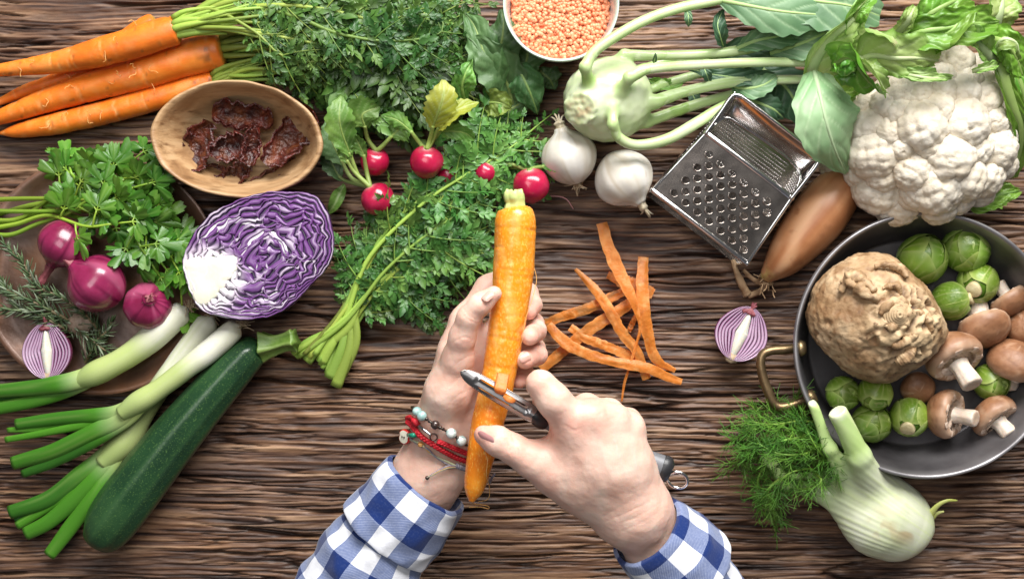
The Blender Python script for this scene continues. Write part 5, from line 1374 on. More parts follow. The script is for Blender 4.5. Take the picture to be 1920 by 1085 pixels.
# ---------------------------------------------------------------- long shallot
def build_shallot():
    pts = [(1436, 524, .014), (1444, 512, .016), (1470, 484, .020), (1505, 440, .022), (1540, 396, .022), (1575, 352, .020), (1598, 322, .018), (1610, 306, .018)]
    hw = [11, 19, 36, 48, 52, 44, 24, 10]; P = WP(pts); R = [L(h, p[2]) for h, p in zip(hw, pts)]
    t = thing('shallot', 'long brown skinned shallot between the grater and the cauliflower', 'shallot', (P[3][0], P[3][1], 0))
    m = M(); sweep(m, P, R, 90, 48, fn=lambda u, a, V: 1 + .02 * np.sin(a * 5 + 2 * u) + .02 * pn(V, 40, 3), afn=lambda u, a, V: dict(line=.55 * sst(.0, .5, pn(stack([np.cos(a) * 5, np.sin(a) * 5, u * .6], -1), 1, 6)), pale=.6 * sst(.1, .6, pn(stack([np.cos(a) * 1.2, np.sin(a) * 1.2, u * 2], -1), 1, 16)), base=.8 * sst(.10, .02, u) * sst(-.2, .3, pn(V, 130, 5))))
    mt = pmat('shallot_skin', [(.3, (.33, .130, .050)), (.5, (.44, .195, .085)), (.72, (.54, .285, .15))], nscale=40, rough=.40, attrs=(('line', (.30, .105, .035)), ('pale', (.66, .40, .22)), ('base', (.52, .50, .16))), bump=.06, bscale=300, spec=.45, sss=.1, spots=((.26, .10, .04), 60, .60, .74, (1, 1, 1)))
    obj('bulb', m, mt, t)
    m = M(); r = rng(3); dry = pmat('dry_stem', [(.3, (.22, .12, .055)), (.7, (.48, .33, .19))], nscale=160, rough=.7, bump=.5, bscale=500)
    for pp, w0, w1 in (([(1440, 518, .014), (1424, 528, .010), (1408, 520, .007), (1394, 506, .005)], .0024, .0016), ([(1442, 522, .012), (1430, 542, .008), (1416, 550, .006), (1403, 555, .004)], .0034, .0020), ([(1374, 487, .006), (1382, 512, .008), (1392, 535, .007), (1402, 553, .005)], .0018, .0034)):
        P2 = spline(WP(pp), 18); tube(m, P2, np.linspace(w0, w1, 18) * (1 + .2 * pn(P2, 200, 3)), seg=8, flat=.7)
    obj('dry_stem', m, dry, t)
    m = M()
    for j in range(40):
        s = P[0] + r.normal(size=3) * .003; d = unit(unit(P[0] - P[2]) + .9 * r.normal(size=3))
        tube(m, spline([s, s + d * .003, s + d * .006 + r.normal(size=3) * .0015], 5), .0004, seg=4, caps=False)
    obj('root_tuft', m, dry, t)
build_shallot()

# ---------------------------------------------------------------- cauliflower
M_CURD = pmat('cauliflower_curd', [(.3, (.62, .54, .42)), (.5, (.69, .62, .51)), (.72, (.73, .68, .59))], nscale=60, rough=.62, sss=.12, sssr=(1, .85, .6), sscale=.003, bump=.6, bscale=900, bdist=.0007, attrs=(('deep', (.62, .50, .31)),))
M_CLEAF = pmat('cauliflower_leaf', [(.3, (.20, .33, .075)), (.5, (.31, .44, .13)), (.72, (.44, .55, .23))], nscale=28, rough=.42, transl=.22, attrs=(('edge', (.16, .32, .05)), ('vein', (.50, .60, .32)), ('dry', (.50, .40, .26))), bump=.15, bscale=200, orand=.2)
M_CLEAFB = pmat('cauliflower_leaf_bluish', [(.3, (.19, .36, .16)), (.5, (.27, .44, .22)), (.72, (.37, .53, .30))], nscale=28, rough=.48, transl=.15, attrs=(('vein', (.46, .60, .36)),), bump=.12, bscale=200)
M_CLEAFG = pmat('cauliflower_leaf_green', [(.3, (.070, .20, .018)), (.5, (.13, .29, .030)), (.72, (.24, .42, .075))], nscale=28, rough=.38, transl=.22, attrs=(('vein', (.32, .48, .14)),), bump=.15, bscale=200, orand=.25)
def cell_bumps(V, n, seed, rho):
    r = rng(seed); i = np.arange(n); ph = math.pi * (3 - math.sqrt(5)) * i; zz = 1 - 2 * (i + .5) / n
    p = np.stack([np.sqrt(1 - zz ** 2) * np.cos(ph), np.sqrt(1 - zz ** 2) * np.sin(ph), zz], 1) + r.normal(size=(n, 3)) * .45 / math.sqrt(n)
    p /= np.linalg.norm(p, axis=1)[:, None]; sc = r.uniform(.85, 1.15, n)
    d = np.full(len(V), 9.0)
    for k in range(0, n, 64):
        q = 2 - 2 * np.clip(V @ p[k:k + 64].T, -1, 1); d = np.minimum(d, (q / sc[k:k + 64] ** 2).min(1))
    rr = rho * math.sqrt(4 * math.pi / n)
    return np.sqrt(np.maximum(0, 1 - d / rr ** 2))
def build_cauliflower():
    zq = lambda x, y: (1440 + x / 2.4667, y / 2.4667)
    cx, cy = zq(745, 600); R = 168.0
    t = thing('cauliflower', 'large white cauliflower head with green leaves, upper right', 'cauliflower', W(cx, cy))
    fl = [(870, 290, 82), (985, 310, 62), (600, 420, 78), (430, 490, 74), (530, 485, 66), (690, 440, 66), (805, 420, 62), (775, 510, 78), (690, 590, 108), (905, 580, 108), (1010, 455, 78), (1045, 400, 66), (1045, 560, 72), (905, 420, 74),
          (450, 590, 82), (555, 615, 62), (480, 720, 108), (610, 690, 56), (660, 800, 82), (830, 745, 108), (900, 840, 104), (770, 880, 116), (1060, 700, 96), (1090, 640, 70), (1000, 820, 92), (500, 890, 104), (590, 960, 92), (330, 815, 74), (290, 780, 54), (790, 960, 82), (690, 900, 80), (880, 930, 66), (990, 900, 60), (1100, 770, 60),
          (600, 520, 62), (800, 350, 60), (930, 360, 62), (1000, 380, 58), (730, 375, 56), (1080, 470, 60), (960, 700, 74), (520, 820, 70), (420, 800, 70), (620, 1010, 50), (730, 680, 60)]
    for i, (x, y, rr) in enumerate(fl):
        px, py = zq(x, y); d = math.hypot(px - cx, py - cy) / R; rr *= 1.16
        z = .022 + .058 * math.sqrt(max(0.0, 1 - min(d, 1.0) ** 2.0))
        r = L(rr / 2.4667 * 1.10, z); c = W(px, py, z)
        V0, F = ico(5)
        q = rng(i).normal(size=(3, 3)); q, _ = np.linalg.qr(q); U = V0 @ q
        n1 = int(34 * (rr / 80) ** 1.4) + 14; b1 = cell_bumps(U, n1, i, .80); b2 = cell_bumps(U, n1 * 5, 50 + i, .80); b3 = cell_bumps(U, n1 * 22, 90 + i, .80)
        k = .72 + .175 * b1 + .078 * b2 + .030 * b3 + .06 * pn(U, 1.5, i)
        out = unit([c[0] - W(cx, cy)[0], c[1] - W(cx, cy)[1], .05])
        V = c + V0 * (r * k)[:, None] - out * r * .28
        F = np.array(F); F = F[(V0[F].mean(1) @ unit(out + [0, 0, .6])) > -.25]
        m = M(); m.add(V, F, deep=np.clip((1 - b1) * .34 + (1 - b2) * .12, 0, .65)); obj('floret', m, M_CURD, t)  # deep: shade between the nodules, put into the colour
    m = M(); tube(m, np.array([W(cx, cy, .001), W(cx, cy, .02), W(cx, cy, .04)]), np.array([.030, .040, .052]), seg=24, deep=.3); obj('stem', m, M_CURD, t)
    def lf(mid, wl, wr, mat, curl=.1, ruf=5, nv=5, seed=0, dry=0.0, ribr=.003, up=(0, 0, 1), ser=.10, n=76, k=15, cup=None, vh=.0012):
        P = WP([(*zq(x, y), z) for x, y, z in mid]); m = M()
        leaf(m, P, [L(w * 1.25 / 2.4667, .05) for w in wl], [L(w * 1.25 / 2.4667, .05) for w in (wr or wl)], n=n, k=k, curl=curl, ruffle=L(ruf), rfreq=5, nv=nv, seed=seed, ser=ser, sfreq=7, vein_h=vh, rib=.0006, ribw=.07, up=up, vth=.07, vlen=.40, cup_fn=cup, crinkle=L(ruf * .9), irr=.22)
        tt = np.repeat(np.linspace(0, 1, n), 2 * k + 1); V = m.v[0]
        if dry: m.a['dry'] = [np.clip(dry * sst(.82, .97, tt) * sst(-.3, .2, pn(V, 150, seed)), 0, 1)]
        lo = obj('leaf', m, mat, t)
        if ribr:
            m = M(); Q = spline(P, 30) - [0, 0, .0005]; tube(m, Q, np.linspace(ribr, ribr * .15, 30), seg=10, flat=.7, vein=1.0, edge=0.0); obj('midrib', m, mat, lo)
    # (midrib points in crop coords with height, left/right half widths)
    lf([(215, 330, .066), (240, 430, .082), (270, 560, .086), (310, 690, .076), (362, 800, .052)], [60, 120, 130, 80, 10], [40, 100, 110, 75, 10], M_CLEAFB, -.32, 4, 5, 1, ribr=.0018, ser=.03)
    lf([(190, 400, .045), (215, 290, .066), (290, 180, .082), (370, 110, .088), (440, 40, .080), (500, -20, .07)], [26, 45, 60, 44, 30, 10], [26, 100, 120, 80, 50, 10], M_CLEAF, .35, 8, 5, 2, ribr=.0055)
    lf([(300, 300, .070), (370, 270, .090), (420, 320, .098), (480, 390, .094), (540, 420, .082)], [20, 60, 75, 50, 10], [20, 50, 60, 40, 10], M_CLEAFG, .5, 12, 5, 3, ribr=.002)
    lf([(400, 300, .082), (480, 260, .100), (590, 270, .108), (700, 270, .108), (790, 280, .098)], [30, 80, 90, 70, 30], [30, 60, 70, 60, 25], M_CLEAF, -.15, 7, 5, 4, ribr=.0028, ser=.06)
    lf([(440, 200, .088), (480, 150, .104), (530, 160, .112), (580, 185, .114), (600, 205, .112)], [30, 45, 50, 40, 20], [30, 45, 50, 40, 16], M_CLEAF, .2, 6, 4, 5, dry=.9, ribr=.003, ser=.05)
    lf([(570, 340, .088), (650, 345, .104), (740, 360, .108), (850, 362, .100)], [10, 24, 28, 5], [10, 20, 22, 5], M_CLEAF, .4, 7, 5, 6, ribr=.002)
    lf([(600, 190, .092), (700, 150, .106), (820, 130, .110), (950, 110, .106), (1070, 100, .092)], [30, 60, 66, 60, 14], [20, 60, 76, 60, 14], M_CLEAFG, .30, 11, 6, 7, ribr=.0025)
    lf([(600, 150, .098), (640, 110, .108), (660, 70, .112), (680, 30, .108)], [20, 30, 26, 6], [20, 26, 24, 6], M_CLEAF, .5, 4, 4, 8, ribr=.0035, ser=.05)
    lf([(700, 190, .088), (790, 170, .104), (860, 130, .110), (900, 60, .106), (960, 30, .098)], [20, 50, 50, 40, 10], [20, 50, 60, 50, 10], M_CLEAFG, .2, 10, 5, 9, ribr=.002)
    lf([(1040, 280, .080), (990, 220, .096), (940, 160, .104), (900, 110, .102)], [20, 40, 46, 20], [20, 36, 40, 18], M_CLEAF, .4, 6, 5, 10, dry=.9, ribr=.0045, ser=.05)
    lf([(1090, 300, .060), (1060, 230, .082), (1090, 180, .094), (1150, 200, .094), (1160, 270, .088)], [14, 36, 40, 40, 14], [14, 30, 36, 36, 14], M_CLEAF, .45, 7, 4, 11, ribr=.004, ser=.08)
    lf([(1060, 260, .072), (1090, 360, .076), (1130, 480, .070), (1175, 620, .056), (1140, 820, .030)], [20, 36, 40, 44, 16], [20, 36, 44, 50, 20], M_CLEAFG, .3, 8, 6, 12, ribr=.0050)
    lf([(1040, 160, .062), (1060, 100, .074), (1080, 40, .078), (1090, -30, .074)], [30, 60, 70, 60], [30, 60, 70, 60], M_CLEAF, .15, 6, 5, 13, ribr=.0055)
    lf([(900, 890, .018), (980, 930, .020), (1070, 900, .018), (1165, 880, .012)], [20, 50, 50, 8], [20, 46, 44, 8], M_CLEAFG, .3, 10, 5, 14, ribr=.003)
    lf([(1120, 260, .040), (1160, 360, .044), (1190, 460, .040), (1200, 600, .030)], [30, 60, 70, 30], [30, 60, 70, 30], M_CLEAFG, .2, 9, 5, 15, ribr=.003)
    lf([(700, 110, .078), (760, 60, .084), (830, 20, .084), (920, -20, .078)], [30, 70, 80, 60], [30, 70, 80, 60], M_CLEAFG, .2, 8, 5, 16, ribr=.003)
    lf([(950, 330, .096), (990, 318, .104), (1030, 308, .104), (1060, 300, .096)], [6, 16, 18, 6], [6, 14, 16, 6], M_CLEAF, .3, 3, 4, 17, ribr=.0015)
    lf([(340, 330, .082), (360, 350, .096), (390, 330, .102), (410, 310, .098)], [10, 40, 45, 16], [10, 40, 40, 16], M_CLEAFG, .6, 10, 4, 18, ribr=.001)
    lf([(420, 250, .085), (450, 300, .104), (500, 350, .108), (545, 420, .098)], [16, 26, 36, 16], [16, 26, 40, 16], M_CLEAF, .7, 6, 4, 19, ribr=.002)
    lf([(240, 420, .030), (380, 430, .060), (420, 400, .072), (460, 380, .078)], [30, 70, 70, 30], [30, 70, 70, 30], M_CLEAFG, .1, 6, 4, 20, ribr=.002)
    lf([(380, 160, .07), (400, 90, .086), (420, 40, .09), (470, -10, .086)], [16, 40, 46, 26], [16, 30, 36, 20], M_CLEAFG, .5, 9, 4, 21, ribr=.003)
    lf([(1000, 180, .07), (1080, 190, .084), (1140, 250, .08), (1180, 350, .07)], [20, 60, 60, 30], [20, 60, 60, 30], M_CLEAFG, .2, 8, 4, 22, ribr=.003)
build_cauliflower()
# ---------------------------------------------------------------- dark metal pan with celeriac, sprouts and mushrooms
M_PAN = pmat('dark_pan', [(.3, (.075, .070, .074)), (.5, (.130, .122, .127)), (.72, (.22, .21, .215))], nscale=22, rough=.40, metal=.6, bump=.12, bscale=120, rvar=.12, attrs=(('rimc', (.36, .35, .36)), ('worn', (.055, .045, .045))))
M_BRASS = pmat('aged_brass', [(.3, (.13, .085, .045)), (.5, (.24, .165, .085)), (.72, (.38, .28, .15))], nscale=60, rough=.40, metal=.85, bump=.2, bscale=300)
PANC = W(1739, 647, .048)
def build_pan():
    c = PANC.copy(); c[2] = 0; R = L(252, .048)
    t = thing('metal_pan', 'dark round metal pan holding celeriac, sprouts and mushrooms', 'pan', c)
    prof = [(.0, .001), (.76, .001), (.80, .003), (.90, .022), (.985, .044), (1.0, .0468), (.995, .0492), (.975, .0496), (.962, .0475), (.955, .044), (.875, .022), (.795, .0062), (.77, .0045), (.4, .0042), (.0, .0042)]
    Q = spline(prof, 90); rim = sst(.043, .048, Q[:, 1])
    n = 90; a = np.linspace(0, 2 * math.pi, 160, endpoint=False)
    worn = .5 * (np.arange(n)[:, None] > 60) * sst(.0, .5, pn(stack([np.cos(a)[None] * Q[:, :1] * 4, np.sin(a)[None] * Q[:, :1] * 4], -1), 1, 3))
    m = M(); lathe(m, Q * [R, 1], c, seg=160, fn=lambda V, a, tt: V + stack([0 * V[..., 0], 0 * V[..., 0], .0006 * pn(V, 30, 2)], -1), rimc=rim[:, None] * (.55 + .45 * pn(stack([np.cos(a)[None] * 6 + 0 * rim[:, None], np.sin(a)[None] * 6 + 0 * rim[:, None]], -1), 1, 5)), worn=worn)
    obj('body', m, M_PAN, t)
    P = spline(WP([(1494, 652, .034), (1470, 655, .035), (1446, 657, .036), (1430, 664, .036), (1426, 680, .036), (1431, 708, .036), (1442, 738, .036), (1452, 757, .036), (1466, 763, .036), (1490, 757, .035), (1516, 747, .034)]), 60)
    m = M(); tube(m, P, .0034 * (1 + .06 * pn(P, 80, 3)), seg=14, flat=1.15); h = obj('handle', m, M_BRASS, t)
    for q in (W(1494, 653, .034), W(1514, 748, .034)):
        m = M(); d = unit([c[0] - q[0], c[1] - q[1], 0]); tube(m, np.array([q + d * .000, q + d * .003, q + d * .006]), np.array([.006, .0062, .005]), seg=14); obj('rivet', m, M_BRASS, h)
build_pan()

def build_celeriac():
    c = W(1643, 597, .046)
    t = thing('celeriac', 'knobbly pale brown celeriac root in the pan', 'celeriac', (c[0], c[1], .005))
    V0, F = ico(6); R = L(124, .046)
    out = np.array([(1514, 590), (1530, 540), (1570, 495), (1620, 476), (1672, 478), (1710, 515), (1745, 560), (1772, 625), (1758, 655), (1700, 700), (1660, 716), (1610, 708), (1560, 672), (1524, 632)], float)
    az = np.arctan2(-(out[:, 1] - 597), out[:, 0] - 1643); rr = np.hypot(out[:, 0] - 1643, out[:, 1] - 597) / 124
    o = np.argsort(az); az, rr = az[o], rr[o]
    va = np.arctan2(V0[:, 1], V0[:, 0]); k = np.interp(va, np.r_[az[-1] - 2 * math.pi, az, az[0] + 2 * math.pi], np.r_[rr[-1], rr, rr[0]])
    hor = np.hypot(V0[:, 0], V0[:, 1]); k = 1 + (k - 1) * hor ** 2
    V = V0 * [1, 1, .80] * (R * k)[:, None]
    kn = unit(np.array([W(1690, 600, .07)[0] - c[0], W(1690, 600, .07)[1] - c[1], .034]))
    zone = sst(.70, .97, V0 @ kn + .12 * pn(V0, 2.5, 3))                    # knobbly crown region
    rd = 1 - 2 * np.abs(pn(V0 + .35 * stack([pn(V0, 3, 1), pn(V0, 3, 2), pn(V0, 3, 3)], -1), 3.4, 4))
    rd2 = 1 - 2 * np.abs(pn(V0, 8.0, 6))
    dsp = .05 * pn(V0, 1.6, 9) + .02 * pn(V0, 5, 12) + zone * (.13 * rd + .06 * rd2) + .013 * pn(V0, 20, 8) + .010 * fbm(V0, 9, 18, 3) - .030 * sst(.42, .62, pn(V0, 9, 28)) + (1 - zone) * .014 * np.maximum(0, pn(V0, 11, 10)) 
    V = V * (1 + dsp)[:, None] + c
    m = M(); m.add(V, np.array(F), crease=np.clip(zone * sst(.55, -.15, rd) * .9 + .45 * zone * sst(.3, -.3, rd2) + .35 * sst(.42, .62, pn(V0, 9, 28)), 0, 1), patch=np.clip(.75 * sst(.05, .5, pn(V0, 4.5, 20)) + .5 * sst(.1, .45, pn(V0, 14, 21)), 0, 1), cream=np.clip(zone * sst(.2, .7, rd), 0, 1) * .8)
    mt = pmat('celeriac_skin', [(.3, (.25, .140, .060)), (.5, (.41, .265, .140)), (.72, (.58, .43, .265))], nscale=50, rough=.62, bump=.8, bscale=240, bdist=.0014, attrs=(('crease', (.050, .024, .012)), ('patch', (.22, .115, .048)), ('cream', (.66, .49, .29))), spots=((.16, .085, .04), 180, .64, .72))
    obj('root', m, mt, t)
    r = rng(8)
    def onsurf(px, py, lift):
        d = np.array([W(px, py, .07)[0] - c[0], W(px, py, .07)[1] - c[1]]) / R
        z = math.sqrt(max(.05, 1 - d.dot(d))) * .80 * R; return W(px, py, c[2] + z + lift)
    squig = [[(1575, 545), (1590, 530), (1610, 540), (1630, 555), (1650, 560)], [(1578, 532), (1600, 520), (1625, 530), (1640, 545)], [(1650, 590), (1668, 570), (1692, 568), (1702, 590), (1690, 608), (1672, 605)],
             [(1665, 640), (1690, 620), (1712, 612)], [(1672, 650), (1700, 640), (1720, 620)], [(1735, 640), (1750, 620), (1762, 600)], [(1640, 500), (1665, 496), (1690, 505), (1702, 520)], [(1618, 505), (1640, 520), (1660, 518)],
             [(1655, 540), (1680, 535), (1690, 550)], [(1640, 660), (1665, 668), (1690, 660)], [(1720, 580), (1740, 600), (1745, 630)], [(1600, 560), (1625, 575), (1645, 580)], [(1655, 610), (1675, 612), (1690, 598)], [(1585, 500), (1610, 492), (1635, 490)],
             [(1680, 680), (1700, 668), (1715, 650)], [(1700, 545), (1715, 560), (1722, 575)]]
    for i, s in enumerate(squig[:3] + squig[4:16:2]):
        P = spline([onsurf(x, y, .0028 + .0018 * (j % 2)) for j, (x, y) in enumerate(s)], 30)
        rad = L(r.uniform(6, 11)) * np.sin(np.linspace(.35, 2.85, 30)) ** .6 * (1 + .55 * pn(P, 190, i))
        m = M(); sweep(m, P, rad, 30, 14, fn=lambda u, a, V: 1 + .40 * pn(V, 260, i) + .08 * np.sin(u * 60 + 3 * pn(V, 100, 2)), afn=lambda u, a, V: dict(crease=.5 * sst(.3, .6, pn(V, 250, 3)), patch=.3 + 0 * u, cream=.6 * sst(0, .4, pn(V, 120, 5))))
        obj('rootlet', m, mt, t)
    m = M(); q = onsurf(1683, 590, .004)                   # the stub at the crown, ringed like a knot
    for j in range(6):
        a = np.linspace(0, 6.28, 24); rr_ = L(22 - 3.6 * j); tube(m, q + np.stack([np.cos(a) * rr_, np.sin(a) * rr_, .0010 * j + 0 * a], 1), .0014, seg=8, caps=False, crease=.35 * (j % 2), patch=.2, cream=.5)
    obj('crown_stub', m, mt, t)
build_celeriac()

# Brussels sprouts
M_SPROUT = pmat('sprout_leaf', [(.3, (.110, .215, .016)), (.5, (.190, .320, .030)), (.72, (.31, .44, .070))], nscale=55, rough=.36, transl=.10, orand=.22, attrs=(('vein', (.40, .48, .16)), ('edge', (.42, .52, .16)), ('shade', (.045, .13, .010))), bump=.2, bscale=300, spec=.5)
M_CUT = pmat('cut_stem', [(.3, (.42, .33, .16)), (.7, (.62, .54, .32))], nscale=200, rough=.6, bump=.3, bscale=600)
def sprout(lb, px, py, z, rpx, ax, seed, dark=0.0):
    """tight little cabbage: round leaves wrapped over each other; ax points from the stem to the top"""
    r = L(rpx, z) ; c = W(px, py, z); ax = unit(ax); rg = rng(seed)
    t = thing('brussels_sprout', lb, 'Brussels sprout', (c[0], c[1], max(.005, z - r)), 'Brussels sprouts in the pan')
    e1 = unit(np.cross(ax, [.71, -.5, .13])); e2 = np.cross(ax, e1)
    def world(X): return c + X[..., :1] * e1 + X[..., 1:2] * e2 + X[..., 2:] * ax * 1.05
    V0, F = ico(4); m = M(); V = V0 * (1 + .03 * pn(V0, 3, seed))[:, None] * .90 * r
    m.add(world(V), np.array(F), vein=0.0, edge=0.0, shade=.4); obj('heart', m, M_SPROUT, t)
    nr, na = 14, 44; q = np.linspace(0, 1, nr)[:, None]; a = np.linspace(0, 2 * math.pi, na, endpoint=False)[None]
    for i in range(10):
        inner = i < 4
        col = math.radians(rg.uniform(34, 48) if inner else rg.uniform(84, 100)); lon = (i * math.pi / 2 + .5 if inner else (i - 4) * 2 * math.pi / 6) + rg.uniform(-.25, .25)
        rad = math.radians(rg.uniform(56, 64) if inner else rg.uniform(54, 66)) * (1 + .07 * np.sin(a * 2 + seed + i) + .035 * np.sin(a * 5 + i))
        cd = np.array([math.sin(col) * math.cos(lon), math.sin(col) * math.sin(lon), math.cos(col)])
        toward = unit(np.array([0, 0, 1]) - cd * cd[2]); sd = np.cross(cd, toward)             # towards the top / sideways
        th = q * rad
        D = np.cos(th)[..., None] * cd + np.sin(th)[..., None] * (np.cos(a)[..., None] * toward + np.sin(a)[..., None] * sd)
        off = (.925 if inner else .965) + .015 * (i % 6) + (.048 * np.clip(np.cos(a), 0, 1) - .012) * q ** 4 * (1 + .5 * np.sin(a * 7 + i)) + .010 * pn(D, 6, seed + i)
        base = -toward * math.sin(1.0) + cd * math.cos(1.0)                                     # where the leaf leaves the stem
        bx = (D * sd).sum(-1); by = (D * toward).sum(-1) + .9
        fan = np.arctan2(bx, by) * 4.6; fr = np.abs(fan - np.round(fan)); ve = np.exp(-(fr / .085) ** 2) * (1 - .6 * q) + .6 * np.exp(-(bx / .045) ** 2) * sst(.9, .3, by / 2)
        X = D * (off * r)[..., None] + D * (.00025 * ve)[..., None]
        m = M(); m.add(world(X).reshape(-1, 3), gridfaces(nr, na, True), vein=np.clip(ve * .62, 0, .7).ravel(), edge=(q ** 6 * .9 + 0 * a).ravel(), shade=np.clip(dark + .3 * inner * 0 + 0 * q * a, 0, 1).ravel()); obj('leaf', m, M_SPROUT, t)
    m = M(); lathe(m, np.array([(0, .0), (.32, .0), (.38, .06), (.40, .25)]) * r, c - ax * r * 1.09, ax, 20, fn=lambda V, a, tt: V * (1 + .08 * np.sin(a * 3))[..., None]); obj('cut_stem', m, M_CUT, t)
for a in [
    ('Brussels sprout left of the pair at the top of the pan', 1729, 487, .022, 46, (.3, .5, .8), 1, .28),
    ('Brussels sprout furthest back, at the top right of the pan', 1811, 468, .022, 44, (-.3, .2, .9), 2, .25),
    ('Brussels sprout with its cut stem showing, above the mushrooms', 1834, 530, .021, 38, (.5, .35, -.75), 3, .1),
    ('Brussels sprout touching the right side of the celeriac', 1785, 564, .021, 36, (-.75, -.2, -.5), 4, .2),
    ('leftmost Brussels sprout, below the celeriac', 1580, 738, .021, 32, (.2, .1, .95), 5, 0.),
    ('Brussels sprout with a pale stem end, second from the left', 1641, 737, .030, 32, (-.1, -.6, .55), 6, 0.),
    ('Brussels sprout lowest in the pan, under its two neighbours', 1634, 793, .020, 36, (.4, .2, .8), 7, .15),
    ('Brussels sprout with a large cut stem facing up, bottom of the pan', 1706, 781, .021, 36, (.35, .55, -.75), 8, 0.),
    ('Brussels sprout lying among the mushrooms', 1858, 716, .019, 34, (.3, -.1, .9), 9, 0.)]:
    sprout(*a)

# mushrooms
M_CAP = pmat('mushroom_cap', [(.3, (.185, .080, .036)), (.5, (.27, .125, .060)), (.72, (.38, .205, .110))], nscale=60, rough=.48, bump=.25, bscale=300, attrs=(('pale', (.56, .38, .26)), ('scale', (.17, .07, .032))), sss=.15, sssr=(1, .6, .4))
M_MSTEM = pmat('mushroom_stem', [(.3, (.54, .42, .32)), (.6, (.66, .57, .48))], nscale=120, rough=.6, bump=.35, bscale=500, attrs=(('brown', (.40, .25, .15)),), sss=.2)
M_GILL = pmat('mushroom_gills', [(.3, (.52, .36, .26)), (.7, (.70, .56, .45))], nscale=150, rough=.6, bump=.4, bscale=500)
def mushroom(lb, px, py, z, rpx, ax, seed, stem=1.0, sr=.40, flat=.80):
    """ax: direction from the cap's top through the stem"""
    r = L(rpx, z); c = W(px, py, z); ax = unit(ax)
    t = thing('mushroom', lb, 'mushroom', (c[0], c[1], .005), 'brown mushrooms in the pan')
    prof = spline([(0, -.95 * flat), (.30, -.91 * flat), (.66, -.70 * flat), (.92, -.32 * flat), (1.0, .06), (.95, .26), (.82, .36), (.66, .34), (.55, .26)], 40)
    tt = np.linspace(0, 1, 40); a = np.linspace(0, 2 * math.pi, 48, endpoint=False)[None]
    m = M(); lathe(m, prof * r, c, ax, 48, fn=lambda V, a, q: V * (1 + .05 * pn(V, 1.4 / r, seed) + .012 * pn(V, 6 / r, seed + 1))[..., None],
                   pale=np.clip(sst(.60, .86, tt)[:, None] * (.6 + .4 * pn(stack([np.cos(a) * 3, np.sin(a) * 3, 0 * a + seed], -1), 1, 3)) + .35 * sst(.3, .6, pn(stack([tt[:, None] * 3 + 0 * a, np.cos(a) * 2 + 0 * tt[:, None], np.sin(a) * 2 + 0 * tt[:, None]], -1), 1, seed)), 0, .9),
                   scale=.55 * sst(.25, .6, pn(stack([tt[:, None] * 14 + 0 * a, np.cos(a) * 5 + 0 * tt[:, None], np.sin(a) * 5 + 0 * tt[:, None]], -1), 1, seed + 7)) * sst(.9, .5, tt)[:, None]); obj('cap', m, M_CAP, t)
    # torn veil and gills under the cap
    m = M(); lathe(m, spline([(.86, .34), (.72, .36), (.56, .30), (.40, .22)], 14) * r, c, ax, 72, fn=lambda V, a, q: V * (1 + .07 * np.sin(a * 26) * np.sin(q * math.pi) + .05 * np.sin(a * 7 + seed))[..., None]); obj('veil', m, M_GILL, t)
    L0 = .95 * stem * r
    m = M(); Q = spline([(sr * 1.15, .10 * r / r), (sr * 1.02, .35), (sr * .92, .6 * (.35 + .65 * stem)), (sr * 1.05, .35 + .80 * stem), (sr * .98, .42 + .84 * stem), (sr * .6, .44 + .85 * stem), (0, .43 + .85 * stem)], 30) * r
    lathe(m, Q, c, ax, 32, fn=lambda V, a, q: V * np.array([1, 1, 0]) * (1 + .05 * np.sin(a * 2 + seed) + .03 * np.sin(a * 9))[..., None] + V * [0, 0, 1], brown=np.clip(sst(.76, .86, np.linspace(0, 1, 30)) * .55, 0, 1)); obj('stem', m, M_MSTEM, t)
for a in [
    ('largest brown mushroom, its stem pointing down, right of the celeriac', 1788, 668, .034, 55, px_dir(.30, .72, .62), 1, 1.0, .33, .85),
    ('mushroom lying on its side with gills and round stem end towards the right', 1776, 775, .026, 46, px_dir(.72, .10, .70), 2, .95, .34, .85),
    ('mushroom at the bottom right of the pan, stem pointing down right', 1862, 779, .024, 46, px_dir(.42, .62, .50), 3, .75, .36, .72),
    ('broad cap mushroom above the largest one, stem stub at its upper left', 1846, 616, .026, 50, px_dir(-.15, -.85, -.50), 4, .75, .40, .70),
    ('mushroom at the right edge with a white stem pointing up left', 1893, 563, .022, 38, px_dir(-.50, -.80, -.25), 5, .70, .36, .78),
    ('mushroom cap cut off by the right picture edge', 1924, 613, .024, 38, px_dir(.5, .3, -.7), 6, .6, .4, .8),
    ('smallest brown mushroom, cap up, below the celeriac', 1721, 728, .017, 32, px_dir(.1, -.3, -.9), 7, .6, .4, .66),
    ('mushroom at the right edge with its stem towards the bottom', 1905, 676, .028, 54, px_dir(-.12, .80, -.45), 8, .75, .34, .72)]:
    mushroom(*a)

onion_half('halved red onion on bare wood beside the pan handle, cut side up', 1391, 625, .020, L(50, .02), L(50, .02), math.radians(68), 5, None)

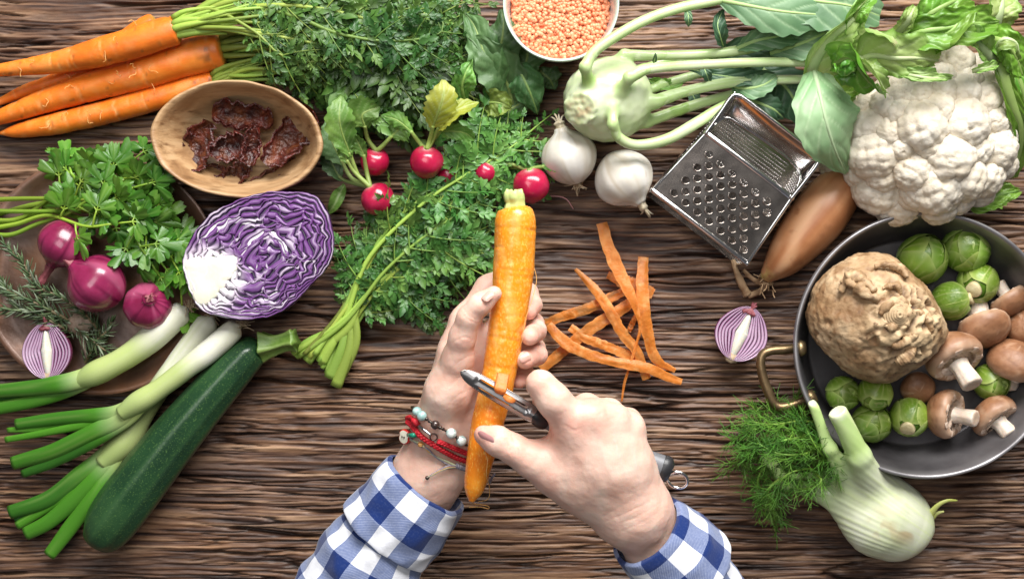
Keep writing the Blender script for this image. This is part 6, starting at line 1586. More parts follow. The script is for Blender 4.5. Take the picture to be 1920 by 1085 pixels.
# ---------------------------------------------------------------- fennel
M_FENNEL = pmat('fennel_bulb', [(.3, (.55, .60, .38)), (.5, (.65, .68, .50)), (.72, (.72, .74, .60))], nscale=30, rough=.34, sss=.2, sssr=(.9, 1, .5), attrs=(('green', (.34, .52, .12)), ('line', (.62, .70, .36)), ('brown', (.46, .32, .16))), coat=.1, bump=.05, bscale=300)
M_FROND = pmat('fennel_frond', [(.3, (.045, .150, .014)), (.5, (.085, .225, .022)), (.72, (.15, .31, .035))], nscale=60, rough=.5, transl=.1, orand=.25, attrs=(('stalk', (.26, .42, .06)),))
def build_fennel():
    t = thing('fennel', 'white fennel bulb with cut stalks and feathery fronds, lower right', 'fennel', W(1650, 965))
    k = .72; zc = lambda z: z / k
    def q(px, py, z): w = W(px, py, z); return np.array([w[0], w[1], z / k])
    pr = [(q(1700, 985, .020), q(1655, 968, .024), L(50), L(66), .012), (q(1655, 968, .024), q(1610, 930, .024), L(62), L(44), .016), (q(1675, 1005, .02), q(1625, 985, .022), L(42), L(34), .012), (q(1690, 955, .022), q(1640, 912, .026), L(38), L(32), .012),
          (q(1645, 925, .030), q(1612, 855, .054), L(32), L(21), .010), (q(1612, 855, .054), q(1572, 775, .064), L(20), L(17), .004),
          (q(1595, 915, .030), q(1555, 840, .052), L(20), L(11), .010), (q(1555, 840, .052), q(1523, 755, .058), L(11), L(9), .004),
          (q(1600, 960, .02), q(1545, 925, .020), L(26), L(17), .012), (q(1545, 925, .02), q(1475, 905, .020), L(17), L(12), .006), (q(1475, 905, .02), q(1432, 850, .022), L(12), L(10), .005),
          (q(1600, 905, .026), q(1540, 890, .026), L(13), L(8), .008), (q(1540, 890, .026), q(1465, 894, .028), L(7), L(5), .004), (q(1715, 990, .018), q(1735, 992, .016), L(24), L(12), .008)]
    for (ex, ey, ez, bx, by, bz) in ((1570, 772, .0645, 1612, 855, .054), (1522, 753, .0585, 1555, 840, .052)):     # knife cuts across the stalks
        e = q(ex, ey, ez); d = unit(e - q(bx, by, bz)); pr.append((e + d * .020, e + d * .0201, .020, .020, .0008, -1))
    V, F = sdf_mesh(pr, .0010); V = smooth_mesh(V, F, 2)
    ax = unit(W(1590, 890)[:2] - W(1731, 986)[:2]); ax3 = np.array([ax[0], ax[1], 0]); pe = np.array([-ax[1], ax[0], 0]); o = q(1731, 986, .02)
    al = (V - o) @ ax3; pp = (V - o) @ pe; fan = pp / np.maximum(.02, al * .35 + .03)
    ln = pn(stack([fan * 16, al * 5, V[:, 2] * 18], -1), 1, 4)
    N = vnormals(V, F); V = V + N * (.00035 * np.tanh(ln * 1.6) * sst(.0, .03, al))[:, None]
    P = V.copy(); P[:, 2] *= k
    shy = sst(.050, .088, al)
    dend = lambda px, py, z, rr: sst(rr, rr * .6, np.linalg.norm(V - q(px, py, z), axis=1))
    m = M(); m.add(P, F, green=np.clip(shy * .75 + .18 * sst(.3, .7, pn(V, 60, 2)), 0, .85) * (1 - .8 * np.maximum(dend(1568, 768, .065, .010), dend(1521, 750, .058, .006))), line=np.clip(sst(.05, .5, ln) * .55, 0, 1), brown=np.clip(.8 * sst(.2, .5, pn(V, 70, 8)) * sst(.022, .004, np.linalg.norm(V - q(1712, 990, .045), axis=1)) + .4 * sst(.02, .008, np.linalg.norm(V - q(1650, 985, .05), axis=1)) * sst(0, .4, pn(V, 120, 9)), 0, 1))
    obj('bulb', m, M_FENNEL, t)
    m = M()
    tube(m, spline(WP([(1736, 990, .018), (1742, 968, .024), (1757, 948, .030), (1776, 938, .032), (1795, 938, .030)]), 24), np.linspace(.0042, .0008, 24), seg=8, flat=.5, green=.35, line=0, brown=0)
    tube(m, spline(WP([(1744, 972, .020), (1756, 962, .024), (1770, 958, .026)]), 14), np.linspace(.0028, .0008, 14), seg=8, flat=.5, green=.3, line=0, brown=0); obj('shoot', m, pmat('yellow_shoot', [(.3, (.55, .60, .12)), (.7, (.70, .72, .28))], nscale=100, rough=.4), t)
    r = rng(21)
    br = [([(1525, 790, .034), (1490, 790, .040), (1450, 795, .040), (1405, 790, .034)], 90), ([(1530, 810, .032), (1495, 820, .044), (1450, 830, .046), (1400, 850, .040)], 100), ([(1540, 830, .030), (1510, 850, .048), (1460, 850, .052), (1420, 830, .046)], 100),
          ([(1545, 880, .026), (1500, 880, .044), (1465, 900, .046), (1455, 950, .034)], 90), ([(1465, 894, .028), (1440, 920, .034), (1450, 960, .026), (1458, 990, .016)], 70), ([(1432, 850, .024), (1410, 850, .034), (1390, 860, .030), (1370, 870, .022)], 70),
          ([(1560, 860, .030), (1540, 850, .048), (1520, 820, .052), (1500, 780, .046)], 90), ([(1500, 800, .024), (1470, 780, .026), (1440, 770, .024), (1400, 775, .016)], 80), ([(1520, 880, .030), (1540, 900, .044), (1520, 915, .040), (1480, 915, .032)], 80),
          ([(1480, 850, .018), (1430, 880, .020), (1420, 920, .018), (1430, 965, .012)], 80), ([(1500, 830, .014), (1450, 850, .014), (1400, 830, .014), (1380, 840, .010)], 90), ([(1510, 780, .02), (1480, 765, .026), (1490, 755, .030), (1500, 745, .032)], 50), ([(1540, 870, .02), (1490, 860, .02), (1450, 880, .02), (1430, 900, .014)], 100),
          ([(1555, 835, .03), (1565, 850, .044), (1570, 875, .046), (1560, 890, .04)], 60), ([(1450, 800, .030), (1420, 800, .034), (1395, 810, .028), (1375, 830, .018)], 60)]
    for bi, (pts, nth) in enumerate(br):
        m = M(); P = spline(WP(pts), 40); tube(m, P, np.linspace(.0011, .0004, 40), seg=6, stalk=np.linspace(.9, .3, 40)); T = np.gradient(P, axis=0)
        for j in range(int(nth * .62)):
            u = .12 + .88 * j / (nth * .62); ix = min(39, int(u * 39)); d = unit(unit(T[ix]) * .7 + .8 * r.normal(size=3) * [1, 1, .55]); l = r.uniform(.010, .020)
            b = unit(r.normal(size=3) * [1, 1, .4]); pth = [P[ix], P[ix] + d * l * .5 + b * l * .08, P[ix] + d * l + b * l * .30]
            Q = spline(pth, 7); Q[:, 2] = np.maximum(Q[:, 2], .003); tube(m, Q, np.linspace(.00034, .00016, 7), seg=3, caps=False, stalk=0.0)
            for e in range(4):
                i2 = r.randint(1, 5); d2 = unit(d + .9 * r.normal(size=3)); l2 = l * r.uniform(.3, .55); Q2 = np.array([Q[i2], Q[i2] + d2 * l2 * .5, Q[i2] + d2 * l2 + .15 * l2 * r.normal(size=3)]); Q2[:, 2] = np.maximum(Q2[:, 2], .003)
                tube(m, Q2, np.array([.00028, .00026, .00014]), seg=3, caps=False, stalk=0.0)
        obj('frond', m, M_FROND, t)
build_fennel()
# ---------------------------------------------------------------- the carrot being peeled
def build_held_carrot():
    pts = [(884, 940, .128), (889, 915, .128), (900, 862, .129), (915, 790, .130), (932, 720, .131), (946, 640, .132), (955, 580, .133), (963, 500, .134), (966, 425, .135), (966, 396, .135), (965, 386, .135)]
    hw = [5, 19, 25.5, 30.5, 31.5, 34, 36, 38, 39.5, 34, 24]
    P = WP(pts); R = [L(h, p[2]) for h, p in zip(hw, pts)]
    t = thing('carrot', 'large half peeled carrot held upright in the left hand', 'carrot', (P[5][0], P[5][1], .118))
    m = M(); Pp, Rr = carrot_root(m, P, R, 77, n=220, seg=56, crown=False, peeled=True)
    net = pn(np.vstack(m.v) * [1.6, .8, 1], 520, 5); v = np.vstack(m.v)
    m.a['pale'] = [np.clip(sst(.10, .5, net) * .22 + .30 * sst(.1, .5, pn(v * [3, .5, 1], 60, 8)), 0, .6)]
    tt = np.repeat(np.linspace(0, 1, 220), 56)[:len(v)]; tt = np.r_[tt, np.zeros(len(v) - len(tt))]
    m.a['pale'][0] *= sst(.22, .36, tt)
    m.a['wet'] = [np.clip(.8 * sst(.3, .36, tt), 0, 1)]
    mt = pmat('peeled_carrot', [(.28, (.74, .175, .010)), (.5, (.84, .250, .012)), (.72, (.88, .33, .025))], nscale=45, rough=.30, bump=.30, bscale=420, bdist=.0007, sss=.25, sssr=(1, .4, .1), sscale=.004, attrs=(('wet', (.86, .29, .010)), ('pale', (.93, .60, .22)), ('dirt', (.3, .14, .05))), coat=.25, coatr=.2, rvar=.1, spots=((.90, .44, .08), 560, .55, .66, (1.6, .7, 1)))
    obj('root', m, mt, t)
    m = M(); rg = rng(5)
    sweep(m, WP([(965, 390, .135), (965, 378, .136), (963, 366, .137), (963, 360, .137)]), [L(x, .13) for x in (20, 17, 18.5, 16)], 20, 28, fn=lambda u, a, V: 1 + .10 * np.sin(a * 5 + 1) + .06 * np.sin(a * 11) + .06 * pn(V, 300, 2), afn=lambda u, a, V: dict(stalk=.75 + 0 * u))
    for j in range(9):
        x = 951 + 3.4 * j; tube(m, spline(WP([(x, 378, .137), (x + rg.uniform(-2, 2), 364, .139), (x + rg.uniform(-3, 2), 357 + rg.uniform(-3, 4), .138)]), 8), np.linspace(.0018, .0013, 8), seg=6, flat=.6, stalk=.85)
    obj('crown', m, pmat('cut_crown', [(.3, (.48, .58, .16)), (.7, (.66, .72, .34))], nscale=150, rough=.45, attrs=(('stalk', (.52, .62, .22)),)), t)
    m = M(); tube(m, spline(WP([(885, 938, .126), (888, 943, .122), (900, 945, .118), (915, 948, .116), (916, 953, .114), (902, 950, .112), (880, 950, .110)]), 40), .00035, seg=4, pale=.9); obj('hair_root', m, M_CARROT, t)
    m = M(); tube(m, spline(WP([(908, 845, .142), (914, 862, .146), (912, 890, .142), (918, 915, .128), (915, 935, .118), (896, 940, .116)]), 40), .0003, seg=4, pale=.9); obj('hair_root', m, M_CARROT, t)
    m = M(); tube(m, spline(WP([(1001, 500, .136), (1006, 525, .136), (998, 560, .14), (985, 600, .144), (978, 640, .144), (970, 660, .14)]), 40), .0002, seg=4, pale=.9); obj('hair_root', m, M_CARROT, t)
build_held_carrot()

# ---------------------------------------------------------------- peeler
M_BLACK = pmat('black_plastic', [(.3, (.012, .012, .014)), (.7, (.024, .024, .027))], nscale=90, rough=.38, bump=.1, bscale=500)
M_GREYP = pmat('grey_handle', [(.3, (.15, .155, .17)), (.7, (.22, .225, .24))], nscale=90, rough=.42, metal=.3)
def build_peeler():
    from mathutils import geometry
    a, b = W(864, 696, .150), W(1008, 782, .149); t = thing('vegetable_peeler', 'steel vegetable peeler with dark handle held in the right hand', 'peeler', (b[0], b[1], .12))
    ax = unit(b - a); Ln = np.linalg.norm(b - a); sd = unit(np.cross([0, 0, 1], ax)); nz = np.cross(ax, sd)
    q = [(0, 0), (.03, 5.5), (.10, 11), (.22, 14), (.45, 15.5), (.75, 16), (.92, 15), (1.0, 11)]
    up = spline(q, 40); k = L(1, .15)
    poly = [(u * Ln, w * k) for u, w in up] + [(u * Ln, -w * k) for u, w in up[::-1][:-1]]
    def slot(u0, u1, s0, s1, n=7):
        p = []
        for i in range(n): th = math.pi / 2 + math.pi * i / (n - 1); p.append((u0 * Ln + (s1 - s0) / 2 * k * math.cos(th), ((s0 + s1) / 2 + (s1 - s0) / 2 * math.sin(th)) * k))
        for i in range(n): th = -math.pi / 2 + math.pi * i / (n - 1); p.append((u1 * Ln + (s1 - s0) / 2 * k * math.cos(th), ((s0 + s1) / 2 + (s1 - s0) / 2 * math.sin(th)) * k))
        return p
    slots = [slot(.24, .84, 5.2, 8.6), slot(.26, .82, -9.4, -7.6)]
    verts = [Vector(p) for p in poly]; edges = [(i, (i + 1) % len(poly)) for i in range(len(poly))]
    # inner support points so that the plate can arch
    for s in slots:
        k0 = len(verts); verts += [Vector(p) for p in s]; edges += [(k0 + i, k0 + (i + 1) % len(s)) for i in range(len(s))]
    for u in np.linspace(.04, .98, 40):
        for s in (-.85, -.42, -.1, .1, .85): verts.append(Vector((u * Ln, s * np.interp(u, up[:, 0], up[:, 1]) * k)))
    cv, _, cf, *_ = geometry.delaunay_2d_cdt(verts, edges, [], 1, 1e-7)
    def inpoly(p, poly):
        c = False; j = len(poly) - 1
        for i in range(len(poly)):
            if ((poly[i][1] > p[1]) != (poly[j][1] > p[1])) and p[0] < (poly[j][0] - poly[i][0]) * (p[1] - poly[i][1]) / (poly[j][1] - poly[i][1] + 1e-15) + poly[i][0]: c = not c
            j = i
        return c
    keep = [tuple(f) for f in cf if inpoly(np.mean([cv[i][:] for i in f], 0), poly) and not any(inpoly(np.mean([cv[i][:] for i in f], 0), s) for s in slots)]
    V2 = np.array([p[:] for p in cv]); arch = .0016 - (np.abs(V2[:, 1]) / (16 * k)) ** 2 * .0030
    mid = np.abs(V2[:, 1]) < 4.3 * k; arch = np.where(mid & (V2[:, 0] > .2 * Ln) & (V2[:, 0] < .88 * Ln), arch - .0014 * np.cos(V2[:, 1] / (4.3 * k) * 1.4), arch)
    P3 = a + V2[:, :1] * ax + V2[:, 1:] * sd + arch[:, None] * nz
    m = M(); m.add(P3, keep); m.add(P3 - nz * .0007, [f[::-1] for f in keep]); bl = obj('blade', m, pmat('blade_steel', [(.3, (.26, .25, .25)), (.7, (.36, .35, .35))], nscale=80, rough=.34, metal=1.0), t)
    m = M(); e = np.array([(u * Ln, w * k) for u, w in poly_uv(up)]); 
    for s in (1, -1):
        pth = a + (up[:, :1] * Ln) * ax + (s * up[:, 1:] * k) * sd + ((.0014 - (up[:, 1] / 16) ** 2 * .0030)[:, None]) * nz
        tube(m, pth, .00042, seg=6, caps=False)
    obj('blade_edge', m, M_STEELD, bl)
    m = M(); sweep(m, WP([(1000, 774, .1485), (1006, 780, .147), (1014, 787, .145), (1024, 794, .143)]), [L(x, .14) for x in (10, 15, 16, 13)], 24, 24, flat=.8); obj('ferrule', m, M_BLACK, t)
    m = M(); sweep(m, WP([(1018, 789, .1435), (1060, 806, .140), (1150, 842, .134), (1242, 878, .130)]), [L(x, .14) for x in (11, 15, 20, 26)], 40, 24, flat=.75); h = obj('handle', m, M_GREYP, t)
    m = M(); sweep(m, WP([(1238, 876, .130), (1245, 879, .130), (1251, 882, .130), (1257, 885, .130)]), [L(x, .13) for x in (26, 27, 25, 18)], 20, 24, flat=.75); obj('end_cap', m, M_BLACK, h)
    c = W(1270, 899, .130); th = np.linspace(math.radians(155), math.radians(155 + 330), 50)
    d1 = unit(W(1290, 905, .13) - W(1250, 888, .13)); d2 = np.array([-d1[1], d1[0], 0])
    ring = c + (np.cos(th) * L(19, .13))[:, None] * d1 + (np.sin(th) * L(15.5, .13))[:, None] * d2 + np.array([0, 0, 1]) * (.003 * np.sin(th))[:, None]
    ring = np.vstack([W(1246, 880, .13)[None], W(1250, 884, .13)[None], ring, W(1250, 889, .13)[None]]); m = M(); tube(m, spline(ring, 90), .0012, seg=10); obj('hanging_ring', m, M_STEEL, t)
    p = M(); PP = WP([(944, 742, .152), (952, 747, .154), (960, 750, .154), (966, 752, .152)]); tube(p, spline(PP, 14), L(5) * np.sin(np.linspace(.4, 2.7, 14)), seg=8, flat=.25, pale=.5, dirt=0.0)
    tag(obj('carrot_shaving', p, M_PEEL), 'small carrot shaving stuck on the peeler blade', 'carrot peel')
    p = M(); PP = WP([(944, 700, .1475), (941, 715, .150), (938, 730, .153), (935, 738, .150)]); tube(p, spline(PP, 20), L(10) * np.array([1] * 16 + [.9, .8, .7, .6]), seg=10, flat=.12, pale=.4, dirt=0.0)
    tag(obj('carrot_peel', p, M_PEEL), 'fresh strip of peel coming off under the peeler blade', 'carrot peel')
def poly_uv(up): return up
build_peeler()

# ---------------------------------------------------------------- the person's arms and hands
M_SKIN = pmat('skin', [(.3, (.70, .42, .325)), (.5, (.76, .495, .395)), (.72, (.80, .56, .46))], nscale=55, rough=.46, sss=.35, sssr=(1, .42, .26), sscale=.0035, attrs=(('red', (.74, .31, .235)), ('pale', (.82, .62, .51)), ('crease', (.58, .28, .20)), ('vein', (.62, .50, .46))), bump=.20, bscale=900, bdist=.0006, spec=.42)
M_NAIL = pmat('fingernail', [(.3, (.64, .37, .30)), (.7, (.69, .42, .35))], nscale=120, rough=.30, sss=.2, attrs=(('white', (.72, .54, .46)), ('dk', (.50, .22, .24))), coat=.4)
def px_of(V): 
    k = S * (H - V[:, 2]) / H; return np.stack([V[:, 0] / k + 960, 542.5 - V[:, 1] / k], 1)
def R3(px, py, z, r): return (W(px, py, z), L(r, z))
def chain(pts, k):
    out = []
    for p, q in zip(pts[:-1], pts[1:]):
        a, ra = R3(*p); b, rb = R3(*q); out.append((a, b, ra, rb, k))
    return out
def crease_field(V, PX, lines, ztop=None):
    """thin skin folds: polylines in pixels with width (px) and depth"""
    d = np.zeros(len(V)); 
    for pts, w, dep in lines:
        P = spline(pts, 40); dist = np.full(len(V), 1e9)
        bb = (PX[:, 0] > P[:, 0].min() - 6) & (PX[:, 0] < P[:, 0].max() + 6) & (PX[:, 1] > P[:, 1].min() - 6) & (PX[:, 1] < P[:, 1].max() + 6)
        ii = np.where(bb)[0]
        if len(ii) == 0: continue
        dd = np.linalg.norm(PX[ii][:, None] - P[None], axis=2); kk = dd.argmin(1); dm = dd.min(1)
        ft = np.sin(np.pi * np.clip(kk / 39, .04, .96)) ** .5
        d[ii] = np.maximum(d[ii], dep * ft * np.exp(-(dm / w) ** 2))
    return d
def make_arm(prims, res, lines, reds, seed, veins=()):
    V, F = sdf_mesh(prims, res, pad=.006); V = smooth_mesh(V, F, 3, .5)
    N = vnormals(V, F); PX = px_of(V); up = N[:, 2] > .05
    c = crease_field(V, PX, lines) * up
    vn = crease_field(V, PX, veins) * up
    V = V - N * (c * .0007)[:, None] + N * (vn * .0006)[:, None] + N * (.00035 * pn(V, 120, seed) + .00012 * pn(V, 420, seed))[:, None]
    red = np.zeros(len(V))
    for px, py, r, s in reds: red = np.maximum(red, s * np.exp(-(((PX[:, 0] - px) ** 2 + (PX[:, 1] - py) ** 2) / r ** 2)))
    m = M(); m.add(V, F, red=np.clip(red * (.8 + .4 * pn(V, 120, 5)), 0, .8), crease=np.clip(c * .40, 0, .5), pale=np.clip(.45 * sst(.1, .5, pn(V, 75, 3)), 0, 1), vein=np.clip(vn * .5, 0, .5))
    return m, V
def nail(parent, c, d, n, ln, wd, dk=0.0, curve=.35):
    d = unit(d); n = unit(np.asarray(n, float) - d * d.dot(n)); s = np.cross(n, d); g, h = 13, 11
    u = np.linspace(-1, 1, g)[:, None]; v = np.linspace(-1, 1, h)[None]
    w = np.where(u > 0, np.sqrt(np.clip(1 - (u * .92) ** 4, 0, 1)), np.sqrt(np.clip(1 - (u * .95) ** 6, 0, 1)))
    V = c + d * (u * ln + 0 * v)[..., None] + s * (v * w * wd)[..., None] + n * (-curve * wd * (v * w) ** 2 - .10 * ln * np.maximum(u, 0) ** 2 + .0004 - .0006 * np.maximum(np.abs(v), np.abs(u)) ** 6)[..., None]
    m = M(); m.add(V.reshape(-1, 3), gridfaces(g, h), white=(.35 * sst(.72, .9, u) + .2 * sst(-.55, -.8, u) + 0 * v).ravel(), dk=np.full(g * h, dk)); obj('fingernail', m, M_NAIL, parent)

def build_person():
    t = thing('person', 'person in a blue checked shirt, both hands peeling a carrot', 'person', W(960, 1060, .05))
    # ---- left hand: palm up, carrot resting on it, thumb over its left side
    pl = []
    pl += chain([(640, 1150, .062, 62), (730, 1000, .074, 57), (792, 885, .086, 50)], .012)
    pl += chain([(672, 1165, .060, 58), (765, 1010, .072, 52), (822, 890, .084, 44)], .012)
    pl += chain([(792, 885, .086, 46), (830, 790, .098, 45), (856, 700, .108, 42)], .014)
    pl += chain([(822, 890, .084, 40), (880, 790, .090, 44), (915, 720, .090, 36)], .014)
    pl += chain([(850, 780, .092, 46), (885, 690, .098, 40)], .014)
    pl += chain([(860, 730, .096, 44), (872, 640, .102, 34)], .014)
    pl += chain([(818, 800, .106, 34), (838, 735, .120, 37), (860, 670, .130, 30)], .010)      # thenar
    pl += chain([(858, 672, .132, 27), (867, 630, .140, 23.5), (879, 594, .1465, 22.5)], .005)    # thumb
    pl += chain([(879, 594, .1465, 21), (900, 570, .1495, 21), (926, 550, .1495, 15)], .003)
    pl += chain([(852, 655, .108, 30), (872, 600, .106, 25), (915, 540, .100, 21), (950, 520, .096, 21)], .007)    # index
    pl += chain([(950, 520, .096, 20), (990, 548, .102, 18), (1000, 572, .112, 17)], .003)
    pl += chain([(1000, 572, .112, 17), (991, 584, .126, 16)], .002)
    pl += chain([(880, 660, .098, 28), (960, 588, .088, 22)], .006) + chain([(960, 588, .088, 21), (1000, 606, .100, 20), (1005, 620, .114, 20)], .002) + chain([(1005, 620, .114, 20), (993, 631, .136, 17)], .002)
    pl += chain([(895, 700, .094, 28), (965, 640, .082, 22)], .006) + chain([(965, 640, .082, 21), (1002, 652, .096, 20), (1006, 664, .110, 20)], .002) + chain([(1006, 664, .110, 20), (984, 675, .134, 17)], .002)
    pl += chain([(905, 745, .088, 26), (965, 700, .076, 19)], .006) + chain([(965, 700, .076, 18), (988, 704, .090, 17), (988, 708, .102, 16)], .002) + chain([(988, 708, .102, 16), (972, 714, .122, 14)], .002)
    linesL = [([(868, 577), (878, 590), (894, 600)], 1.3, .8), ([(866, 588), (880, 600), (896, 606)], 1.1, .6), ([(846, 690), (870, 672), (900, 660)], 1.2, .5), ([(838, 728), (868, 702), (900, 680)], 1.2, .45), ([(850, 640), (872, 632), (890, 640)], 1.2, .5), ([(800, 835), (840, 848), (878, 846)], 1.3, .7), ([(788, 850), (830, 866), (872, 866)], 1.2, .6), ([(830, 770), (860, 740), (895, 725)], 1.2, .4),
              ([(1001, 612), (1010, 618), (1016, 628)], 1.0, .5), ([(1002, 656), (1012, 662), (1017, 670)], 1.0, .5), ([(905, 560), (898, 572), (906, 588)], 1.1, .3)]
    redsL = [(925, 552, 22, .40), (990, 584, 26, .85), (1002, 627, 26, .55), (1000, 670, 28, .60), (880, 640, 26, .35), (975, 712, 22, .6), (905, 690, 30, .35), (895, 600, 16, .35)]
    m, VL = make_arm(pl, .0010, linesL, redsL, 3, veins=[([(812, 900), (840, 850), (858, 800)], 3.0, .5), ([(800, 930), (815, 880), (830, 820)], 3.0, .35)])
    la = obj('arm', m, M_SKIN, t, label='bare left hand and wrist under the carrot')
    zz = lambda px, py: W(px, py, 0)
    nail(la, W(914, 553, .1575), W(933, 541, .155) - W(905, 566, .158), (-.55, .30, .8), L(12, .15), L(9.5, .15))
    nail(la, W(998, 625, .1355), W(985, 633, .140) - W(1003, 620, .130), (.55, .15, .8), L(11, .13), L(9, .13))
    nail(la, W(985, 670, .1405), W(972, 677, .139) - W(998, 665, .136), (.15, .10, .95), L(11, .13), L(9, .13))
    # ---- right hand: back of the hand up, fingers closed on the handle, thumb on the carrot
    z0 = .0
    pr = []
    pr += chain([(1300, 1150, .105, 52), (1234, 1050, .116, 49), (1182, 965, .133, 46)], .012)
    pr += chain([(1335, 1120, .105, 52), (1268, 1030, .114, 48), (1210, 948, .130, 41)], .012)
    pr += chain([(1178, 965, .136, 50), (1115, 880, .147, 46), (1076, 800, .156, 35)], .016)
    pr += chain([(1190, 960, .138, 50), (1145, 870, .153, 46), (1113, 784, .162, 31)], .014)
    pr += chain([(1196, 950, .136, 45), (1170, 870, .149, 40), (1149, 790, .158, 28)], .012)
    pr += chain([(1208, 945, .132, 38), (1191, 880, .141, 29), (1177, 804, .149, 25)], .010)
    pr += chain([(1076, 800, .157, 34), (1040, 752, .166, 29), (1014, 720, .166, 26)], .008)     # index, then down to the handle
    pr += chain([(1014, 720, .166, 25), (1022, 752, .140, 21), (1050, 790, .126, 18)], .004)
    pr += chain([(1113, 780, .162, 30), (1100, 766, .140, 26), (1092, 770, .122, 23)], .006) + chain([(1092, 770, .122, 22), (1115, 810, .112, 20)], .004)
    pr += chain([(1151, 786, .158, 28), (1142, 774, .136, 25), (1138, 780, .118, 22)], .006) + chain([(1138, 780, .118, 21), (1155, 825, .108, 19)], .004)
    pr += chain([(1183, 800, .149, 26), (1178, 790, .130, 22), (1176, 798, .114, 20)], .006) + chain([(1176, 798, .114, 19), (1190, 840, .106, 17)], .004)
    pr += chain([(1150, 940, .132, 52), (1090, 905, .138, 46), (1036, 884, .143, 38)], .016)       # thumb
    pr += chain([(1036, 884, .143, 37), (998, 862, .148, 31), (964, 842, .151, 27.5)], .007)
    pr += chain([(964, 842, .151, 27), (932, 826, .152, 27), (907, 815, .151, 19)], .004)
    pr += chain([(1060, 850, .140, 34), (1075, 825, .144, 36)], .018)
    linesR = [([(958, 812), (964, 828), (962, 846)], 1.3, .75), ([(950, 826), (956, 842), (962, 858)], 1.2, .7), ([(966, 824), (972, 842), (970, 862)], 1.2, .6), ([(958, 842), (966, 850), (976, 852)], 1.0, .5),
              ([(1028, 800), (1034, 815), (1026, 836)], 1.6, .8), ([(1018, 838), (1030, 850), (1040, 872)], 1.4, .45), ([(1140, 975), (1180, 958), (1225, 935)], 1.5, .5), ([(1150, 985), (1195, 968), (1240, 940)], 1.4, .45), ([(1130, 968), (1165, 948), (1200, 930)], 1.3, .35), ([(1160, 998), (1210, 975), (1250, 948)], 1.4, .4),
              ([(1100, 772), (1116, 778), (1132, 772)], 1.5, .35), ([(1060, 796), (1078, 806), (1096, 798)], 1.6, .35), ([(1004, 700), (1014, 712), (1030, 712)], 1.4, .3), ([(1176, 770), (1180, 785), (1188, 800)], 1.6, .35), ([(1136, 762), (1138, 778), (1144, 795)], 1.6, .4)]
    redsR = [(905, 815, 30, .75), (1070, 790, 34, .55), (1120, 768, 30, .55), (1010, 715, 26, .30), (1155, 775, 22, .22), (960, 840, 26, .40), (1015, 880, 40, .35), (1030, 810, 16, .5)]
    m, VR = make_arm(pr, .0011, linesR, redsR, 9, veins=[([(1150, 800), (1160, 850), (1175, 900)], 4, .5), ([(1118, 800), (1130, 850), (1150, 905)], 4, .4), ([(1184, 815), (1190, 860), (1200, 900)], 4, .4)])
    ra = obj('arm', m, M_SKIN, t, label='bare right hand closed round the peeler handle')
    nail(ra, W(910, 824, .1585), W(888, 812, .153) - W(925, 832, .159), (-.42, -.62, .66), L(19, .15), L(12.5, .15), dk=.75)
    # ---- sleeves
    def cloth_loft(name, rings, par, seed, gu0=0.0, gv0=0.0, wr=.0020, n=120, sub=14, flat=.82, label=None):
        """rings: (px, py, z, r_px, tilt) along the sleeve; attributes gu/gv carry the weave coordinates"""
        C = np.array([np.r_[W(p[0], p[1], p[2]), L(p[3], p[2])] for p in rings]); Q = []
        seglen = np.r_[0, np.cumsum(np.linalg.norm(np.diff(C, axis=0), axis=1))]
        tt = np.linspace(0, seglen[-1], sub * (len(rings) - 1) + 1)
        Q = np.stack([np.interp(tt, seglen, C[:, j]) for j in range(4)], 1)
        for _ in range(3): Q[1:-1] = .25 * Q[:-2] + .5 * Q[1:-1] + .25 * Q[2:]
        d = C[-1, :3] - C[0, :3]
        if len(rings) > 2: d = C[np.argmax(np.linalg.norm(C[:, :3] - C[0, :3], axis=1)), :3] - C[0, :3]
        d = unit(d); sd = unit(np.cross(d, [0, 0, 1])); nn = np.cross(sd, d)
        th = np.linspace(0, 2 * math.pi, n, endpoint=False)
        V = Q[:, None, :3] + Q[:, 3][:, None, None] * (np.cos(th)[None, :, None] * sd + np.sin(th)[None, :, None] * nn * flat)
        rad = (V - Q[:, None, :3]); rad /= np.linalg.norm(rad, axis=2)[..., None]
        al = tt / tt[-1]
        nz = pn(V * [1, 1, 1], 30, seed) * wr + pn(V, 75, seed + 2) * wr * .45 + (np.abs(pn(V, 48, seed + 5)) - .25) * -wr * .7
        V = V + rad * nz[..., None]
        gu = (th[None] / (2 * math.pi)) * (2 * math.pi * np.mean(Q[:, 3]) * .92) + gu0 + 0 * tt[:, None]
        gv = tt[:, None] + gv0 + 0 * th[None]
        m = M(); m.add(V.reshape(-1, 3), gridfaces(len(tt), n, True), gu=gu.ravel(), gv=gv.ravel()); 
        # duplicate the seam column so that the weave stays continuous
        return obj(name, m, M_GING, par, label=label)
    ls = cloth_loft('sleeve', [(735, 985, .078, 84), (700, 1040, .074, 100), (660, 1110, .066, 108), (620, 1180, .06, 112), (530, 1340, .052, 118)], t, 4, .0, .004, wr=.0036)
    cloth_loft('cuff', [(801, 908, .088, 80), (800, 909, .088, 87), (796, 914, .087, 90), (760, 958, .083, 95), (726, 1002, .079, 98), (722, 1007, .0785, 97), (724, 1003, .079, 90), (740, 985, .08, 84)], ls, 8, .006, .012, wr=.0027)
    rs = cloth_loft('sleeve', [(1275, 1060, .108, 80), (1300, 1095, .104, 82), (1332, 1140, .098, 82), (1375, 1200, .09, 84), (1500, 1370, .072, 90)], t, 14, .010, .0, wr=.0032)
    cloth_loft('cuff', [(1212, 994, .127, 72), (1212, 994, .127, 80), (1222, 1003, .126, 84), (1258, 1036, .120, 92), (1288, 1068, .113, 94), (1292, 1073, .112, 93), (1292, 1070, .112, 92), (1280, 1060, .112, 84)], rs, 18, .004, .006, wr=.0024, flat=1.08)
    return VL
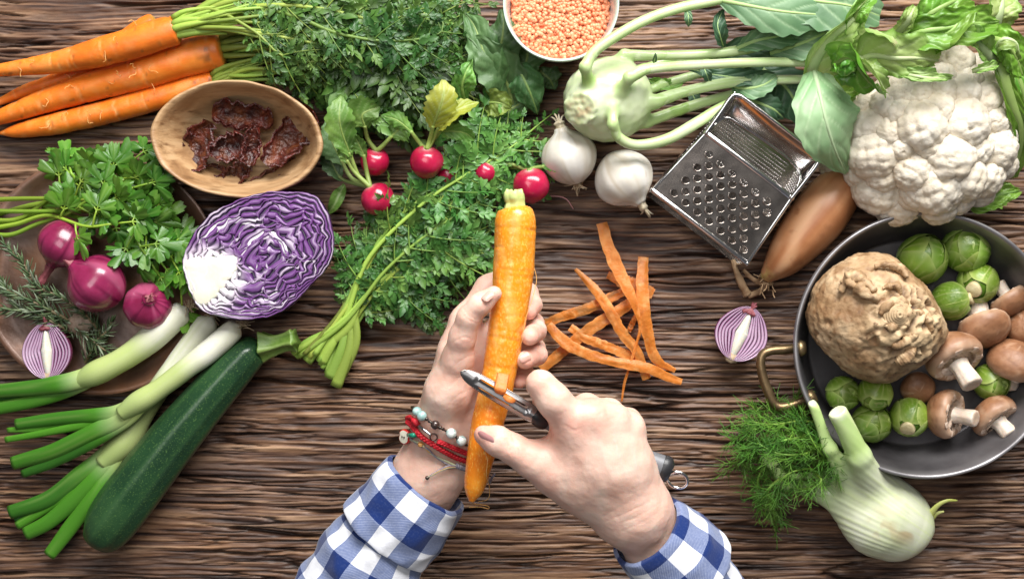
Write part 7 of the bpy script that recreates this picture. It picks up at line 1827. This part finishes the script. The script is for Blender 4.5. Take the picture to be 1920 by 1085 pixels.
def gingham():
    mt = bpy.data.materials.new('gingham_cotton'); mt.use_nodes = True; nt = mt.node_tree; N = nt.nodes; Lk = nt.links; p = N['Principled BSDF']
    def att(n): a = N.new('ShaderNodeAttribute'); a.attribute_name = n; return a.outputs['Fac']
    def math_(op, a, b=None, c=None):
        n = N.new('ShaderNodeMath'); n.operation = op
        for i, x in enumerate((a, b, c)):
            if x is None: continue
            if isinstance(x, (int, float)): n.inputs[i].default_value = x
            else: Lk.new(x, n.inputs[i])
        return n.outputs[0]
    size = .0315
    def stripe(a): return math_('LESS_THAN', math_('FRACT', math_('DIVIDE', a, size)), .5)
    su, sv = stripe(att('gu')), stripe(att('gv'))
    tw = math_('MULTIPLY_ADD', math_('SINE', math_('MULTIPLY', math_('ADD', att('gu'), att('gv')), 4200.0)), .10, .52)
    tot = math_('ADD', su, sv)
    f1 = math_('MULTIPLY', math_('GREATER_THAN', tot, .5), tw); f2 = math_('GREATER_THAN', tot, 1.5)
    fac = math_('MAXIMUM', f1, f2)
    ns = N.new('ShaderNodeTexNoise'); ns.inputs['Scale'].default_value = 700; ns.inputs['Detail'].default_value = 4
    tc = N.new('ShaderNodeTexCoord'); Lk.new(tc.outputs['Object'], ns.inputs['Vector'])
    fac = math_('ADD', fac, math_('MULTIPLY', math_('SUBTRACT', ns.outputs['Fac'], .5), .22))
    r = N.new('ShaderNodeValToRGB'); r.color_ramp.elements[0].color = (.74, .75, .80, 1); r.color_ramp.elements[1].color = (.004, .022, .125, 1); r.color_ramp.elements[0].position = .02
    e = r.color_ramp.elements.new(.52); e.color = (.155, .20, .36, 1)
    Lk.new(fac, r.inputs['Fac']); Lk.new(r.outputs[0], p.inputs['Base Color']); p.inputs['Roughness'].default_value = .85; p.inputs['Specular IOR Level'].default_value = .2; p.inputs['Sheen Weight'].default_value = .25
    b = N.new('ShaderNodeBump'); b.inputs['Strength'].default_value = .35; b.inputs['Distance'].default_value = .0005; Lk.new(ns.outputs['Fac'], b.inputs['Height']); Lk.new(b.outputs[0], p.inputs['Normal'])
    return mt
M_GING = gingham()
VL = build_person()

# ---------------------------------------------------------------- bracelets on the left wrist
def build_bracelets(VL):
    PX = px_of(VL)
    def sz(px, py, lift):
        d = np.hypot(PX[:, 0] - px, PX[:, 1] - py); i = d < 5
        z = VL[i, 2].max() if i.any() else .080
        return W(px, py, z + lift)
    def wrap(pts, lift):
        """path over the wrist through the pixels, its ends carried down round the sides"""
        P = [sz(x, y, lift) for x, y in pts]
        a = P[0] + np.array([-.0025, .001, -.010]); a2 = P[0] + np.array([.004, -.002, -.026]); b = P[-1] + np.array([.004, -.002, -.010]); b2 = P[-1] + np.array([-.003, .0, -.028])
        return spline(np.vstack([a2, a, P, b, b2]), 90)
    red = pmat('red_cord', [(.3, (.42, .004, .012)), (.7, (.58, .012, .025))], nscale=300, rough=.6, bump=.6, bscale=900)
    tq = pmat('turquoise_bead', [(.3, (.48, .62, .58)), (.5, (.26, .45, .43)), (.7, (.62, .72, .67))], nscale=260, rough=.25, coat=.4)
    wh = pmat('marbled_bead', [(.35, (.62, .68, .65)), (.52, (.70, .74, .71)), (.66, (.28, .45, .42))], nscale=260, rough=.25, coat=.4)
    br = pmat('brown_bead', [(.3, (.035, .022, .020)), (.7, (.10, .070, .060))], nscale=120, rough=.2, metal=.4, coat=.5)
    dkm = pmat('dark_metal', [(.3, (.06, .05, .045)), (.7, (.16, .13, .11))], nscale=200, rough=.3, metal=.9)
    grey = pmat('grey_cord', [(.3, (.16, .15, .20)), (.7, (.36, .34, .38))], nscale=400, rough=.5, bump=.3, bscale=900)
    oran = pmat('orange_cord', [(.3, (.48, .20, .05)), (.7, (.62, .34, .12))], nscale=300, rough=.5); pale = pmat('pale_green_cord', [(.3, (.50, .52, .30)), (.7, (.62, .64, .46))], nscale=300, rough=.5)
    # beaded chain
    t = thing('bead_bracelet', 'chain bracelet with pale turquoise and brown beads on the wrist', 'bracelet', sz(820, 800, 0))
    pth = wrap([(778, 768), (790, 779), (804, 788), (816, 796), (831, 804), (846, 812), (856, 820), (865, 827), (874, 834)], .0026)
    m = M(); tube(m, pth, .0007 * (1 + .5 * np.sin(np.linspace(0, 150, 90))), seg=6); obj('chain', m, dkm, t)
    V0, F0 = ico(3)
    for (x, y, r, mt, l) in ((782, 771, 9, tq, .003), (791, 779, 9.5, tq, .004), (816, 796, 8.5, br, .003), (846, 812, 10, wh, .0036), (865, 826, 10, wh, .0036)):
        m = M(); m.add(sz(x, y, l) + V0 * L(r, .1), np.array(F0)); obj('bead', m, mt, t)
    for (x, y, r) in ((800, 785, 3.6), (805, 789, 3.2), (825, 801, 3.8), (831, 804, 3.2), (836, 807, 2.6), (854, 818, 3.0), (858, 821, 3.6)):
        m = M(); m.add(sz(x, y, .0022) + V0 * L(r, .1), np.array(F0)); obj('spacer', m, dkm, t)
    # thick braided red cord
    def braid(m, P, r, tw=1.9):
        T, N, B = frames(P); s = np.linspace(0, 1, len(P)); tot = np.linalg.norm(np.diff(P, axis=0), axis=1).sum()
        for k in range(3):
            ph = s * tot / (r * 2.6) * 2 * math.pi / 1.5 + k * 2.094
            tube(m, P + (np.cos(ph) * r * .48)[:, None] * B + (np.sin(2 * ph) * r * .28)[:, None] * N, r * .58, seg=7)
    t = thing('cord_bracelet', 'thick braided red cord bracelet on the left wrist', 'bracelet', sz(820, 838, 0))
    m = M(); P = spline(wrap([(770, 795), (780, 807), (791, 819), (821, 839), (852, 856), (874, 864)], .0022), 260); braid(m, P, L(5.4, .1)); obj('cord', m, red, t)
    # red cord with a silver bar and ring
    t = thing('cord_bracelet', 'thin red cord bracelet with a silver bar and ring', 'bracelet', sz(813, 818, 0))
    m = M(); P = spline([sz(821, 827, .002), sz(838, 834, .002), sz(856, 842, .002), sz(878, 851, .002), sz(878, 851, -.012)], 120); braid(m, P, L(5.0, .1)); obj('cord', m, red, t)
    m = M(); P = spline([sz(764, 784, .003), sz(770, 783, .005), sz(776, 788, .005), sz(780, 792, .004), sz(784, 797, .003)], 30)
    tube(m, P, L(4.5, .1) * (1 + .35 * np.sin(np.linspace(0, 15, 30))), seg=9); obj('knot', m, red, t)
    m = M(); tube(m, spline([sz(786, 798, .003), sz(796, 806, .003), sz(807, 814, .003)], 16), L(2.8, .1), seg=8, round_caps=True); obj('bar', m, M_STEEL, t)
    c = sz(813, 819, .003); a = np.linspace(0, 2 * math.pi, 33); m = M(); tube(m, c + np.stack([np.cos(a), np.sin(a), .2 * np.sin(a)], 1) * L(6.5, .1), L(1.3, .1), seg=7, caps=False); obj('ring', m, dkm, t)
    # fine cords with an apple charm
    t = thing('cord_bracelet', 'fine multicoloured cord bracelet with a small red apple charm', 'bracelet', sz(800, 845, 0))
    base = [(768, 822), (780, 828), (791, 834), (803, 845), (815, 854), (840, 867), (864, 876)]
    for k, mt in enumerate((grey, oran, pale)):
        m = M(); P = spline([sz(x + (k - 1) * 1.5 * math.sin(i * 1.7 + k), y + (k - 1) * 2.2 * math.cos(i * 1.9), .0016) for i, (x, y) in enumerate(base)] + [sz(874, 879, -.004)], 60); tube(m, P, L(2.0, .1), seg=7); obj('cord', m, mt, t)
        m = M(); P = spline([sz(862, 875, .0022), sz(842, 873 + k * 1.5, .0035), sz(825, 880 + k, .004), sz(806, 892, .003), sz(802, 894, .002)], 40); tube(m, P, L(1.9, .1), seg=7); obj('loose_end', m, mt, t)
    m = M(); m.add(sz(801, 895, .0025) + V0 * L(4.0, .1), np.array(F0)); obj('end_bead', m, dkm, t)
    m = M(); tube(m, spline([sz(854, 872, .002), sz(862, 875, .002), sz(872, 878, .001)], 30), L(4.6, .1) * (1 + .18 * np.sin(np.linspace(0, 40, 30))), seg=9); obj('sliding_knot', m, grey, t)
    m = M(); m.add(sz(789, 833, .002) + V0 * [L(6, .1), L(5, .1), L(5, .1)] * (1 + .15 * np.sin(V0 * 9).sum(1))[:, None], np.array(F0)); obj('knot', m, oran, t)
    m = M(); tube(m, spline(WP([(918, 905, .112), (922, 895, .118), (927, 889, .120)]), 14), L(2.6, .1), seg=7, round_caps=True); obj('loose_end', m, grey, t)
    # the charm: half an apple
    ch = M(); c = sz(764, 818, .004) + np.array([-.002, 0, .001]); nx = unit([-.62, -.05, .78]); ux = unit(np.cross(nx, [.3, 1, 0])); uy = np.cross(nx, ux)
    th = np.linspace(0, 2 * math.pi, 40, endpoint=False); rr = (1 + .10 * np.cos(2 * th) - .16 * np.exp(-((th - math.pi / 2 + .0) / .35) ** 2) - .10 * np.exp(-((th - 3 * math.pi / 2) / .3) ** 2))
    def ringp(s, h): return c + (np.cos(th) * rr * s * L(13, .1))[:, None] * uy + (np.sin(th) * rr * s * L(15, .1))[:, None] * ux + nx * h
    ap = M(); ap.add(np.vstack([ringp(.5, -.0042), ringp(.9, -.0036), ringp(1.0, -.0010), ringp(.98, .0006), ringp(.86, .0008)]), gridfaces(5, 40, True)); body = obj('apple_charm', ap, pmat('red_enamel', [(.3, (.58, .020, .015)), (.7, (.66, .035, .025))], nscale=100, rough=.25, coat=.4), t)
    ap = M(); ap.add(np.vstack([ringp(.86, .0008), ringp(.6, .0010), ringp(.02, .0011)]), gridfaces(3, 40, True)); obj('apple_flesh', ap, pmat('cream_enamel', [(.3, (.74, .70, .55)), (.7, (.80, .77, .64))], nscale=100, rough=.3), body)
    for s in (-1, 1):
        ap = M(); ap.add(c + nx * .0013 + ux * L(2.6, .1) * s + V0 * L(1.7, .1), np.array(F0)); obj('apple_seed', ap, br, body)
    ap = M(); tube(ap, np.array([sz(766, 815, .007), sz(771, 815.5, .0072), sz(777, 815.5, .0068)]), L(4.2, .1), seg=12); obj('apple_leaf', ap, pmat('green_enamel', [(.3, (.010, .20, .12)), (.7, (.02, .28, .17))], nscale=100, rough=.3), body)
build_bracelets(VL)
